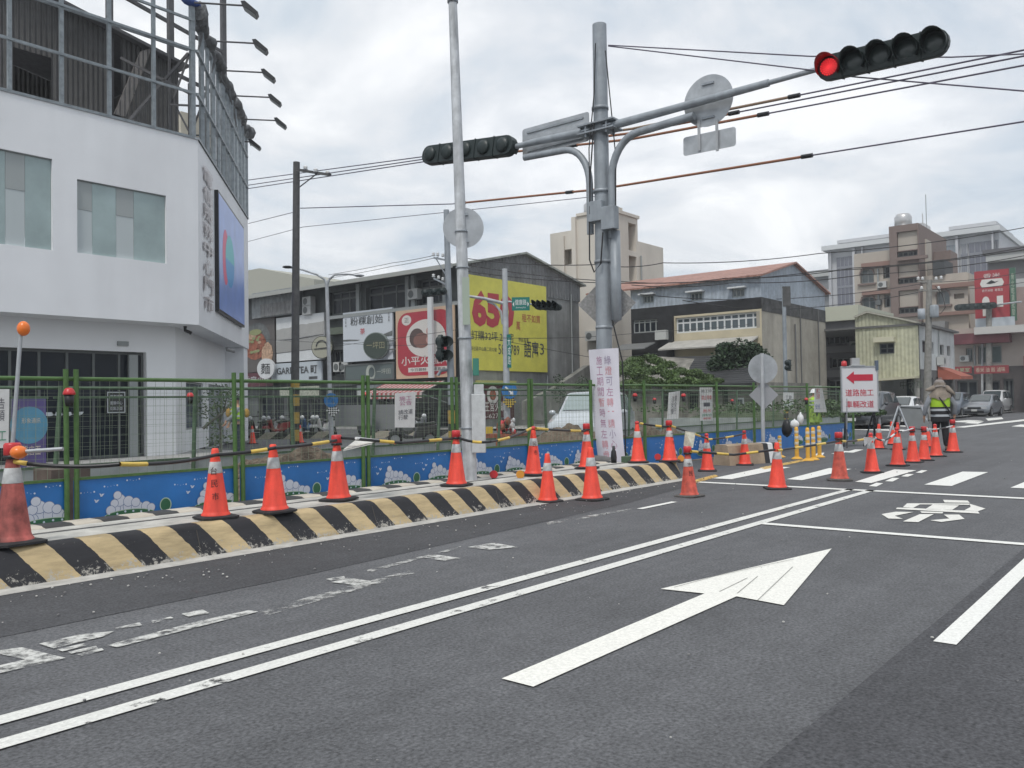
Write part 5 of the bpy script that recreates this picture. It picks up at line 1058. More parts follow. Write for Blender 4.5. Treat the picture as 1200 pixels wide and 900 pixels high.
def ex_noodle(t, g, w_, h_):
    m = MB(); m.m = 0; m.fpoly(g, ell(w_*.45, h_*.60, w_*.55 if 0 else w_*.42, h_*.33, 0), Z3); m.m = 1; m.fpoly(g, ell(w_*.40, h_*.50, w_*.36, h_*.27, 0, 16), Z3*2); m.m = 2; m.fpoly(g, ell(w_*.78, h_*.33, w_*.18, h_*.22, 0, 9), Z3*3); m.fpoly(g, ell(w_*.3, h_*.68, w_*.14, h_*.06, 0, 9), Z3*3); m.m = 3; m.fpoly(g, ell(w_*.42, h_*.75, w_*.20, h_*.06, 0, 9), Z3*4)
    rnd = random.Random(2)
    for i in range(26): m.m = rnd.choice([1, 2, 1, 3]); m.fpoly(g, ell(w_*rnd.uniform(.12, .7), h_*rnd.uniform(.3, .68), w_*.06, h_*.03, 0, 7), Z3*4.2+i*.0006)
    m.build('noodle_picture', [grey_f, brown_f, tan_f, M('food_green', (.24, .26, .12), .6)], t, w=True)
board('billboard', 'billboard with a photo of a noodle bowl beside the edge of the white building', FW, FW.rect(291, 374, 328, 436), .3, M('noodle_back', (.10, .09, .085), .6), ex_noodle)
board('shop_sign', 'dark maroon shop sign with white characters below the noodle billboard', FW, FW.rect(291, 437, 327, 453), .4, maroon_s, lambda t, g, w_, h_: text_mb(MB(), '麵', g, 0, 0, 1, 1) and text_mb(MB(), '麵', g, 0, 0, 1, 1) and (lambda m: (text_mb(m, '香麻小館', g, .3, .25, w_-.6, h_*.5, Z3), m.build('lettering', lw, t, w=True)))(MB()))
p = W(311, 432, x=XF-1.2); t = thing('round_sign', 'round white sign with a dark noodle character beside the tea shop', 'sign', p); nrm = Vector((-1, -.35, 0)).normalized()
MB().disc(p-nrm*.22, nrm, .68, .2, 28).build('disc', white_s, t, w=True); f = Fr(p, nrm.cross(Vector((0, 0, -1))) * 1, n=nrm); m = MB(); text_mb(m, '麵', f, -.36, -.36, .72, .72, .0); o = m.build('lettering', black, t, w=True)
def ex_tea_pic(t, g, w_, h_):
    rnd = random.Random(4); m = MB()
    for k, (y0, amp) in enumerate(((.78, .10), (.48, .05))):
        m.m = k; pts = [(w_*i/14, h_*(y0+amp*(.2*i/2-.6)*.6+rnd.uniform(-.02, .02))) for i in range(15)]; m.fpoly(g, [(0.02, h_*(y0-.28)), (w_-.02, h_*(y0-.24))]+pts[::-1], Z3*(k+1))
    m.m = 2; m.fpoly(g, [(0, h_*.50), (w_*.4, h_*.47), (w_, h_*.52), (w_, h_*.535), (w_*.4, h_*.50)], Z3*3)
    m.build('wave_picture', [M('tea_grey1', (.36, .36, .35), .6, n=(2, .1)), M('tea_grey2', (.30, .30, .29), .6), M('tea_line', (.08, .08, .08), .6)], t, w=True)
board('billboard', 'pale billboard with grey wave pattern above the tea shop sign', FW, FW.rect(330, 370, 386, 423), .3, white_s, ex_tea_pic)
def ex_gard(t, g, w_, h_):
    m = MB(); text_mb(m, 'GARD TEA 町', g, w_*.12, h_*.38, w_*.80, h_*.42, Z3*2, bold=.02); m.build('lettering', M('letter_dkgrey', (.06, .065, .07), .5), t, w=True)
    MB().fbx(g, w_*.76, w_*.92, h_*.08, h_*.22, .004, .015).build('small_box_mark', MATS['letter_dkgrey'], t, w=True)
board('shop_sign', 'white tea shop sign with black block letters behind the dark utility pole', FW, FW.rect(327, 425, 386, 447), .5, M('sign_white_blue', (.46, .51, .55), .5), ex_gard)
board('banner', 'pale printed cloth banner hanging under the tea shop sign', FW, FW.rect(337, 453, 383, 465), .6, M('banner_print', (.42, .44, .36), .6, n=(8, .5)), None, .03)
def round_board(lab, u, v, rr, mt_, mt2, arm, mark=None):
    p = W(u, v, x=XF-1.0); t = thing('round_sign', lab, 'sign', p); n_ = Vector((-1, -.5, 0)).normalized(); MB().disc(p-n_*.3, n_, rr, .26, 28).build('rim', mt2, t, w=True); MB().disc(p-n_*.035, n_, rr*.93, .03, 28).build('face', mt_, t, w=True)
    f = Fr(p+n_*.0, n_.cross(Vector((0, 0, -1))), n=n_)
    if mark: m = MB(); text_mb(m, mark, f, -rr*.7, -rr*.22, rr*1.4, rr*.5, .012); m.build('lettering', M('letter_gold', (.34, .33, .22), .5), t, w=True)
    else: 
        m = MB(); m.tube([f.pt(rr*.5*math.cos(R_(a)), rr*.1+rr*.5*math.sin(R_(a)), .01) for a in range(0, 200, 20)], .04, 6); m.bar(f.pt(-rr*.7, -.1, .01), f.pt(rr*.6, -.05, .01), .05); m.build('logo_line', MATS['letter_dkgrey'], t, w=True)
    m = MB(); 
    for dz in (-.25, .25): m.bar(p-n_*.2+Vector((0, 0, dz)), Vector((XF, p.y-arm, p.z+dz)), .07)
    m.build('bracket', wfd, t, w=True)
round_board('round pale sign with dark rim and line logo between tea shop and dessert shop', 377, 407, .72, M('face_pale', (.36, .36, .29), .5), M('rim_dark', (.07, .075, .06), .5), -.5)
round_board('round dark green sign on a bracket in front of the white dessert billboard', 440, 405, .80, dgreen_s, M('rim_grey', (.24, .28, .27), .5), 3.2, '一坪田')
def ex_dessert(t, g, w_, h_):
    m = MB(); text_mb(m, '粉粿創始', g, w_*.16, h_*.72, w_*.66, h_*.17, Z3*2); text_mb(m, '古\n早\n味', g, w_*.05, h_*.70, w_*.03, h_*.18, Z3*2); text_mb(m, '好\n滋\n味', g, w_*.92, h_*.73, w_*.03, h_*.18, Z3*2); m.build('lettering', MATS['letter_dkgrey'], t, w=True)
    m = MB(); text_mb(m, '茶', g, w_*.36, h_*.53, w_*.10, h_*.12, Z3*2); m.build('red_character', red_ink, t, w=True)
    m = MB(); m.fpoly(g, [(0.02, h_*.42), (w_*.3, h_*.41), (w_*.36, h_*.425), (w_*.15, h_*.45), (0.02, h_*.455)], Z3); m.fpoly(g, [(w_*.62, h_*.44), (w_-.02, h_*.45), (w_-.02, h_*.55), (w_*.84, h_*.50)], Z3); m.build('brush_strokes', grey_f, t, w=True)
board('billboard', 'white dessert shop billboard with four large black characters', FW, FW.rect(409, 364, 467, 423), .35, M('sign_white_cool', (.56, .60, .65), .5), ex_dessert)
def ex_green(t, g, w_, h_):
    m = MB(); text_mb(m, '一坪田', g, w_*.66, h_*.34, w_*.27, h_*.30, Z3); m.fpoly(g, ell(w_*.54, h_*.45, .42, .5, 0, 20), Z3); m.build('lettering', M('letter_pale', (.42, .45, .40), .5), t, w=True); MB().fpoly(g, ell(w_*.56, h_*.47, .26, .30, 0, 12), Z3*2).build('logo_centre', ggrey_s, t, w=True)
board('shop_sign', 'dark grey green shop sign under the dessert billboard', FW, FW.rect(413, 426, 471, 446), .5, ggrey_s, ex_green, fr=(wfd, .1))
board('banner', 'white banner with small print under the dark green shop sign', FW, FW.rect(423, 451, 464, 463), .3, M('banner_white', (.50, .53, .53), .6, n=(9, .3)), None, .03)
def ex_red(t, g, w_, h_):
    m = MB()
    def rr(e, k): return [(x, y) for cx, cy, a0 in ((w_-e-k, h_-e-k, 0), (e+k, h_-e-k, 90), (e+k, e+k, 180), (w_-e-k, e+k, 270)) for x, y in [(cx+k*math.cos(R_(a0+18*i)), cy+k*math.sin(R_(a0+18*i))) for i in range(6)]]
    MB().fpoly(g, rr(.16, .8), .004, .012).build('red_field', red_s, t, w=True)
    m = MB(); m.fpoly(g, ell(w_*.53, h_*.57, w_*.34, h_*.27, 0, 36), .018); m.fpoly(g, ell(w_*.20, h_*.85, w_*.085, h_*.075, 0, 20), .018); m.fpoly(g, ell(w_*.93, h_*.85, w_*.05, h_*.06, 0, 16), .018)
    e = h_*.04; m.fpoly(g, [(w_*.22, h_*.09), (w_*.9, h_*.09), (w_*.9, h_*.155), (w_*.22, h_*.155)], .018); text_mb(m, '小平火雞肉', g, w_*.10, h_*.19, w_*.82, h_*.13, .018, bold=.01)
    m.build('white_shapes', M('sign_white2', (.62, .60, .57), .5), t, w=True)
    m = MB(); text_mb(m, '正', g, w_*.165, h_*.82, w_*.08, h_*.065, .024); text_mb(m, '今日最鮮  市場直送', g, w_*.26, h_*.10, w_*.6, h_*.045, .024); m.build('small_lettering', MATS['letter_dkgrey'], t, w=True)
    m = MB(); m.m = 0; m.fpoly(g, ell(w_*.38, h_*.58, w_*.13, h_*.14, 0, 22), .022); m.m = 1; m.fpoly(g, ell(w_*.46, h_*.54, w_*.14, h_*.11, 0, 22), .028); m.m = 2; m.fpoly(g, ell(w_*.60, h_*.66, w_*.055, h_*.07, 0, 16), .034); m.fpoly(g, ell(w_*.58, h_*.54, w_*.04, h_*.05, 0, 12), .034)
    m.build('bird_emblem', [M('bird_dark', (.09, .06, .055), .6), M('bird_brown', (.22, .11, .09), .6), M('bird_pink', (.5, .28, .25), .6)], t, w=True)
board('billboard', 'tall red billboard with a white oval emblem left of the leaning lamp pole', FW, FW.rect(473, 362, 541, 443), .5, cream_s, ex_red)
t = board('sign_strip', 'narrow white vertical sign strip on the red billboard behind the small signal', FW, FW.rect(518, 350, 523, 443), 1.0, white_s, None, .15)
# awning
a0, b1 = FW.px(462, 449); a1, _ = FW.px(530, 449); aw = thing('awning', 'red and white striped shop awning under the red billboard', 'awning', FW.pt(a0, b1)); m = MB(); n_ = 26
for i in range(n_):
    x0, x1 = a0+(a1-a0)*i/n_, a0+(a1-a0)*(i+1)/n_; m.m = i % 2
    P = [FW.pt(x0, b1, .6), FW.pt(x1, b1, .6), FW.pt(x1, b1-.62, 2.4), FW.pt(x0, b1-.62, 2.4), FW.pt(x1, b1-.95, 2.42), FW.pt(x0, b1-.95, 2.42)]; m.add(P, [(0, 1, 2, 3), (3, 2, 4, 5)]); m.add([p-Vector((0, 0, .04)) for p in P[:4]], [(3, 2, 1, 0)])
m.build('canopy', [M('awning_red', (.36, .05, .06), .7), M('awning_white', (.5, .44, .42), .7)], aw, w=True); m = MB(); [m.bar(FW.pt(a_, b1-.7, 2.38), FW.pt(a_, b1-1.2, .4), .04) for a_ in (a0+.1, (a0+a1)/2, a1-.1)]; m.build('strut', wfg, aw, w=True)
# yellow billboard on the gable
def ex_yel(t, g, w_, h_):
    m = MB(); text_mb(m, '650', g, w_*.07, h_*.46, w_*.50, h_*.39, Z3, bold=.05); text_mb(m, '萬', g, w_*.595, h_*.46, w_*.05, h_*.10, Z3); text_mb(m, '租不如買', g, w_*.67, h_*.56, w_*.24, h_*.09, Z3); m.build('red_lettering', M('bill_red', (.42, .045, .06), .5), t, w=True)
    m = MB(); text_mb(m, '訂購32坪 2-3房', g, w_*.06, h_*.32, w_*.50, h_*.10, Z3); text_mb(m, '學區首選', g, w_*.62, h_*.33, w_*.13, h_*.05, Z3); text_mb(m, '新社區中山路二段32號', g, w_*.05, h_*.205, w_*.30, h_*.045, Z3); text_mb(m, '58-1789', g, w_*.37, h_*.18, w_*.26, h_*.11, Z3)
    text_mb(m, '語\n寓', g, w_*.72, h_*.14, w_*.0001+w_*.09, h_*.22, Z3) if 0 else text_mb(m, '語寓', g, w_*.69, h_*.16, w_*.19, h_*.19, Z3, bold=.01); text_mb(m, '3', g, w_*.90, h_*.20, w_*.055, h_*.13, Z3); m.build('black_lettering', MATS['letter_dkgrey'], t, w=True)
Lb = FG.px(547, 400, .2)[0]; 
board('billboard', 'large yellow property billboard with big red 650 on the grey gable wall', FG, (FG.px(546, 400, .2)[0], FG.px(600, 435, .2)[1], FG.px(641, 400, .2)[0], (FG.px(547, 320, .2)[1]+FG.px(641, 337, .2)[1])/2), .06, M('bill_yellow', (.64, .60, .10), .55, n=(1.5, .12)), ex_yel, .14)
def ex_hot(t, g, w_, h_):
    m = MB(); text_mb(m, '牛王宮火鍋', g, w_*.03, h_*.22, w_*.7, h_*.30, Z3, bold=.01); text_mb(m, '06-627', g, w_*.05, h_*.02, w_*.5, h_*.14, Z3); m.fpoly(g, ell(w_*.40, h_*.72, w_*.16, h_*.27, 0, 24), Z3); m.build('lettering', MATS['sign_white2'], t, w=True)
    MB().fpoly(g, ell(w_*.40, h_*.72, w_*.09, h_*.16, 0, 18), Z3*2).build('picture', brown_f, t, w=True)
board('shop_sign', 'maroon hot pot shop sign with white characters at the foot of the gable wall', FG, (FG.px(548, 0)[0], FG.px(570, 491)[1], FG.px(590, 0)[0], FG.px(570, 452)[1]), .2, maroon_s, ex_hot)
m = MB(); f = FG; m.fpoly(f, [f.px(u, v, 2) for u, v in ((618, 492), (745, 497), (745, 447), (700, 428), (690, 428), (650, 455), (618, 470))], 1.6, 2.0)
tag(m.build('ruined_wall', M('ruin', (.22, .22, .205), .9, n=(1.5, .4), streak=(1, .3))), 'sloping remains of a concrete wall behind the white van', 'wall')

# ---- cream stepped tower
def boxb(m, x0, x1, y0, y1, z0, z1): m.bx(x0, x1, y0, y1, z0, z1)
cream_w = M('cream_wall', (.57, .53, .47), .8, n=(.35, .08), streak=(.5, .12)); cream_sh = M('cream_recess_shade', (.26, .235, .21), .8)  # second cream is the wall colour darkened to stand for shade in the recesses
P = W(715, 247, D=60); cx, cy = P.x, P.y; zt0 = P.z
FT = Fr((cx, 0, 0), (0, -1, 0)); FT.o = Vector((cx, W(646, 300, x=cx).y, 0)); FTs = Fr((cx, cy, 0), (1, 0, 0))
yL = FT.o.y; yM = W(676, 260, x=cx).y; zl = W(668, 271, x=cx).z; xR1 = W(747, 260, y=cy).x; xR2 = W(777, 290, y=cy).x; zr_ = W(760, 286, y=cy).z
tw_ = thing('stepped_tower_building', 'tall cream stepped building with a roof tank behind the thick mast', 'building', (cx, cy, 0))
wl = FT.rect(659, 292, 673.5, 310); wr1 = (FTs.px(736.5, 280)[0], FTs.px(741, 294)[1], FTs.px(745.5, 280)[0], FTs.px(741, 262)[1]); wr2 = (wr1[0], FTs.px(741, 330)[1], wr1[2], FTs.px(741, 300)[1]); wl2 = FT.rect(656, 440, 676, 452)
m = MB(); wall_holes(m, FT, 0, 0, yL-yM, zl, [wl, wl2], .8); wall_holes(m, FT, yL-yM, 0, yL-cy, zt0, [], .5)
m.bx(cx+.9, cx+8, yM, yL, 0, zl); m.bx(cx+.9, xR1, cy+.9, yM-.01, 0, zt0); wall_holes(m, FTs, 0, 0, xR1-cx, zt0, [wr1, wr2], .7); wall_holes(m, FTs, xR1-cx, 0, xR2-cx, zr_, [], .5); m.bx(xR1+.02, xR2, cy+.02, cy+8, 0, zr_)
m.add([(cx, cy, zt0), (xR1, cy, zt0), (xR1, yM, zt0), (cx, yM, zt0)], [(0, 1, 2, 3)]); m.add([(cx, yM, zl), (cx+8, yM, zl), (cx+8, yL, zl), (cx, yL, zl)], [(0, 1, 2, 3)])
m.add([(cx, yM, zl), (cx, yM, zt0), (cx+5, yM, zt0), (cx+5, yM, zl)], [(0, 1, 2, 3)]); m.add([(xR1, cy, zr_), (xR1, cy+8, zr_), (xR1, cy+8, zt0), (xR1, cy, zt0)], [(0, 1, 2, 3)]); m.add([(cx, yL, 0), (cx, yL, zl), (cx+8, yL, zl), (cx+8, yL, 0)], [(0, 1, 2, 3)])
m.build('wall', cream_w, tw_, w=True)
MB().fbx(FT, yL-yM-.35, yL-yM-.0, 0, zt0-.02, .004, .22).fbx(FT, 1.0, 1.25, 0, zl-.3, .004, .15).fbx(FT, (yL-cy)*.80, (yL-cy)*.84, 0, zt0-.2, .004, .12).build('pier', cream_w, tw_, w=True)
MB().fbx(FTs, -.1, xR1-cx+.1, zt0, zt0+.22, -.3, .12).fbx(FT, yL-yM, yL-cy-.01, zt0, zt0+.2, -.3, .12).build('coping', cream_w, tw_, w=True)
window(tw_, FT, (wl[0]+(wl[2]-wl[0])*.5, wl[1], wl[2]-.1, wl[1]+(wl[3]-wl[1])*.5), wfd, g_dark, 1, dp=.78)
for h in (wr1, wr2): MB().fbx(FTs, h[0]+.02, h[2]-.02, h[1]+.02, h[3]-.02, -.69, -.66).build('shaded_recess_back', cream_sh, tw_, w=True); window(tw_, FTs, (h[0]+.1, h[1]+.1, h[0]+(h[2]-h[0])*.6, h[1]+(h[3]-h[1])*.35), wfd, g_dark, 1, dp=.64)  # plain sheets at the back of the recesses, shade put into their colour
q = W(693, 254, x=cx+1.2); MB().lathe([(.0001, 0), (.55, 0), (.55, 1.0), (.4, 1.15), (.0001, 1.2)], 14, (q.x, q.y, zt0)).build('water_tank', M('tank_steel', (.5, .5, .5), .35, m=.6), tw_, w=True)
q = W(727, 245, y=cy+1); MB().bx(q.x-.5, q.x+.3, q.y, q.y+2, zt0, zt0+.9).build('roof_block', cream_w, tw_, w=True)

# ---- old house with blue metal rooftop extension
hx, hy = 44.2, W(892, 347, x=44.2).y; FH = Fr((hx, W(740, 400, x=hx).y, 0), (0, -1, 0)); LH = FH.o.y-hy; FHs = Fr((hx, hy, 0), (1, 0, 0)); xe2 = W(967, 366, y=hy).x; LS = xe2-hx
zb1 = W(892, 348, x=hx).z; hs = thing('old_house', 'old dark and cream house with a blue metal rooftop storey and concrete side wall', 'building', (hx, hy, 0))
blk = M('stained_black', (.022, .023, .026), .85, n=(1.2, .6)); crm = M('cream_band', (.52, .46, .33), .75, n=(1, .12)); hside = M('plank_concrete', (.36, .335, .285), .85, n=(1.2, .2), streak=(.9, .22)); bluem = corrug('blue_metal', (.36, .41, .47), .25, 'Y', .05, streak=.1); bluems = corrug('blue_metal_side', (.36, .41, .47), .25, 'X', .05, streak=.1)
def fr2(u0, v0, u1, v1): return FH.rect(u0, v0, u1, v1)
aw0 = FH.px(789, 380)[0]; hw = (FH.px(791, 378)[0], FH.px(840, 394)[1]+.0, FH.px(890, 372)[0], FH.px(840, 372)[1]); hw = (FH.px(791.5, 380)[0], FH.px(890, 384)[1], FH.px(890.5, 380)[0], FH.px(890, 364.5)[1]); hv = (FH.px(741.5, 380)[0], FH.px(760, 389.5)[1], FH.px(781, 380)[0], FH.px(760, 374)[1])
zband = hw[3]+.12
m = MB(); wall_holes(m, FH, 0, 0, aw0, zband, [hv], .2); wall_holes(m, FH, 0, zband, LH, zb1, [], .1); m.build('dark_wall', blk, hs, w=True)
m = MB(); g0 = (aw0+.6, .1, LH-1.5, hw[1]-1.9); wall_holes(m, FH, aw0, 0, LH, zband, [hw, g0], .25); m.build('cream_wall', crm, hs, w=True)
m = MB(); m.fbx(FHs, .003, LS, 0, zb1-.75, -.3, 0); m.build('side_wall', hside, hs, w=True); MB().fbx(FHs, .003, LS, zb1-.746, zb1, -.3, .02).build('stained_band', M('stained_band', (.075, .075, .075), .85, n=(2, .7)), hs, w=True)
m = MB(); [m.fbx(FHs, LS*k-.05, LS*k+.05, 0, zb1-.02, .024, .06) for k in (.56, .86)]; m.build('drain_pipe', M('pipe_dark', (.12, .12, .12), .7), hs, w=True)
MB().fbx(FH, aw0-.9, aw0+.05, 0, zband, .004, .25).build('pilaster', blk, hs, w=True); MB().bx(xe2-.3, xe2, hy+.3, FH.o.y, 0, zb1).bx(hx+.3, xe2, FH.o.y-.3, FH.o.y, 0, zb1).build('rear_wall', hside, hs, w=True)
window(hs, FH, hw, wfr, g_mid, 12, dp=.2, fw_=.09, transom=.66); window(hs, FH, hv, wfg, g_dark, 6, dp=.16, fw_=.07, transom=.8)
a, b = FH.px(773, 399); MB().fbx(FH, a, a+.72, b, b+.55, .25, .55).build('air_conditioner', MATS['ac_white'], hs, w=True)
m = MB(); a0 = FH.px(786, 400)[0]; a1 = FH.px(889, 400)[0]; zc = FH.px(889, 399)[1]; m.add([FH.pt(a0, zc+.25, .03), FH.pt(a1, zc+.25, .03), FH.pt(a1, zc-.25, 1.5), FH.pt(a0, zc-.25, 1.5), FH.pt(a0, zc+.17, .03), FH.pt(a1, zc+.17, .03), FH.pt(a1, zc-.33, 1.5), FH.pt(a0, zc-.33, 1.5)], [(0, 1, 2, 3), (7, 6, 5, 4), (3, 2, 6, 7), (0, 3, 7, 4), (1, 5, 6, 2)]); m.build('canopy', M('canopy_grey', (.42, .41, .38), .7, n=(2, .2)), hs, w=True)
m = MB(); a0 = FH.px(733, 400)[0]; a1 = aw0-1; m.add([FH.pt(a0, zc+.25, .3), FH.pt(a1, zc+.25, .3), FH.pt(a1, zc-.15, 1.6), FH.pt(a0, zc-.15, 1.6), FH.pt(a0, zc+.2, .3), FH.pt(a1, zc+.2, .3), FH.pt(a1, zc-.2, 1.6), FH.pt(a0, zc-.2, 1.6)], [(0, 1, 2, 3), (7, 6, 5, 4), (3, 2, 6, 7)]); m.build('canopy', M('canopy_dark', (.15, .155, .155), .7), hs, w=True)
MB().fbx(FH, aw0+.6, LH-1.5, .1, hw[1]-1.9, -.24, -.2).build('dark_opening', g_dark, hs, w=True)
# rooftop storey
zeb = W(891, 321, x=hx).z; zp2 = W(928.5, 308, y=hy).z; xm2 = W(928.5, 308, y=hy).x; zer = W(966, 340, y=hy).z
hb = [FH.rect(*r) for r in ((753.5, 346, 766, 355), (809, 343, 823, 352.5), (858, 338.5, 872.5, 348))]
m = MB(); wall_holes(m, FH, -.0, zb1+.005, LH, zeb, hb, .12); m.build('upper_wall', bluem, hs, w=True)
m = MB().fpoly(FHs, [(.003, zb1+.005), (LS, zb1+.005), (LS, zer), (xm2-hx, zp2), (.003, zeb)], -.2, -.003); m.build('upper_gable', bluems, hs, w=True)
for h in hb: window(hs, FH, h, wfg, g_mid, 3, dp=.1, fw_=.06); MB().fbx(FH, h[0]-.15, h[2]+.15, h[3]+.02, h[3]+.1, .004, .35).build('window_hood', wfr, hs, w=True)
m = MB(); yy0, yy1 = hy-.25, FH.o.y+3
for (xa, za, xb, zb) in ((hx-.35, zeb-.06, xm2, zp2+.04), (xm2, zp2+.04, xe2+.4, zer-.16)): m.add([(xa, yy0, za), (xb, yy0, zb), (xb, yy1, zb), (xa, yy1, za), (xa, yy0, za-.1), (xb, yy0, zb-.1), (xb, yy1, zb-.1), (xa, yy1, za-.1)], [(0, 1, 2, 3), (7, 6, 5, 4), (0, 4, 5, 1), (1, 5, 6, 2), (2, 6, 7, 3), (3, 7, 4, 0)])
m.build('roof', corrug('roof_red', (.36, .19, .15), .4, 'Y', .1, streak=.15), hs, w=True)

# ---- derelict low house with vines
dx = 37.2; FD = Fr((dx, W(733, 450, x=dx).y, 0), (0, -1, 0)); yD0 = FD.o.y; yD1 = W(884, 450, x=dx).y; LD = yD0-yD1; zd = FD.px(830, 449)[1]
dh = thing('derelict_house', 'low derelict house with black tiled roof and broken walls half covered by vines', 'building', (dx, yD1, 0)); dw = M('derelict_wall', (.22, .21, .185), .9, n=(1.5, .5), streak=(1.2, .35))
hd = [FD.rect(776, 455, 786, 482), FD.rect(806, 460, 818, 480), FD.rect(846, 456, 853, 474), FD.rect(862, 466, 872, 476), FD.rect(885.5, 468, 890, 480)][:4]
m = MB(); wall_holes(m, FD, 0, 0, LD, zd, hd, .25); m.bx(dx+.3, dx+7, yD1, yD1+.2, 0, zd); m.build('wall', dw, dh, w=True)
for h in hd[:3]: MB().fbx(FD, h[0], h[2], h[1], h[3], -.26, -.24).build('dark_opening', g_dark, dh, w=True)
window(dh, FD, hd[3], wfr, g_mid, 1, dp=.06, fw_=.08)
h = FD.rect(884, 467, 905, 478); o = window(dh, Fr(FD.pt(0, 0, .15), FD.r), h, wfr, M('glass_murky', (.16, .17, .15), .4), 1, dp=.1, fw_=.08)
zR = W(800, 417, x=dx+4.2).z; m = MB(); a0 = FD.px(790, 430)[0]
q = [FD.pt(a0-4, zR, -4.2), FD.pt(FD.px(835, 0)[0], zR-.1, -4.2), FD.pt(LD+.3, zd-.05, .5), FD.pt(a0-4, zd+.0, .5)]; m.add(q+[p-Vector((0, 0, .15)) for p in q], [(0, 1, 2, 3), (7, 6, 5, 4), (0, 4, 5, 1), (1, 5, 6, 2), (2, 6, 7, 3), (3, 7, 4, 0)]); m.build('roof', corrug('black_tiles', (.035, .037, .04), .35, 'X', .3), dh, w=True)
m = MB(); q = [FD.pt(-1, zR+.1, -4), FD.pt(a0, zR-.3, -3.6), FD.pt(a0+1.5, zd, .3), FD.pt(-1, zd+.1, .3)]; m.add(q+[p-Vector((0, 0, .4)) for p in q], [(0, 1, 2, 3), (7, 6, 5, 4), (0, 4, 5, 1), (3, 7, 4, 0), (2, 6, 7, 3)]); m.build('roof_left', dw, dh, w=True)
# low pale wall along the road before it
tag(MB().bx(29.5, 29.7, 12.7, W(760, 480, x=29.5).y, 0, .75).build('low_wall', M('low_wall_pale', (.36, .39, .38), .8, n=(1.5, .3))), 'long low pale wall in front of the derelict house', 'wall')

# ---- foliage
def leafmat(name, c, var=.6):
    mt = bpy.data.materials.new(name); mt.use_nodes = True; t = mt.node_tree; p = t.nodes['Principled BSDF']; p.inputs['Roughness'].default_value = .55
    tcn = t.nodes.new('ShaderNodeTexCoord'); q = t.nodes.new('ShaderNodeTexNoise'); q.inputs['Scale'].default_value = 2.2; q.inputs['Detail'].default_value = 5; t.links.new(tcn.outputs['Object'], q.inputs[0])
    r = t.nodes.new('ShaderNodeValToRGB'); e = r.color_ramp.elements; e[0].position = .3; e[0].color = (*[x*(1-var) for x in c], 1); e[1].position = .7; e[1].color = (*[x*(1+var) for x in c], 1)
    t.links.new(q.outputs[0], r.inputs[0]); t.links.new(r.outputs[0], p.inputs['Base Color']); return mt
def leaves(m, n, sampler, size, rnd, droop=0):
    for _ in range(n):
        p = sampler(rnd); s = size*rnd.uniform(.6, 1.4)
        a = Vector((rnd.gauss(0, 1), rnd.gauss(0, 1), rnd.gauss(0, .6)-droop)).normalized(); b = a.cross(Vector((rnd.gauss(0, 1), rnd.gauss(0, 1), rnd.gauss(0, 1)))).normalized()
        m.add([p-a*s, p-b*s*.45+a*s*.1, p+a*s, p+b*s*.45+a*s*.1], [(0, 1, 2, 3)])
lf1 = leafmat('leaf_green', (.045, .085, .025)); lf2 = leafmat('leaf_dark', (.022, .050, .018)); lf3 = leafmat('leaf_vine', (.08, .13, .038), .5)
def blob(cs):
    def s(r):
        c, rad = r.choice(cs); v = Vector((r.gauss(0, 1), r.gauss(0, 1), r.gauss(0, 1))).normalized(); k = r.random()**.35; return Vector((c[0]+v.x*rad[0]*k, c[1]+v.y*rad[1]*k, c[2]+v.z*rad[2]*k))
    return s
rnd = random.Random(11)
# vine mass lying on the left roof: ridged heaps running down to the right
cs = []
def ridge(p, q, r0, r1, n=9):
    for i in range(n): k = i/(n-1); c = p.lerp(q, k); r = r0+(r1-r0)*k; cs.append((c+Vector((rnd.uniform(-.2, .2), rnd.uniform(-.2, .2), rnd.uniform(-.1, .1))), (r*1.3, r*1.2, r*.55)))
D = 38; ridge(W(762, 421, D=D), W(838, 445, D=D-1.5), .30, .22, 14); ridge(W(742, 424, D=D), W(812, 450, D=D-3), .38, .25, 14); ridge(W(737, 436, D=D-2), W(786, 455, D=D-3), .42, .25); ridge(W(736, 432, D=D-1), W(748, 455, D=D-3), .45, .35, 5); ridge(W(790, 452, D=D-3), W(836, 446, D=D-3), .2, .15, 8)
m = MB(); leaves(m, 24000, blob(cs), .055, rnd, .8); tag(m.build('vine_mass', lf3), 'bright green vines sprawling over the left roof of the derelict house', 'vines', kind='stuff')
m = MB(); cs = [(W(u, v, D=42), (r, r, r*.8)) for u, v, r in ((852, 420, .8), (868, 414, .9), (882, 424, 1.0), (842, 428, .6), (872, 430, .9), (890, 434, .7), (858, 432, .8), (850, 410, .5), (880, 412, .6))]; leaves(m, 9000, blob(cs), .085, rnd)
t = thing('bushy_tree', 'dark bushy tree between the black tiled roof and the cream house front', 'tree', Vector((W(870, 440, D=42).x, W(870, 440, D=42).y, 0))); m.build('crown', lf2, t, w=True); b0 = t.location.copy()
m = MB(); m.tube([b0, b0+Vector((0, .1, 1.5)), b0+Vector((.1, -.1, 3))], [.16, .12, .06], 8); [m.tube([b0+Vector((0, .1, 1.4)), b0+Vector((dx_, dy_, 2.8))], [.07, .03], 6) for dx_, dy_ in ((.6, .5), (-.5, -.6), (.2, -.7))]; m.build('trunk', M('bark', (.08, .065, .05), .9), t, w=True)
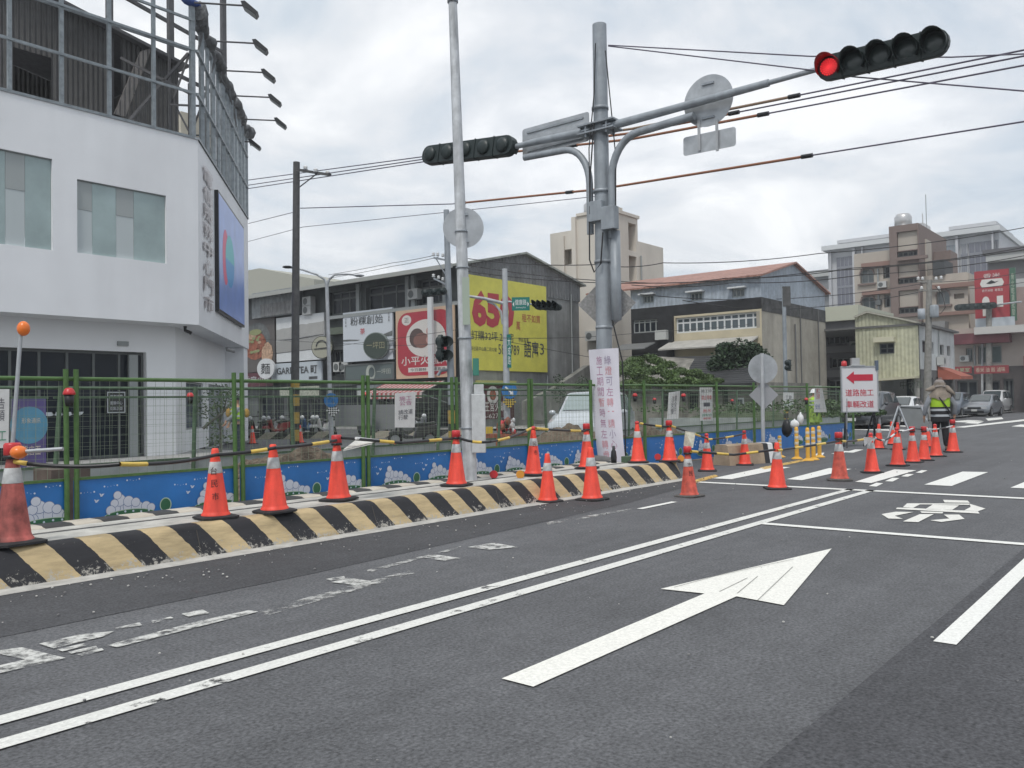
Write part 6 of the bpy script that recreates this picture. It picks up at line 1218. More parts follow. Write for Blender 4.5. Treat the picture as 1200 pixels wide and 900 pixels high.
# weeds at foot of derelict house and behind the fence; hanging creeper on gable corner
for i, (u, v, D, n_, rx_, rz_, lab) in enumerate(((840, 478, 33, 900, 4.5, .25, 'weeds along the foot of the derelict house wall'), (985, 484, 31, 1100, 1.6, .16, 'grass and weeds on the bank behind the fence by the arrow sign'), (655, 455, 44, 500, .5, .8, 'dark creeper hanging at the corner of the grey gable'), (940, 476, 31, 700, 1.6, .3, 'weeds beside the low pale wall'))):
    c = W(u, v, D=D); m = MB(); leaves(m, n_, blob([(c, (rx_, rx_*.6 if i != 2 else .3, rz_)), (c+Vector((1, -.8, 0)), (rx_*.5, .5, rz_*.8))]), .07, rnd); tag(m.build('weeds', lf1 if i != 2 else lf2), lab, 'weeds', kind='stuff')
struct('grass_bank', MB().add([(30, 12.6, .02), (36, 12.6, .02), (36, 17.5, .02), (30, 17.5, .02), (36, 14.5, .9), (36, 17.5, .9), (32, 17.5, .5)], [(0, 1, 4, 6), (1, 2, 5, 4), (4, 5, 6), (6, 3, 0)]), M('grass', (.05, .075, .03), .9, n=(4, .6)))
# small tree against the white shop wall
b0 = Vector((F2.pt(2.6, 0, 1.3).x, F2.pt(2.6, 0, 1.3).y, .1)); c = W(262, 470, D=(b0-O).dot(fw)); c = W(258, 474, D=25.2); b0 = Vector((c.x, c.y, .1)); t = thing('small_tree', 'thin leaning shrub with sparse dark leaves before the lower windows of the white building', 'tree', b0)
m = MB(); br = [(b0, b0+Vector((.05, .1, 1.0)), .05), (b0+Vector((.05, .1, .9)), W(266, 464, D=25), .03), (b0+Vector((.03, .05, .7)), W(250, 468, D=25), .03), (b0+Vector((.05, .1, 1.0)), W(259, 458, D=25.2), .025), (W(238, 502, D=25), W(268, 478, D=25), .05), (W(262, 482, D=25), W(280, 462, D=25), .035)]
for p, q, r in br: m.tube([p, p.lerp(q, .5)+Vector((.03, 0, .03)), q], [r, r*.8, r*.4], 6)
m.build('trunk', M('bark_grey', (.13, .13, .11), .9), t, w=True); m = MB(); cs = [(W(u, v, D=25), (.28, .28, .22)) for u, v in ((250, 462), (258, 458), (266, 466), (250, 474), (245, 484), (262, 476), (270, 460), (230, 470), (233, 482), (252, 498), (262, 512), (250, 516))]
leaves(m, 620, blob(cs), .05, rnd); m.build('crown', lf1, t, w=True)

# ---- soil heaps in the excavation
def heap(lab, c, rx_, ry_, h, seed):
    r = random.Random(seed); n = 60; m = MB(); pts = {}
    from mathutils import noise as nz
    for i in range(n+1):
        for j in range(n+1):
            a, b = i/n*2-1, j/n*2-1; d = math.hypot(a, b); z = h*max(0, 1-d*d)*(.75+.5*nz.noise(Vector((a*3+seed, b*3, 0))))+.09*nz.noise(Vector((a*9, b*9, seed)))*(d < .95)+.06*nz.noise(Vector((a*17, b*17, seed)))*(d < .95)+.035*nz.noise(Vector((a*30, b*30, seed)))*(d < .95)
            m.v.append(Vector((c[0]+a*rx_, c[1]+b*ry_, max(z, -.0)+(.007 if d < 1 else -.03))))
    for i in range(n):
        for j in range(n): m.f.append([i*(n+1)+j, (i+1)*(n+1)+j, (i+1)*(n+1)+j+1, i*(n+1)+j+1]); m.mi.append(0); m.sm.append(False)
    for _ in range(50):
        a, b = r.uniform(-.7, .7), r.uniform(-.7, .7); s = r.uniform(.03, .07); z = h*max(0, 1-a*a-b*b)*.72; m.ball((c[0]+a*rx_, c[1]+b*ry_, z), s, 6, (1, r.uniform(.6, 1.2), .7))
    tag(m.build('soil_heap', dirt), lab, 'soil', kind='stuff')
heap('heap of brown soil and rubble beside the white van behind the fence', (16.0, 11.0), 2.5, 1.3, .92, 1); heap('low soil heap behind the fence left of the banner', (12.6, 11.2), 1.3, .9, .55, 2); heap('low ridge of soil behind the hoarding at the left', (8.0, 11.0), 2.6, .8, .72, 3); heap('soil ridge behind the fence right of the banner', (19.5, 11.2), 3.0, 1.0, .75, 4)
tag(MB().bx(*(lambda p, q: (p.x, q.x))(W(60, 550, y=10.6), W(106, 550, y=10.6)), 10.6, 11.1, .0, .70).build('brown_crate', M('crate_brown', (.11, .085, .07), .85, n=(4, .4))), 'brown weathered crate standing in the excavation at the left', 'crate')

# ---- grey three storey, yellow green house, white house
gx = 60.; FQ = Fr((gx, W(966, 420, x=gx).y, 0), (0, -1, 0)); LQ = FQ.o.y-W(1006, 420, x=gx).y; zq = FQ.px(990, 376)[1]; gq = thing('grey_house', 'narrow grey three storey house with pale flat roof behind the arrow sign', 'building', (gx, FQ.o.y, 0))
hq = [FQ.rect(969, 392, 995, 403), FQ.rect(972, 419, 1000, 431), FQ.rect(969, 445, 1003, 475)]; m = MB(); wall_holes(m, FQ, 0, 0, LQ, zq, hq, .5); m.build('wall', M('grey_house_wall', (.17, .17, .18), .8, n=(1, .15)), gq, w=True)
for h in hq: window(gq, FQ, h, wfg, g_dark, 4, dp=.45, fw_=.08)
MB().fbx(FQ, -.3, LQ+.2, zq, zq+1.0, -8, .5).build('roof_band', M('roof_pale_yellow', (.46, .47, .38), .7), gq, w=True); MB().fbx(FQ, 0, LQ, FQ.px(985, 410)[1]-.2, FQ.px(985, 406)[1], .004, .6).fbx(FQ, 0, LQ, FQ.px(985, 440)[1]-.1, FQ.px(985, 434)[1], .004, .6).build('balcony', M('grey_house_balcony', (.24, .24, .25), .8), gq, w=True)
yx = 54.; FY = Fr((yx, W(1003, 420, x=yx).y, 0), (0, -1, 0)); yye = W(1077, 420, x=yx).y; LY = FY.o.y-yye; A = lambda u, v: FY.px(u, v)
yg = thing('yellow_green_house', 'pale yellow green corrugated metal house front with one small hooded window', 'building', (yx, yye, 0)); hwin = FY.rect(1030.5, 402, 1048, 414.5)
zl_, zpk, zrr = A(1003, 373)[1], A(1017, 367)[1], A(1077, 379)[1]; apk = A(1017, 367)[0]; zfl = A(1040, 444)[1]
m = MB(); wall_holes(m, FY, 0, zfl, LY, min(zl_, zrr)-.0, [hwin], .15); zz = min(zl_, zrr); m.add([FY.pt(0, zz), FY.pt(LY, zz), FY.pt(LY, zrr+.0), FY.pt(apk, zpk), FY.pt(0, zl_)], [(0, 1, 2, 3, 4)]); m.build('wall', corrug('yellow_green_metal', (.47, .47, .34), .22, 'Y', .06, streak=.12), yg, w=True)
m = MB(); wall_holes(m, FY, 0, 0, LY, zfl-.005, [(LY-2.2, .1, LY-.3, 2.6)], .3); m.build('ground_wall', M('ground_wall_grey', (.34, .34, .32), .8, n=(1, .35)), yg, w=True)
f = FY; m = MB(); text_mb(m, '中古車', f, A(1043, 0)[0], 1.9, 1.3, .5, .01); m.tube([f.pt(A(1058, 0)[0]+.1*math.sin(k*1.3), 1.3+.16*k, .02) for k in range(9)], .04, 5); tag(m.build('graffiti', M('graffiti', (.10, .12, .10), .8)), 'dark scrawled writing on the grey wall under the yellow green house', 'graffiti')
window(yg, FY, hwin, wfd, g_dark, 2, ny=2, dp=.12, fw_=.07); MB().fbx(FY, hwin[0]-.2, hwin[2]+.1, hwin[3]+.05, hwin[3]+.35, .004, .5).build('window_hood', M('hood_cream', (.55, .53, .40), .7), yg, w=True)
MB().fpoly(FY, [(-.1, zfl-.2), (LY+.0, zfl-.02), (LY+.0, zfl+.1), (-.1, zfl-.05)], .004, 1.0).build('canopy', M('canopy_cream', (.46, .44, .32), .7), yg, w=True)
m = MB(); e = .12; m.add([FY.pt(0, zl_+e, .2), FY.pt(apk, zpk+e, .2), FY.pt(apk, zpk+e, -9), FY.pt(0, zl_+e, -9)], [(0, 1, 2, 3)]); m.add([FY.pt(apk, zpk+e, .2), FY.pt(LY+.2, zrr+e-.05, .2), FY.pt(LY+.2, zrr+e-.05, -9), FY.pt(apk, zpk+e, -9)], [(0, 1, 2, 3)]); m.fpoly(FY, [(0, zl_+.01), (apk, zpk+.01), (LY+.2, zrr-.04), (LY+.2, zrr+e-.06), (apk, zpk+e-.01), (0, zl_+e-.01)], .01, .2); m.build('roof', M('roof_edge', (.40, .39, .33), .7), yg, w=True)
FYs = Fr((yx, yye, 0), (1, 0, 0)); xw = W(1118, 400, y=yye).x; LW_ = xw-yx; zw0, zw1 = FYs.px(1080, 381)[1], FYs.px(1117, 391)[1]; zm = FYs.px(1085, 433)[1]
wh = thing('white_house', 'small white house side with three narrow dark windows behind the old concrete pole', 'building', (yx+.2, yye, 0)); hh = [(FYs.px(a, 410)[0], FYs.px((a+b)/2, d)[1], FYs.px(b, 410)[0], FYs.px((a+b)/2, c)[1]) for a, c, b, d in ((1081, 400, 1094, 414), (1101.5, 404, 1106, 416), (1110, 405.5, 1113.5, 417))]
m = MB(); wall_holes(m, FYs, .15, zm, LW_, zw1, hh, .2); m.add([FYs.pt(.15, zw1), FYs.pt(LW_, zw1), FYs.pt(.15, zw0)], [(0, 1, 2)]); m.add([FYs.pt(LW_, 0), FYs.pt(LW_, 0, -8), FYs.pt(LW_, zw1, -8), FYs.pt(LW_, zw1)], [(0, 1, 2, 3)]); m.build('wall', M('white_house_wall', (.56, .58, .58), .7, n=(1, .2), streak=(.8, .15)), wh, w=True)
for h in hh: window(wh, FYs, h, wfd, g_dark, 1, dp=.18, fw_=.06)
m = MB(); wall_holes(m, FYs, .15, 0, LW_, zm-.01, [(.9, .1, LW_*.35, 2.6), (LW_*.45, .1, LW_*.95, 2.7)], .6); m.build('ground_wall', M('ground_wall_dark', (.12, .12, .12), .8), wh, w=True); MB().fbx(FYs, .3, LW_, .1, 2.8, -.8, -.65).build('dark_opening', g_dark, wh, w=True)
MB().fbx(FYs, -.1, LW_+.1, zw1+.02, zw1+.14, -8, .3).build('roof', M('roof_darkgrey', (.12, .12, .12), .7), wh, w=True)
a0 = FYs.px(1098, 440)[0]; a1 = FYs.px(1122, 440)[0]; zc = FYs.px(1100, 434)[1]; t = thing('awning', 'faded orange red fabric awning on the corner of the white house', 'awning', FYs.pt(a0, zc)); m = MB(); P = [FYs.pt(a0, zc+.25, .05), FYs.pt(a1-2.2, zc+.2, .05), FYs.pt(a1-2, zc-.35, 1.3), FYs.pt(a0+.3, zc-.4, 1.3), FYs.pt(a0+.3, zc-.6, 1.3), FYs.pt(a1-2, zc-.55, 1.3)]; m.add(P+[FYs.pt(a0, zc-.6, .05)], [(0, 1, 2, 3), (3, 2, 5, 4), (0, 3, 4, 6)]); m.build('canopy', M('awning_orange', (.34, .10, .065), .75, n=(2, .2)), t, w=True); MB().bar(FYs.pt(a0+.4, zc-.5, 1.25), FYs.pt(a0, zc-.5, .05), .04).build('strut', wfg, t, w=True)

# ---- beige apartment block with brown tower
def FX(x, u0): return Fr((x, W(u0, 400, x=x).y, 0), (0, -1, 0))
apx = 86.; FP = FX(apx, 1003); pr = FP.rect; A = lambda u, v: FP.px(u, v)
bei = M('beige_apartment', (.42, .38, .33), .8, n=(.25, .08), streak=(.3, .1)); brn = M('brown_frame', (.19, .145, .13), .8, n=(.3, .1)); crn = M('brown_cornice', (.24, .15, .125), .8)
ap = thing('apartment_block', 'beige apartment block with brown framed stair tower, arched windows and roof tank', 'building', (apx, A(1050, 0)[0]*0+FP.o.y, 0))
a_t0, a_t1 = A(1048.5, 400)[0], A(1083, 400)[0]; a_r = A(1136, 400)[0]; zL = A(1025, 295)[1]; zRt = A(1110, 321)[1]; zT = A(1065, 265)[1]
wins = [pr(1035, 311, 1048, 326), pr(1036, 345, 1048, 360)]; arch = [pr(1008, 315, 1024, 332), pr(1009, 347.5, 1026, 364)]; archr = [pr(1097, 340, 1113, 357)]
m = MB(); wall_holes(m, FP, 0, 0, a_t0, zL, wins+arch, .5); wall_holes(m, FP, a_t1, 0, a_r, zRt, archr+[pr(1118, 344, 1130, 350)], .5)
m.bx(apx+.6, apx+14, FP.o.y-a_r, FP.o.y-a_t1-.02, 0, zRt); m.bx(apx+.6, apx+14, FP.o.y-a_t0, FP.o.y, 0, zL); m.build('wall', bei, ap, w=True)
for h in wins: window(ap, FP, h, wfg, g_dark, 2, dp=.45, fw_=.12)
for h in arch+archr:
    window(ap, FP, h, wfg, glass('glass_arch', (.13, .16, .17)), 2, dp=.45, fw_=.12); m = MB(); w2_ = (h[2]-h[0])/2; c0 = (h[0]+h[2])/2
    pts = [(c0+w2_*1.12*math.cos(R_(k)), h[3]-.55+.75*math.sin(R_(k))) for k in range(0, 181, 15)]; pin = [(c0+w2_*.98*math.cos(R_(k)), h[3]-.56+.54*math.sin(R_(k))) for k in range(180, -1, -15)]
    m.fpoly(FP, [(h[2]+.0, h[3]-.0+.001), (h[2]+.12, h[3]-.55)]+pts+[(h[0]-.12, h[3]-.55)], .004, .08) if 0 else m.fpoly(FP, pts+pin, .004, .14); m.fbx(FP, h[0]-.2, h[2]+.2, h[1]-.18, h[1]-.01, .004, .25)
    m.build('arch_trim', brn, ap, w=True)
hatch = [];
tp_ = [pr(1054.5, 272.5, 1078.5, 294.5), pr(1055.5, 311, 1079, 325.5), pr(1056.5, 341, 1079.5, 360), pr(1057, 372, 1080, 395)]; tw2 = [pr(1054.5, 295.5, 1078.5, 302), pr(1055.5, 326.5, 1079, 333.5), pr(1056.5, 361, 1079.5, 368)]
m = MB(); FPt = Fr(FP.pt(0, 0, 1.0), FP.r); wall_holes(m, FPt, a_t0, 0, a_t1, zT, tp_+tw2, .45); bxx = apx-1.0
m.bx(bxx+.5, bxx+11, FP.o.y-a_t1, FP.o.y-a_t0, 0, zT); m.add([(bxx, FP.o.y-a_t1, 0), (bxx+.5, FP.o.y-a_t1, 0), (bxx+.5, FP.o.y-a_t1, zT), (bxx, FP.o.y-a_t1, zT)], [(0, 1, 2, 3)]); m.add([(bxx, FP.o.y-a_t1, zT+.003), (bxx+11, FP.o.y-a_t1, zT+.003), (bxx+11, FP.o.y-a_t0, zT+.003), (bxx, FP.o.y-a_t0, zT+.003)], [(0, 1, 2, 3)]); m.build('tower', brn, ap, w=True)
for h in tp_: MB().fbx(FPt, h[0]+.02, h[2]-.02, h[1]+.02, h[3]-.02, -.40, -.3).build('tower_panel', bei, ap, w=True)
for h in tw2: window(ap, FPt, h, wfd, g_dark, 4, dp=.4, fw_=.12)
Ft2 = Fr((bxx, FP.o.y-a_t1, 0), (1, 0, 0)); MB().fbx(Ft2, 2.2, 4.2, 4, zT-1.2, .004, .12).build('tower_side_panel', bei, ap, w=True); MB().fbx(Ft2, 5.5, 8.5, 2, zT-2.0, .004, 1.5).build('tower_side_rib', brn, ap, w=True)
for u0, u1, v0, v1, dd in ((1003, 1048, 308, 313, 0), (1003, 1048, 341, 345.5, 0), (1083, 1136, 333, 338, 0), (1083, 1136, 366, 370, 0), (1048, 1083, 303.5, 307, 1.0)):
    a, b = A(u0, 0)[0], A(u1, 0)[0]; zt_, zb_ = A((u0+u1)/2, v0)[1], A((u0+u1)/2, v1)[1]; MB().fbx(FP, a, b-.01, zb_, zt_, dd+.004, dd+.5).build('cornice', crn if dd == 0 else brn, ap, w=True)
q = W(1070, 262, x=apx+3); MB().lathe([(.0001, .4), (.8, .4), (.8, 1.5), (.6, 1.8), (.0001, 1.9)], 16, (q.x, q.y+.9, zT)).bx(q.x-1.2, q.x+1.6, q.y-1.2, q.y+1.9, zT, zT+.5).bar((q.x-1, q.y-1.1, zT+.5), (q.x-1, q.y-1.1, zT+1.4), .08).build('water_tank', MATS['tank_steel'], ap, w=True); MB().bar((q.x, q.y-1.2, zT), (q.x, q.y-1.2, zT+3.4), .06).build('antenna', wfg, ap, w=True)
h = pr(1094, 305, 1108, 323); MB().fbx(FP, h[0], h[2], h[1], h[3], -3, .3).build('roof_hut', M('hut_dark', (.05, .055, .06), .7), ap, w=True)
h = pr(1028, 352, 1034, 358); MB().fbx(FP, *[h[i] for i in (0, 2, 1, 3)], .01, .6).build('air_conditioner', wfd, ap, w=True)
m = MB(); 
for k in range(5): h = pr(1098+k*3, 390, 1099+k*3, 404)
h = pr(1088, 378, 1112, 402); MB().fbx(FP, h[0], h[2], h[1], h[3], .01, 1.5).build('lower_annex', M('annex_grey', (.22, .22, .22), .8), ap, w=True)

# ---- glass high rise behind
gx2 = 135.; FGx = FX(gx2, 962); A2 = lambda u, v: FGx.px(u, v); gw = M('tower_white', (.47, .48, .50), .7, n=(.2, .06)); gv = M('glass_violet', (.115, .12, .155), .15, spec=.8, n=(.35, .2)); gs = M('glass_sky', (.22, .26, .29), .15, spec=.8, n=(.3, .15))
for nm, ua, ub, vt, cols in (('left', 963, 1052, 290, ((973.5, 992, gv), (997, 1003.5, gs), (1006, 1050, gs))), ('right', 1096, 1163, 276, ((1097, 1112, gs), (1118, 1126, M('panel_grey', (.36, .37, .39), .7)), (1128, 1154.5, gv), (1158, 1162, gs)))):
    a0, a1 = A2(ua, 0)[0], A2(ub, 0)[0]; zt_ = A2((ua+ub)/2, vt)[1]; t = thing('high_rise', {'left': 'pale high rise with dark violet glass columns left of the brown tower', 'right': 'pale high rise with dark violet glass columns right of the brown tower'}[nm], 'building', FGx.pt(a0, 0)); m = MB(); m.fbx(FGx, a0, a1, 0, zt_, -18, 0); m.build('wall', gw, t, w=True)
    for (c0, c1, mm) in cols: 
        b0_, b1_ = A2(c0, 0)[0], A2(c1, 0)[0]; o = MB().fbx(FGx, b0_, b1_, .0, zt_-1.2, .004, .25).build('glass_column', mm, t, w=True); m = MB()
        for k in range(14): z = zt_-3-k*3.0; m.fbx(FGx, b0_, b1_, z, z+.35, .254, .34)
        for k in range(1, 4): x = b0_+(b1_-b0_)*k/4; m.fbx(FGx, x-.08, x+.08, 1, zt_-1.3, .254, .30)
        m.build('mullion', M('mullion', (.20, .21, .24), .6), o, w=True)
    m = MB(); m.fbx(FGx, a0-.6, a1+.3, zt_, zt_+.7, -19, 1.2); m.build('roof_slab', M('slab_light', (.55, .57, .58), .7), t, w=True); MB().fbx(FGx, a0+(a1-a0)*.1, a1-.5, zt_+1.2, zt_+1.7, -15, -1.0).fbx(FGx, a0+(a1-a0)*.15, a1-1, zt_+.7, zt_+1.2, -14, -2.0).build('penthouse', gw, t, w=True)
    m = MB()
    for c0, c1 in ((967, 968), (993, 996), (1003.5, 1005)) if nm == 'left' else ((1113, 1116), (1155, 1157)): m.fbx(FGx, A2(c0, 0)[0], A2(c1, 0)[0], 0, zt_-.1, .004, .8)
    m.build('fin', gw, t, w=True)
    if nm == 'left':
        for k in range(10):
            z = zt_-6-3.6*k; MB().fbx(FGx, A2(998, 0)[0], A2(1003, 0)[0], z, z+2, .26, .3).build('small_window', g_dark, t, w=True)
t = thing('grey_apartments', 'grey flats with pale balcony bands at the far right edge', 'building', (110, W(1160, 400, x=110).y, 0)); F3 = FX(110, 1160); a1 = F3.px(1290, 0)[0]; zt_ = F3.px(1180, 297)[1]
MB().fbx(F3, 0, a1, 0, zt_, -15, 0).build('wall', M('flats_grey', (.17, .17, .175), .8), t, w=True); m = MB()
for k in range(7): z = zt_-.9-3.3*k; MB().fbx(F3, 0, a1, z, z+1.1, .004, 1.0).build('balcony_band', M('flats_band', (.42, .43, .42), .8), t, w=True)
MB().fbx(F3, -.3, a1, zt_, zt_+.5, -15, 1.2).build('roof_slab', M('slab_dark', (.12, .12, .13), .8), t, w=True)
for k in range(6): MB().fbx(F3, 6+k*5.2, 6.5+k*5.2, 0, zt_-.05, .01, .9).build('pier', MATS['flats_band'], t, w=True)
t = thing('far_house', 'far dark grey house with window bands between the blue house and the high rise', 'building', W(945, 470, D=130)); F4 = FX(145, 915); zt_ = F4.px(955, 317)[1]; MB().fbx(F4, 0, F4.px(965, 0)[0], 0, zt_, -10, 0).build('wall', M('far_grey', (.20, .21, .22), .8), t, w=True)
for k in range(3): MB().fbx(F4, 0, F4.px(965, 0)[0], zt_-1.2-k*3.2, zt_-.3-k*3.2, .004, .6).build('balcony_band', MATS['flats_band'], t, w=True)
t = thing('far_roof_house', 'pale low roofed block behind the white building and the shop row', 'building', W(310, 400, D=75)); m = MB(); f = Fr((52, W(285, 400, x=52).y, 0), (0, -1, 0)); m.fpoly(f, [(0, 0), (12, 0), (12, f.px(334, 328)[1]-.4), (3, f.px(295, 316)[1]), (0, f.px(295, 316)[1])], -8, 0); m.build('wall', M('far_cream', (.36, .36, .31), .8), t, w=True)
# ---- right hand shops
sx_ = 82.; FZ = FX(sx_, 1118); A3 = lambda u, v: FZ.px(u, v); R3 = FZ.rect; rs = thing('corner_shops', 'beige and maroon corner shops under the red rooftop billboard at the right', 'building', FZ.o.copy())
zt_ = A3(1150, 384)[1]; hU = [R3(1146, 405, 1174, 426), R3(1132, 408, 1140, 424)]; hG = [R3(1122, 446, 1146, 476), R3(1150, 446, 1172, 476), R3(1176, 444, 1188, 470)]; hG = [(h[0], .3, h[2], h[3]) for h in hG]; a1 = A3(1192, 0)[0]
m = MB(); wall_holes(m, FZ, 0, A3(1150, 430)[1], a1, zt_, hU, .4); m.fbx(FZ, 0, a1, A3(1150, 430)[1], zt_, -12, -.45); m.build('upper_wall', M('shop_beige', (.42, .37, .33), .8, n=(.4, .15)), rs, w=True)
m = MB(); wall_holes(m, FZ, 0, 0, a1, A3(1150, 430)[1]-.01, hG, .5); m.build('lower_wall', M('shop_dark', (.075, .065, .065), .8), rs, w=True)
for h in hU: window(rs, FZ, h, wfg, glass('glass_green', (.13, .18, .18)), 2, dp=.35, fw_=.12)
for h in hG: window(rs, FZ, h, wfd, g_dark, 2, dp=.4, fw_=.15, name='shop_front')
mar = M('maroon_band', (.17, .05, .06), .7, n=(.5, .2)); h = R3(1119, 391, 1186, 403); MB().fbx(FZ, 0, h[2], h[1], h[3], .004, 1.3).build('maroon_canopy', mar, rs, w=True); h = R3(1136, 384.5, 1172, 389.5)
def ex_bb(t, g, w_, h_):
    m = MB(); m.fpoly(g, ell(w_*.38, h_*.80, 1e-3+w_*.20, h_*.07, 0, 20), Z3) if 0 else m.fpoly(g, [(w_*.22, h_*.73), (w_*.80, h_*.73), (w_*.86, h_*.79), (w_*.80, h_*.86), (w_*.22, h_*.86), (w_*.16, h_*.79)], Z3); text_mb(m, '新竹米粉  專賣店', g, w_*.22, h_*.655, w_*.6, h_*.045, Z3); text_mb(m, '香米', g, w_*.26, h_*.88, w_*.5, h_*.07, Z3)
    m.fpoly(g, ell(w_*.32, h_*.50, w_*.11, h_*.085, 0, 14), Z3); m.fpoly(g, [(w_*.22, h_*.27), (w_*.44, h_*.27), (w_*.42, h_*.46), (w_*.22, h_*.46)], Z3); m.fpoly(g, [(w_*.64, h_*.40), (w_*.82, h_*.40), (w_*.82, h_*.58), (w_*.64, h_*.58)], Z3)
    m.build('white_shapes', MATS['sign_white2'], t, w=True); MB().fpoly(g, [(w_*.34, h_*.79), (w_*.5, h_*.84), (w_*.6, h_*.81), (w_*.72, h_*.82), (w_*.6, h_*.79), (w_*.45, h_*.78)], Z3*2).build('dark_brush', black, t, w=True)
    MB().fbx(g, 0, w_*1.14, -h_*.0, h_*.235, .02, .12).build('white_base', M('bb_base', (.42, .46, .50), .6, n=(1, .2)), t, w=True)
board('billboard', 'tall red rooftop billboard with white brush oval and figures at the right edge', FZ, (A3(1134.5, 0)[0], A3(1150, 391)[1], A3(1174.5, 0)[0], A3(1150, 319)[1]), .4, M('bill_red_far', (.33, .035, .045), .5), ex_bb, .3)
board('vertical_sign', 'narrow vertical dark green sign beside the red rooftop billboard', FZ, (A3(1175.8, 0)[0], A3(1178, 377)[1], A3(1182, 0)[0], A3(1178, 316)[1]), .4, M('vert_green', (.05, .12, .08), .5), lambda t, g, w_, h_: (lambda m: (text_mb(m, '南\n北\n乾\n貨\n批\n發', g, w_*.2, h_*.1, w_*.6, h_*.8, Z3), m.build('lettering', M('vert_letters', (.45, .5, .40), .5), t, w=True)))(MB()), .4)
board('shop_sign', 'wide dark red fascia sign with pale characters over the corner shops', FZ, R3(1146, 429, 1186, 438), 1.4, M('fascia_red', (.22, .03, .035), .5), lambda t, g, w_, h_: (lambda m: (text_mb(m, '香米 油 飯 滷味', g, w_*.05, h_*.2, w_*.85, h_*.6, Z3), m.build('lettering', M('fascia_letters', (.5, .45, .35), .5), t, w=True)))(MB()))
board('shop_sign', 'small dark red fascia sign left of the wide one', FZ, R3(1121, 430, 1143, 438), 1.4, MATS['fascia_red'], lambda t, g, w_, h_: (lambda m: (text_mb(m, '冰果室', g, w_*.1, h_*.2, w_*.8, h_*.6, Z3), m.build('lettering', M('fascia_letters2', (.35, .45, .3), .5), t, w=True)))(MB()))
t = thing('pink_shop_block', 'pinkish block with pale window frame past the green vertical sign at the right edge', 'building', FZ.pt(a1+.5, 0)); h = (a1+.05, 0, a1+16, A3(1190, 336)[1]); wi = R3(1186, 343, 1190, 372)
m = MB(); wall_holes(m, Fr(FZ.pt(0, 0, -.5), FZ.r), A3(1184, 0)[0]-1.5, zt_+.01, a1, h[3], [wi], .4); m.bx(sx_+1.0, sx_+12, FZ.o.y-a1, FZ.o.y-A3(1180, 0)[0], zt_+.01, h[3]); wall_holes(m, FZ, a1+.02, 0, h[2], h[3]-1, [(a1+2, .2, a1+5, 3.2), (a1+7, .2, a1+11, 3.2), (a1+3, 8, a1+6, 12), (a1+8, 8, a1+11, 12)], .5); m.fbx(FZ, a1+.02, h[2], 0, h[3]-1, -10, -.55); m.build('wall', M('pink_wall', (.36, .29, .27), .8, n=(.4, .2)), t, w=True)
for hh_ in ((a1+2, .2, a1+5, 3.2), (a1+7, .2, a1+11, 3.2), (a1+3, 8, a1+6, 12), (a1+8, 8, a1+11, 12)): window(t, FZ, hh_, wfd, g_dark, 2, dp=.4, fw_=.15)
window(t, Fr(FZ.pt(0, 0, -.5), FZ.r), wi, wfr, g_dark, 1, dp=.3, fw_=.2)
MB().fbx(FZ, a1+.0, h[2], 3.6, 4.6, .01, 2.2).build('canopy', mar, t, w=True); MB().fbx(FZ, a1-3.6, h[2], 6.6, 7.2, .01, 1.8).build('pale_canopy', M('pale_canopy', (.48, .47, .45), .7), t, w=True)
for k, (x, u0, u1, vt, c, lab) in enumerate(((170, 1190, 1330, 380, (.30, .30, .30), 'far pale block closing the street at the right edge'), (100, 1112, 1130, 404, (.22, .20, .19), 'dark gap block between the white house and the corner shops'))):
    f = FX(x, u0); t = thing('far_block', lab, 'building', f.o.copy()); b = f.px((u0+u1)/2, vt)[1]; a = f.px(u1, 0)[0]; m = MB(); hs_ = [(a*i/5+a*.05, b*.15+b*.4*j, a*i/5+a*.13, b*.35+b*.4*j) for i in range(5) for j in range(2)]; wall_holes(m, f, 0, 0, a, b, hs_, .3); m.fbx(f, 0, a, 0, b, -6, -.35); m.build('wall', M('far_block_%d' % k if 0 else ('far_pale' if k == 0 else 'far_dark'), c, .8), t, w=True)
    for h in hs_: MB().fbx(f, h[0], h[2], h[1], h[3], -.3, -.25).build('window', g_dark, t, w=True)

# ================================================================ small street items near the fence end
t = thing('concrete_block', 'plain tan concrete barrier block with black painted end by the sign post', 'barrier block', G(885, 545)); a = G(856, 546); b = G(914, 541.5); d = (b-a).normalized(); n_ = Vector((d.y, -d.x, 0)); f = Fr(a, d, n=n_)
Lk = (b-a).length; m = MB(); prof = [(0, 0), (.07, .42), (.12, .44), (.42, .44), (.5, 0)]
def blockseg(m, x0, x1): P = [f.pt(x, z, -c) for x in (x0, x1) for c, z in prof]; k = len(prof); m.add(P, [(i, i+1, k+i+1, k+i) for i in range(k-1)]+[tuple(range(k))[::-1], tuple(range(k, 2*k))])
blockseg(m, 0, Lk*.70); m.build('block', M('tan_concrete', (.40, .31, .22), .85, n=(3, .3), b=(25, .4)), t, w=True)
m = MB(); m.m = 0; blockseg(m, Lk*.702, Lk*.80); m.m = 1; blockseg(m, Lk*.802, Lk*.90); m.m = 0; blockseg(m, Lk*.902, Lk); m.build('painted_end', [black, wmlow], t, w=True)
ybol = M('bollard_yellow', (.75, .42, .06), .5, n=(6, .15)); bandm = M('bollard_band', (.62, .58, .48), .5)
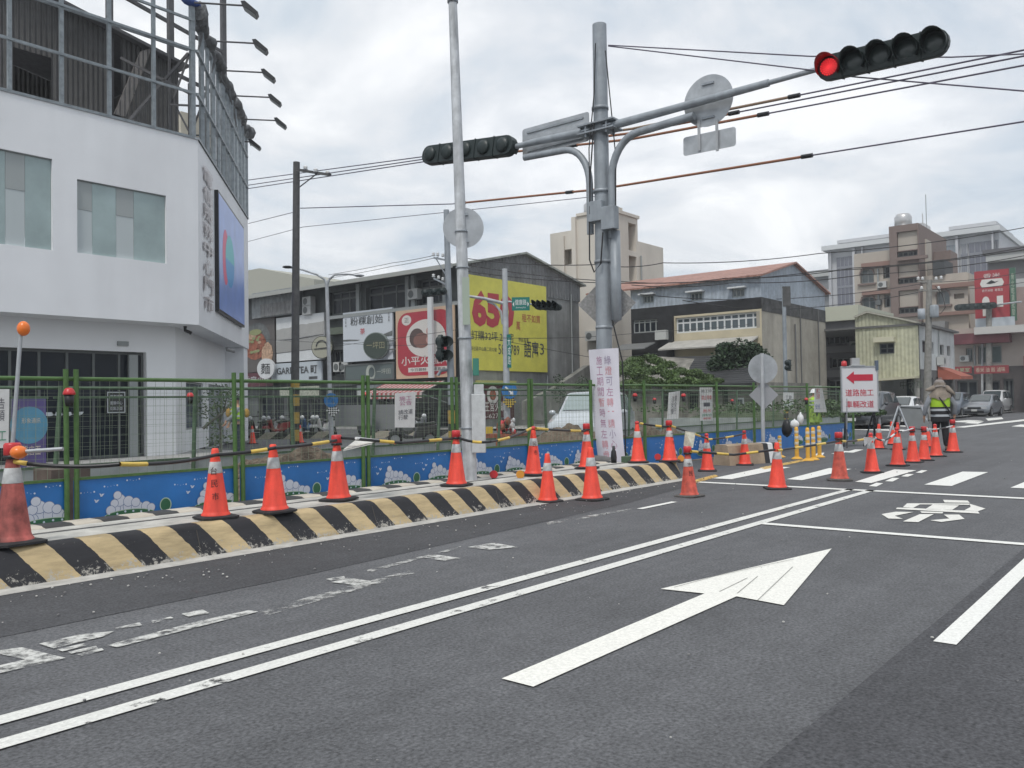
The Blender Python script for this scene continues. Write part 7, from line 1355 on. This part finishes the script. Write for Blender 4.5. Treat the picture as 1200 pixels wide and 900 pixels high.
for i, (u, v, lab) in enumerate(((934, 538, 'yellow flexible bollard standing apart, leftmost of four'), (947, 540, 'yellow flexible bollard, first of the close three'), (953.5, 539, 'yellow flexible bollard, middle of the close three'), (960.5, 536, 'yellow flexible bollard, rightmost of four'), (914, 536, 'low yellow bollard half hidden behind the tan block'))):
    s_ = 1 if i < 4 else .7; t = thing('bollard', lab, 'bollard', G(u, v), group='yellow bollards by the crosswalk'); MB().lathe([(.0001, .0), (.13, 0), (.13, .015), (.09, .04), (.055, .06), (.0001, .061)], 18).build('base', ybol, t)
    MB().lathe([(.048*1, .05), (.045, .70*s_), (.035, .745*s_), (.0001, .755*s_)], 16).build('post', ybol, t)
    for z in (.34, .47, .60): MB().lathe([(.047, z*s_), (.0485, z*s_+.003), (.0485, z*s_+.06*s_), (.047, z*s_+.063*s_)], 16).build('band', bandm, t)
for u, v, D, r, sx, mt_, lab in ((938, 491, 20.5, .085, (.8, .9, 1.5), white_pl, 'white plastic bag knotted on the fence above the bollards'), (931, 497, 20.3, .08, (1, 1.3, 1.2), white_pl, 'second white plastic bag slumped left of the first'), (922, 502, 21, .14, (.8, .9, 1.5), black, 'black rubbish bag hanging at the fence foot beside the round sign post')):
    m = MB(); rnd = random.Random(u); m.ball(W(u, v, D=D), r, 14, sx); c = W(u, v, D=D)
    for i, p in enumerate(m.v): m.v[i] = p+(p-c)*rnd.uniform(-.14, .14)
    m.tube([c+Vector((0, 0, r*sx[2]*.9)), c+Vector((.02, 0, r*sx[2]*1.3))], [.03, .012], 6); tag(m.build('bag', mt_), lab, 'bag')
p = G(901, 545); t = thing('bottle', 'clear plastic bottle standing on the tan block by the sign post', 'bottle', W(897, 530, D=19)); MB().lathe([(.0001, -.12), (.035, -.12), (.035, .03), (.015, .07), (.015, .1), (.0001, .1)], 10).build('bottle_body', M('bottle_clear', (.55, .6, .6), .2), t)
# arrow sign
D = 24.3; c = W(1007.5, 456, D=D); f = Fr(c, (rt+fh*-.12), n=None); f = Fr(c, rt, n=-fh); wd, ht = 1.0, 1.26; sg = thing('arrow_sign', 'white detour sign board with red left arrow and two rows of red characters', 'sign', Vector((c.x, c.y, 0)))
MB().fbx(f, -wd/2, wd/2, -ht/2, ht/2, -.05, 0).build('panel', M('sign_board_white', (.62, .62, .64), .5), sg, w=True); m = MB(); e = .03
for r in ((-wd/2-e, wd/2+e, ht/2, ht/2+e), (-wd/2-e, wd/2+e, -ht/2-e, -ht/2), (-wd/2-e, -wd/2, -ht/2, ht/2), (wd/2, wd/2+e, -ht/2, ht/2)): m.fbx(f, *r, -.06, .02)
m.build('frame', steel, sg, w=True)
MB().fpoly(f, [(-.38, .33), (-.16, .51), (-.16, .42), (.38, .42), (.38, .24), (-.16, .24), (-.16, .15)], .004, .01).build('arrow', M('arrow_red', (.50, .02, .05), .5), sg, w=True); m = MB(); text_mb(m, '道路施工', f, -.41, -.20, .80, .20, .006, bold=.005); text_mb(m, '車輛改道', f, -.41, -.53, .80, .20, .006, bold=.005); m.build('lettering', MATS['arrow_red'], sg, w=True)
m = MB(); [m.fbx(f, x-.025, x+.025, -1.60, -ht/2-e, -.05, -.01) for x in (-.40, .40)]; m.bar(f.pt(.40, -ht/2, -.05), f.pt(.52, -1.66, .3), .03); m.bar(f.pt(.40, -ht/2, -.05), f.pt(.28, -1.66, -.5), .03); m.bar(f.pt(-.40, -ht/2, -.05), f.pt(-.52, -1.66, .3), .03); m.bar(f.pt(-.4, -ht/2, -.05), f.pt(-.30, -1.66, -.5), .03); m.build('stand', black, sg, w=True)
MB().lathe([(.07, 0), (.08, .03), (.07, .13), (.0001, .16)], 14, f.pt(-.42, ht/2+e, -.02)).build('red_lamp', capred, sg, w=True); MB().fbx(f, -.25, .15, ht/2+e, ht/2+.06, -.1, .04).fbx(f, -.2, .02, ht/2+.06, ht/2+.26, -.12, .0).build('lamp_box', M('box_lightgrey', (.40, .41, .42), .5), sg, w=True); MB().fbx(f, .46, .54, ht/2-.1, ht/2+.18, -.05, .03).build('side_bracket', M('bracket_blue', (.10, .13, .18), .5), sg, w=True)
m = MB(); m.bar(W(992.5, 467, D=D-.2), W(992.5, 503, D=D-.2), .02); tag(m.build('thin_rod', steel), 'thin pale rod standing before the left side of the arrow sign', 'rod')
# folding board from behind
D = 23.2; t = thing('folding_board', 'folding sign board seen from behind with grey panel on silver legs beside the worker', 'sign', W(1065, 520, D=D)); P = [W(1054, 476.5, D=D), W(1079, 477.5, D=D), W(1090, 500, D=D-.35), W(1064, 502, D=D-.35)]; m = MB(); m.add(P+[p+fh*.03 for p in P], [(3, 2, 1, 0), (4, 5, 6, 7), (0, 1, 5, 4), (1, 2, 6, 5), (2, 3, 7, 6), (3, 0, 4, 7)]); m.build('panel', M('panel_darkgrey', (.13, .14, .145), .6, n=(2, .2)), t, w=True)
m = MB()
for (u0, v0, u1, v1, dd) in ((1053, 476, 1038, 522, -.5), (1079, 477, 1066, 518, .3), (1079.5, 477, 1093, 512, -.45), (1053.5, 477, 1066, 508, -.45)): m.bar(W(u0, v0, D=D-.02), W(u1, v1, D=D+dd), .035)
m.bar(W(1053, 476, D=D-.02), W(1079.5, 477, D=D-.02), .04); m.build('leg_frame', steel, t, w=True)

# ================================================================ vehicles
tyre = M('tyre', (.02, .02, .021), .85); rimm = M('rim', (.35, .36, .37), .35, m=.7); hl = M('headlight_clear', (.55, .57, .58), .12, spec=.8); tl = M('tail_red', (.35, .02, .02), .3); plate_m = M('number_plate', (.55, .56, .55), .5); carglass = M('car_glass', (.05, .065, .07), .06, spec=.9)
def car(lab, loc, head, paint_, kind='sedan', group='cars beyond the junction', glassm=None):
    t = thing('parked_car', lab, 'car', loc, head, group); k = dict(sedan=(4.5, .88, .70, .93, 1.45, (.0, .10, .30, .98, .0, 1.55, 2.1, 3.3, 4.0, 4.42)), hatch=(4.2, .88, .74, .97, 1.52, (0, 0, 0, .95, 0, 1.5, 2.1, 3.6, 4.05, 4.15)), suv=(4.5, .92, .84, 1.08, 1.70, (0, 0, 0, 1.05, 0, 1.5, 2.15, 4.0, 4.35, 4.45)), van=(4.6, .90, .90, 1.10, 1.88, (0, 0, 0, .7, 0, 1.15, 1.9, 4.4, 4.5, 4.58)))[kind]
    Ln, w_, hn, hb_, hr, xs = k; x0 = Ln/2; X = [0, .12, xs[3]*.55, xs[5]-.25, xs[6], (xs[6]+xs[7])/2, xs[7], xs[8], Ln-.05, Ln]
    # stations: (x, bottom, belt, top, half width, roof half width)
    S = [(0, .30, .52, .56, w_*.80, w_*.6), (.10, .20, hn-.10, hn-.06, w_*.93, w_*.75), (xs[5]*.5, .20, hn+.06, hn+.10, w_, w_*.82), (xs[5]-.2, .20, hb_-.02, hb_+.02, w_, w_*.84), (xs[6], .20, hb_, hr-.03, w_, w_*.76), ((xs[6]+xs[7])/2, .20, hb_+.02, hr, w_, w_*.76), (xs[7], .20, hb_+.03, hr-.05, w_, w_*.74), (xs[8], .22, hb_+(.02 if kind != 'sedan' else -.02), hb_+(.08 if kind != 'sedan' else .03), w_*.98, w_*.80), (Ln-.06, .28, hb_-.1, hb_-.02, w_*.93, w_*.78), (Ln, .34, hb_-.3, hb_-.2, w_*.84, w_*.7)]
    def sec(s): x, b, be, tp_, w1_, wr = s; X_ = x0-x; h = [(0, b), (w1_*.86, b), (w1_*.98, b+.12), (w1_, (b+be)/2), (w1_*.975, be), (wr, tp_-.02), (wr*.86, tp_+.015), (0, tp_+.03)]; return [Vector((X_, y, z)) for y, z in h]+[Vector((X_, -y, z)) for y, z in h[-2:0:-1]]
    rings = [sec(s) for s in S]; n_ = len(rings[0]); m = MB(); m.smooth = True; m.add([p for r in rings for p in r], [(i*n_+j, i*n_+(j+1) % n_, (i+1)*n_+(j+1) % n_, (i+1)*n_+j) for i in range(len(S)-1) for j in range(n_)]+[tuple(range(n_))[::-1], tuple(range((len(S)-1)*n_, len(S)*n_))]); m.build('body', paint_, t)
    gm = glassm or carglass
    def gq(q, e0=.06, e1=.08, off=.008):
        a, b, c, d = q; nn = (b-a).cross(d-a).normalized(); ctr = (a+b+c+d)/4
        if nn.dot(ctr-Vector((0, 0, .8))) < 0: nn = -nn
        I = lambda u_, v_: a.lerp(b, u_).lerp(d.lerp(c, u_), v_)+nn*off
        return [I(e0, e1), I(1-e0, e1), I(1-e0, 1-e1), I(e0, 1-e1)]
    m = MB(); r3, r4 = rings[3], rings[4]; m.add(gq([r3[5]*1, r3[9]*1, r4[9], r4[5]], .05, .10, .03), [(0, 1, 2, 3)]); m.add(gq([r3[6], r3[8], r4[8], r4[6]], .0, .10, .035), [(0, 1, 2, 3)]); m.build('windshield', gm, t)
    r6, r7 = rings[6], rings[7]; m = MB(); m.add(gq([r6[5], r6[9], r7[9], r7[5]], .08, .12, .03), [(0, 1, 2, 3)]); m.build('rear_window', gm, t)
    for s_, (ja, jb) in ((1, (4, 5)), (-1, (10, 9))):
        for ia, ib in ((3, 4), (4, 5), (5, 6)):
            q = [rings[ia][ja], rings[ib][ja], rings[ib][jb], rings[ia][jb]]
            if ia == 3: q = [rings[3][ja].lerp(rings[4][ja], .35), rings[4][ja], rings[4][jb], rings[3][jb].lerp(rings[4][jb], .75)]
            m = MB(); m.add(gq(q, .05, .12, .012), [(0, 1, 2, 3)]); m.build('side_window', gm, t)
    for fx_ in (x0-.85, x0-Ln+.80):
        for s_ in (1, -1):
            c = Vector((fx_, s_*(w_-.20), .32)); MB().disc(Vector((fx_, s_*(w_-.02), .34)), (0, s_, 0), .375, .012, 24).build('wheel_arch', black, t)
            o = MB().lathe([(.22, 0), (.30, 0), (.325, .03), (.325, .19), (.30, .225), (.22, .23)], 22, c, (0, s_, 0)).build('wheel', tyre, t); MB().lathe([(.0001, .20), (.06, .215), (.12, .20), (.20, .215), (.225, .226), (.225, .2), (.0001, .19)], 12, c, (0, s_, 0)).build('rim', rimm, o)
    for s_ in (1, -1):
        f = Fr((x0-.03, s_*w_*.62, hn-.20), (0, 1, 0), n=(1, 0, .1)); MB().fpoly(f, [(-.2, 0), (.2, 0), (.22, .09), (-.16, .13)] if s_ > 0 else [(-.2, 0), (.2, 0), (.16, .13), (-.22, .09)], -.05, .03).build('headlight', hl, t)
        f = Fr((x0-Ln+.02, s_*w_*.66, hb_-.22), (0, 1, 0), n=(-1, 0, 0)); MB().fpoly(f, [(-.14, 0), (.14, 0), (.14, .2), (-.14, .2)], -.05, .03).build('tail_light', tl, t)
        m = MB().ball((x0-xs[5]-.1, s_*(w_+.10), hb_+.05), .10, 10, (.6, 1, .7)); m.bar((x0-xs[5]-.1, s_*(w_-.05), hb_), (x0-xs[5]-.1, s_*(w_+.06), hb_+.03), .04); m.build('mirror', paint_, t)
    f = Fr((x0+.0, 0, .40), (0, 1, 0), n=(1, 0, 0)); MB().fbx(f, -.42, .42, .12, .26, -.06, .012).build('grille', black, t); MB().fbx(f, -.60, .60, -.14, .02, -.08, .008).build('lower_grille', black, t); MB().fbx(f, -.18, .18, -.02, .12, .0, .03).build('number_plate', plate_m, t)
    return t
white_car = M('paint_white', (.62, .63, .64), .25, coat=.5); grey_car = M('paint_grey', (.20, .215, .235), .3, m=.3, coat=.6); dark_car = M('paint_dark', (.035, .04, .047), .3, coat=.6); blue_car = M('paint_slate', (.09, .11, .14), .3, coat=.6, m=.2)
def cpos(u, D): p = W(u, 470, D=D); return (p.x, p.y, 0)
p = cpos(694, 24.5); car('white car with clear windshield parked behind the soil heap left of the banner', p, YAW+math.pi-.30, M('paint_silver', (.48, .52, .55), .3, coat=.5), 'suv', group=None, glassm=M('car_glass_bright', (.26, .32, .32), .15, spec=.8))
car('black car half hidden behind the arrow sign', cpos(1017, 40), math.pi-.02, dark_car, 'suv')
car('white sedan above the folding grey board', cpos(1055, 44.5), math.pi-.02, white_car, 'sedan'); car('second white car partly behind the worker', cpos(1079, 53), math.pi+.05, white_car, 'hatch')
car('slate blue car to the right of the head of the worker', cpos(1116, 60), math.pi-.03, blue_car, 'suv'); car('grey hatchback facing the camera near the right edge', cpos(1151, 60), math.pi-.06, grey_car, 'hatch'); car('white van directly behind the grey hatchback', cpos(1165.5, 71), math.pi-.04, white_car, 'van')
# scooters
def scooter(lab, loc, head, col, group='scooters parked in front of the shops'):
    t = thing('scooter', lab, 'scooter', loc, head, group)
    for x in (.62, -.55):
        o = MB().lathe([(.16, -.05), (.22, -.055), (.25, -.02), (.25, .02), (.22, .055), (.16, .05)], 16, (x, 0, .25), (0, 1, 0)).build('wheel', tyre, t); MB().disc((x, -.03, .25), (0, 1, 0), .16, .06, 12).build('rim', rimm, o)
    f = Fr((0, 0, 0), (1, 0, 0), n=(0, -1, 0)); MB().fpoly(f, [(-.85, .55), (-.25, .28), (.28, .26), (.42, .34), (.52, .80), (.44, .86), (.30, .42), (.0, .36), (-.12, .66), (-.80, .74)], -.14, .14).build('body', col, t, bevel=.03)
    MB().fpoly(f, [(-.72, .74), (-.05, .66), (.0, .72), (-.1, .80), (-.45, .80), (-.74, .84)], -.13, .13).build('seat', black, t, bevel=.02)
    m = MB(); m.tube([(.50, 0, .8), (.42, 0, .98)], .03, 8); m.tube([(.36, .34, 1.0), (.42, .1, .99), (.42, -.1, .99), (.36, -.34, 1.0)], .02, 8); m.tube([(.56, 0, .7), (.62, 0, .28)], .03, 8); m.build('handlebar', black, t)
    m = MB().ball((.52, 0, .90), .12, 10, (.7, 1, .9)); m.build('headlight', hl, t); 
    for s_ in (1, -1): m = MB().tube([(.38, s_*.26, 1.0), (.36, s_*.32, 1.16)], .01, 6).ball((.36, s_*.33, 1.2), .06, 8, (.4, 1, .8)); m.build('mirror', black, t)
    MB().fpoly(f, [(.42, .40), (.85, .42), (.80, .54), (.55, .56)], -.08, .08).build('front_mudguard', col, t, bevel=.02); return t
sc_cols = [M('sc_black', (.03, .03, .033), .3, coat=.4), M('sc_white', (.5, .5, .5), .3, coat=.4), M('sc_red', (.25, .03, .03), .3, coat=.4), M('sc_blue', (.04, .09, .2), .3, coat=.4), M('sc_silver', (.3, .31, .33), .3, m=.4)]
labs = ['black scooter leftmost beside the white wall', 'white scooter second from the left in front of the noodle shop', 'red scooter third from the left in front of the noodle shop', 'black scooter left of the concrete utility pole', 'blue scooter just right of the concrete utility pole', 'silver scooter between the utility pole and the street lamp', 'white scooter at the foot of the street lamp', 'dark scooter in front of the dessert shop', 'pale scooter right of the dessert shop', 'silver scooter in front of the striped awning']
for i, (u, D, c, hd_) in enumerate(((303, 40, 0, 2.9), (314, 41, 1, 3.3), (325, 40, 2, 2.8), (334, 41.5, 0, 3.4), (362, 41, 3, 3.0), (371, 41, 4, 3.3), (380, 41, 1, 2.9), (428, 42, 0, 3.2), (448, 42, 1, 3.0), (492, 40, 4, 3.9))): scooter(labs[i], cpos(u, D), hd_+.4, sc_cols[c])
sc = scooter('black motorbike nearer the fence below the striped awning', cpos(484, 29), 2.5, sc_cols[0], group=None)
# striped far kerb and panel fence on other side of the works
fk = stripe_mat('far_kerb_stripes', .9, 1.0, (.42, .38, .30), (.03, .03, .03), axis='Y')
for i, (ua, ub, D, lab) in enumerate(((292, 393, 37.5, 'far low striped kerb in front of the parked scooters at the left'), (432, 562, 36.5, 'far low striped kerb right of the street lamp'))):
    a = cpos(ua, D); b = cpos(ub, D+1.5 if i else D); a, b = Vector(a), Vector(b); d = (b-a).normalized(); f = Fr(a, d, n=(d.y, -d.x, 0)); tag(MB().fbx(f, 0, (b-a).length, 0, .30, -.3, 0).build('striped_kerb', fk), lab, 'kerb')
tag(MB().fbx(Fr(cpos(392, 37), rt, n=-fh), 0, 1.75, .55, 1.45, -.05, 0).build('grey_barrier_panel', M('panel_midgrey', (.20, .21, .215), .6)), 'grey site panel beside the street lamp', 'panel')
tag(MB().fbx(Fr(cpos(418, 37.5), rt, n=-fh), 0, 1.9, .35, 1.45, -.05, 0).build('grey_barrier_panel', MATS['panel_midgrey']), 'grey site panel in front of the dessert shop', 'panel')
tag(MB().fbx(Fr(cpos(558, 24), rt, n=-fh), 0, .45, .25, .75, -.4, 0).build('yellow_box', M('yellow_box', (.55, .38, .04), .5)), 'yellow box behind the lamp pole at the foot of the hot pot sign', 'box')
rnd = random.Random(9); m = MB()
for i in range(40): p = Vector(cpos(rnd.uniform(583, 604), 22+rnd.random()*.8)); s_ = rnd.uniform(.04, .09); m.m = rnd.randrange(4); m.ball(p+Vector((0, 0, .62+rnd.random()*.35)), s_, 6, (1, 1, 1.4))
m.bx(*(lambda p: (p[0]-.4, p[0]+.4, p[1]-.4, p[1]+.4))(cpos(593, 22.4)), 0, .62); tag(m.build('pile_of_gear', [red_ink, white_pl, black, brown_f]), 'jumble of red and white lamps and gear heaped at the foot of the pale mast', 'gear', kind='stuff')

# ================================================================ people
def skin(name, V, E, Rr, mt_, parent, sub=2, root=0):
    me = bpy.data.meshes.new(name); me.from_pydata([Vector(v) for v in V], E, []); ob = bpy.data.objects.new(name, me); COL.objects.link(ob)
    md = ob.modifiers.new('s', 'SKIN'); sv = me.skin_vertices[0].data
    for i, r in enumerate(Rr): sv[i].radius = (r, r) if not isinstance(r, tuple) else r; sv[i].use_root = i == root
    md.use_smooth_shade = True; s2 = ob.modifiers.new('u', 'SUBSURF'); s2.levels = sub; s2.render_levels = sub
    dg = bpy.context.evaluated_depsgraph_get(); m2 = bpy.data.meshes.new_from_object(ob.evaluated_get(dg)); bpy.data.objects.remove(ob); bpy.data.meshes.remove(me); m2.materials.clear(); m2.materials.append(mt_)
    for p in m2.polygons: p.use_smooth = True; p.material_index = 0
    o = bpy.data.objects.new(name, m2); COL.objects.link(o); o.parent = parent; return o
skin_m = M('skin', (.42, .25, .17), .6); blackcloth = M('cloth_black', (.018, .018, .022), .9); greycloth = M('cloth_grey', (.24, .255, .28), .9, n=(8, .2)); beigecloth = M('cloth_beige', (.26, .22, .18), .95, n=(9, .35)); hivis = M('hivis', (.38, .62, .03), .6, n=(6, .1)); refl_b = M('vest_stripe', (.42, .45, .48), .5); navy = M('cloth_navy', (.02, .03, .05), .9)
def person(lab, loc, head, top_m, trou_m, arms=((-.04, .30, 1.15, .06, .33, .90), (-.04, -.30, 1.15, .06, -.33, .90)), s=1.0, lean=0):
    t = thing('person', lab, 'person', loc, head); t.scale = (s, s, s)
    (ex, ey, ez, wx, wy, wz), (ex2, ey2, ez2, wx2, wy2, wz2) = arms
    V = [(0, 0, .95), (0, 0, 1.10), (0, 0, 1.28), (0, 0, 1.44), (.01, 0, 1.53), (.03, 0, 1.61), (.02, 0, 1.70), (0, .17, 1.41), (ex, ey, ez), (wx, wy, wz), (wx+.02, wy, wz-.09), (0, -.17, 1.41), (ex2, ey2, ez2), (wx2, wy2, wz2), (wx2+.02, wy2, wz2-.09),
         (0, .09, .86), (.02, .11, .48), (-.01, .13, .09), (.13, .15, .03), (0, -.09, .86), (.02, -.11, .48), (-.01, -.13, .09), (.13, -.15, .03)]
    E = [(0, 1), (1, 2), (2, 3), (3, 4), (4, 5), (5, 6), (3, 7), (7, 8), (8, 9), (9, 10), (3, 11), (11, 12), (12, 13), (13, 14), (0, 15), (15, 16), (16, 17), (17, 18), (0, 19), (19, 20), (20, 21), (21, 22)]
    Rr = [.13, .12, .14, .085, .055, .095, .08, .06, .042, .03, .035, .06, .042, .03, .035, .09, .058, .04, .035, .09, .058, .04, .035]
    skin('body', V, E, Rr, skin_m, t)
    # face: nose, eyes and mouth
    m = MB(); m.ball((.125, 0, 1.60), .018, 8, (1, .7, 1.3)); 
    for s_ in (1, -1): m.ball((.035, s_*.095, 1.61), .025, 8, (.6, .4, 1.2))
    m.build('nose_and_ears', skin_m, t); m = MB(); [m.ball((.112, s_*.034, 1.625), .011, 8) for s_ in (1, -1)]; m.build('eyes', black, t); MB().ball((.112, 0, 1.56), .02, 8, (.4, 1.2, .3)).build('mouth', red_ink, t)
    for s_, w3, e3 in ((1, (wx, wy, wz), (ex, ey, ez)), (-1, (wx2, wy2, wz2), (ex2, ey2, ez2))):
        w3 = Vector(w3)+Vector((.02, 0, -.09)); d = (w3-Vector(e3)).normalized(); m = MB()
        for q in range(4): b = w3+Vector((-.025+.018*q, 0, 0)); m.tube([b, b+d*.05+Vector((.004, -.004*s_, 0)), b+d*(.085-.006*abs(q-1.5))+Vector((.015, -.015*s_, 0))], [.010, .009, .007], 6)
        b = w3-d*.03+Vector((.03, 0, 0)); m.tube([b, b+Vector((.03, -.01*s_, -.02)), b+Vector((.035, -.015*s_, -.045))], [.011, .01, .008], 6); m.build('fingers', skin_m, t)
    skin('jacket', [V[i] for i in (0, 1, 2, 3, 7, 8, 9, 11, 12, 13)], [(0, 1), (1, 2), (2, 3), (3, 4), (4, 5), (5, 6), (3, 7), (7, 8), (8, 9)], [.155, .15, .165, .11, .085, .065, .05, .085, .065, .05], top_m, t)
    skin('trousers', [(0, 0, .98), V[15], V[16], (-.01, .13, .12), V[19], V[20], (-.01, -.13, .12)], [(0, 1), (1, 2), (2, 3), (0, 4), (4, 5), (5, 6)], [.15, .115, .085, .075, .115, .085, .075], trou_m, t)
    for s_ in (1, -1): skin('shoe', [(-.03, s_*.13, .05), (.05, s_*.14, .05), (.16, s_*.15, .035)], [(0, 1), (1, 2)], [.055, .05, .035], blackcloth, t, 1)
    return t
def shell(m, zs, k=1.0, cx=0, n=24):
    """open ring surface round the torso"""
    vs = [(cx+a*k*math.cos(2*math.pi*i/n), b*k*math.sin(2*math.pi*i/n), z) for z, a, b in zs for i in range(n)]; m.smooth = True
    m.add(vs, [(j*n+i, j*n+(i+1) % n, (j+1)*n+(i+1) % n, (j+1)*n+i) for j in range(len(zs)-1) for i in range(n)]); m.smooth = False
def vest(t, two=True, low=.74):
    o = MB(); shell(o, [(1.10, .175, .225), (1.22, .185, .235), (1.34, .18, .235), (1.42, .15, .20), (1.47, .10, .13)]); o.build('vest', hivis, t)
    if two:
        o = MB(); shell(o, [(low, .185, .215), (.9, .18, .215), (1.10, .177, .226)]); o.build('vest_lower', blackcloth, t); o = MB()
        for z in (.86, 1.0): shell(o, [(z, .190, .225), (z+.055, .190, .226)])
        o.build('reflective_stripe', refl_b, t)
    else:
        o = MB()
        for z in (1.16, 1.30): shell(o, [(z, .196, .246), (z+.05, .196, .246)])
        o.build('reflective_stripe', refl_b, t)
pl_ = G(1103, 529); t = person('worker seen from behind in beige hood, yellow green vest and black trousers among the cones', pl_, YAW-.40+.15, greycloth, blackcloth, arms=((-.05, .33, 1.13, .02, .36, .88), (-.02, -.34, 1.14, .05, -.33, .90)), s=1.04)
vest(t); m = MB(); m.tube([(-.02, .15, 1.46), (-.19, .05, 1.33), (-.205, -.10, 1.10), (-.17, -.19, .95)], .018, 6); m.build('strap', blackcloth, t)
m = MB(); shell(m, [(1.32, .21, .27), (1.40, .20, .26), (1.47, .15, .18), (1.55, .13, .135), (1.64, .135, .135), (1.70, .13, .13)]); rnd = random.Random(3); m.v = [v+Vector((rnd.uniform(-.012, .012), rnd.uniform(-.012, .012), rnd.uniform(-.012, .012) - (.06 if v.z < 1.36 and abs(v.y) < .1 else 0))) for v in m.v]; m.build('neck_cloth', beigecloth, t)
m = MB(); shell(m, [(1.61, .15, .165), (1.64, .13, .135), (1.66, .12, .12), (1.74, .105, .105), (1.775, .06, .06), (1.78, .001, .001)]); m.v = [v-Vector((0, 0, .05*abs(v.y)/.3 if v.z < 1.62 else 0)) for v in m.v]; m.build('sun_hat', M('hat_taupe', (.24, .215, .20), .9), t)
for s_ in (1, -1):
    m = MB(); m.tube([(.0, s_*.06, 1.60), (-.04, s_*.16, 1.56), (-.06, s_*.25, 1.50+.03*s_), (-.05, s_*.33, 1.46+.06*s_)], [.07, .07, .05, .02], 8); m.build('hood_flap', beigecloth, t)
p = cpos(278, 24.2); t = person('worker in yellow vest and black cap behind the left fence near the white building', p, YAW+math.pi*.62, greycloth, navy, arms=((.15, .28, 1.17, .32, .2, 1.05), (.08, -.32, 1.15, .2, -.25, 1.0)), s=.99)
vest(t, False); m = MB(); shell(m, [(1.64, .125, .115), (1.70, .12, .11), (1.745, .08, .075), (1.76, .001, .001)]); m.bx(.10, .2, -.07, .07, 1.645, 1.66); m.build('cap', blackcloth, t)
tag(MB().ball(W(268, 484, D=24.2), .085, 10, (1, 1, 1.6)).ball(W(289, 484, D=24.3), .085, 10, (1, 1, 1.6)).build('work_bag', M('bag_mustard', (.36, .22, .05), .8, n=(6, .3))), 'mustard coloured tool pouches hanging on both sides of the left worker', 'pouch')
p = cpos(954, 31); t = person('worker in white helmet and hi-vis coat behind the fence left of the arrow sign', p, YAW+math.pi+.3, M('rain_coat', (.30, .46, .08), .7, n=(5, .2)), MATS['rain_coat'], s=1.0); vest(t, False); m = MB(); shell(m, [(1.62, .15, .145), (1.66, .13, .12), (1.72, .11, .10), (1.76, .06, .06), (1.77, .001, .001)]); m.build('helmet', white_pl, t)
m = MB(); shell(m, [(.55, .24, .30), (.8, .21, .27), (1.12, .18, .235)]); m.build('coat_skirt', MATS['rain_coat'], t)

# ---- grit and small stones on the road, and haze in the air
rnd = random.Random(21); m = MB()
for i in range(420):
    if i < 260: x, y = rnd.uniform(.5, 14), 7.1-abs(rnd.gauss(0, .5))
    else: x, y = rnd.uniform(1, 22), rnd.uniform(-3, 7)
    s_ = rnd.choice([.004, .005, .006, .009, .012]); m.m = rnd.randrange(2); m.ball((x, y, .012+s_*.4), s_, 6, (1, rnd.uniform(.6, 1.3), .6))
tag(m.build('gravel', [M('stone_light', (.5, .49, .46), .9), M('stone_grey', (.2, .2, .2), .9)]), kind='stuff')
hz_m = bpy.data.materials.new('haze_air'); hz_m.use_nodes = True; t_ = hz_m.node_tree; t_.nodes.clear(); ho = t_.nodes.new('ShaderNodeOutputMaterial'); pv = t_.nodes.new('ShaderNodeVolumePrincipled')
pv.inputs['Color'].default_value = (.90, .93, .97, 1); pv.inputs['Density'].default_value = .0009; t_.links.new(pv.outputs[0], ho.inputs['Volume'])
tag(MB().bx(-310, 1510, -410, 910, -1.1, 62).build('haze', hz_m), kind='stuff')

# ---- air conditioners and pipes on the house fronts
def ac(par, f, u, v, s_=.8):
    a, b = f.px(u, v); o = MB().fbx(f, a, a+s_, b, b+s_*.75, .05, .45).build('air_conditioner', MATS['ac_white'], par, w=True); MB().disc(f.pt(a+s_*.35, b+s_*.37, .452), f.n, s_*.27, .012, 14).build('fan_grille', wfd, o, w=True)
for u, v in ((397, 436), (404, 436), (418, 380), (484, 352)): ac(row, FW, u, v)
for u, v in ((1030, 338),): ac(ap, FP, u, v, .8)
ac(gq, FQ, 998, 412, .9); ac(rs, FZ, 1126, 424, .7); ac(wh, FYs, 1097, 428, .7); ac(tw_, FT, 690, 400, .9)
def pipe(par, f, u, v0, v1, r=.05, mt_=None):
    a, b0 = f.px(u, v0); _, b1 = f.px(u, v1); MB().tube([f.pt(a, b0, .09), f.pt(a, b1, .09)], r, 6).build('drain_pipe', mt_ or MATS['window_frame_grey'], par, w=True)
pipe(row, FG, 668, 345, 480); pipe(row, FG, 640, 440, 480); pipe(tw_, FTs, 750, 300, 400, .07); pipe(hs, FHs, 930, 380, 470, .05, MATS['pipe_dark']); pipe(ap, FP, 1029, 315, 400, .1); pipe(wh, FYs, 1098, 388, 430, .04); pipe(rs, FZ, 1142, 405, 428, .08)
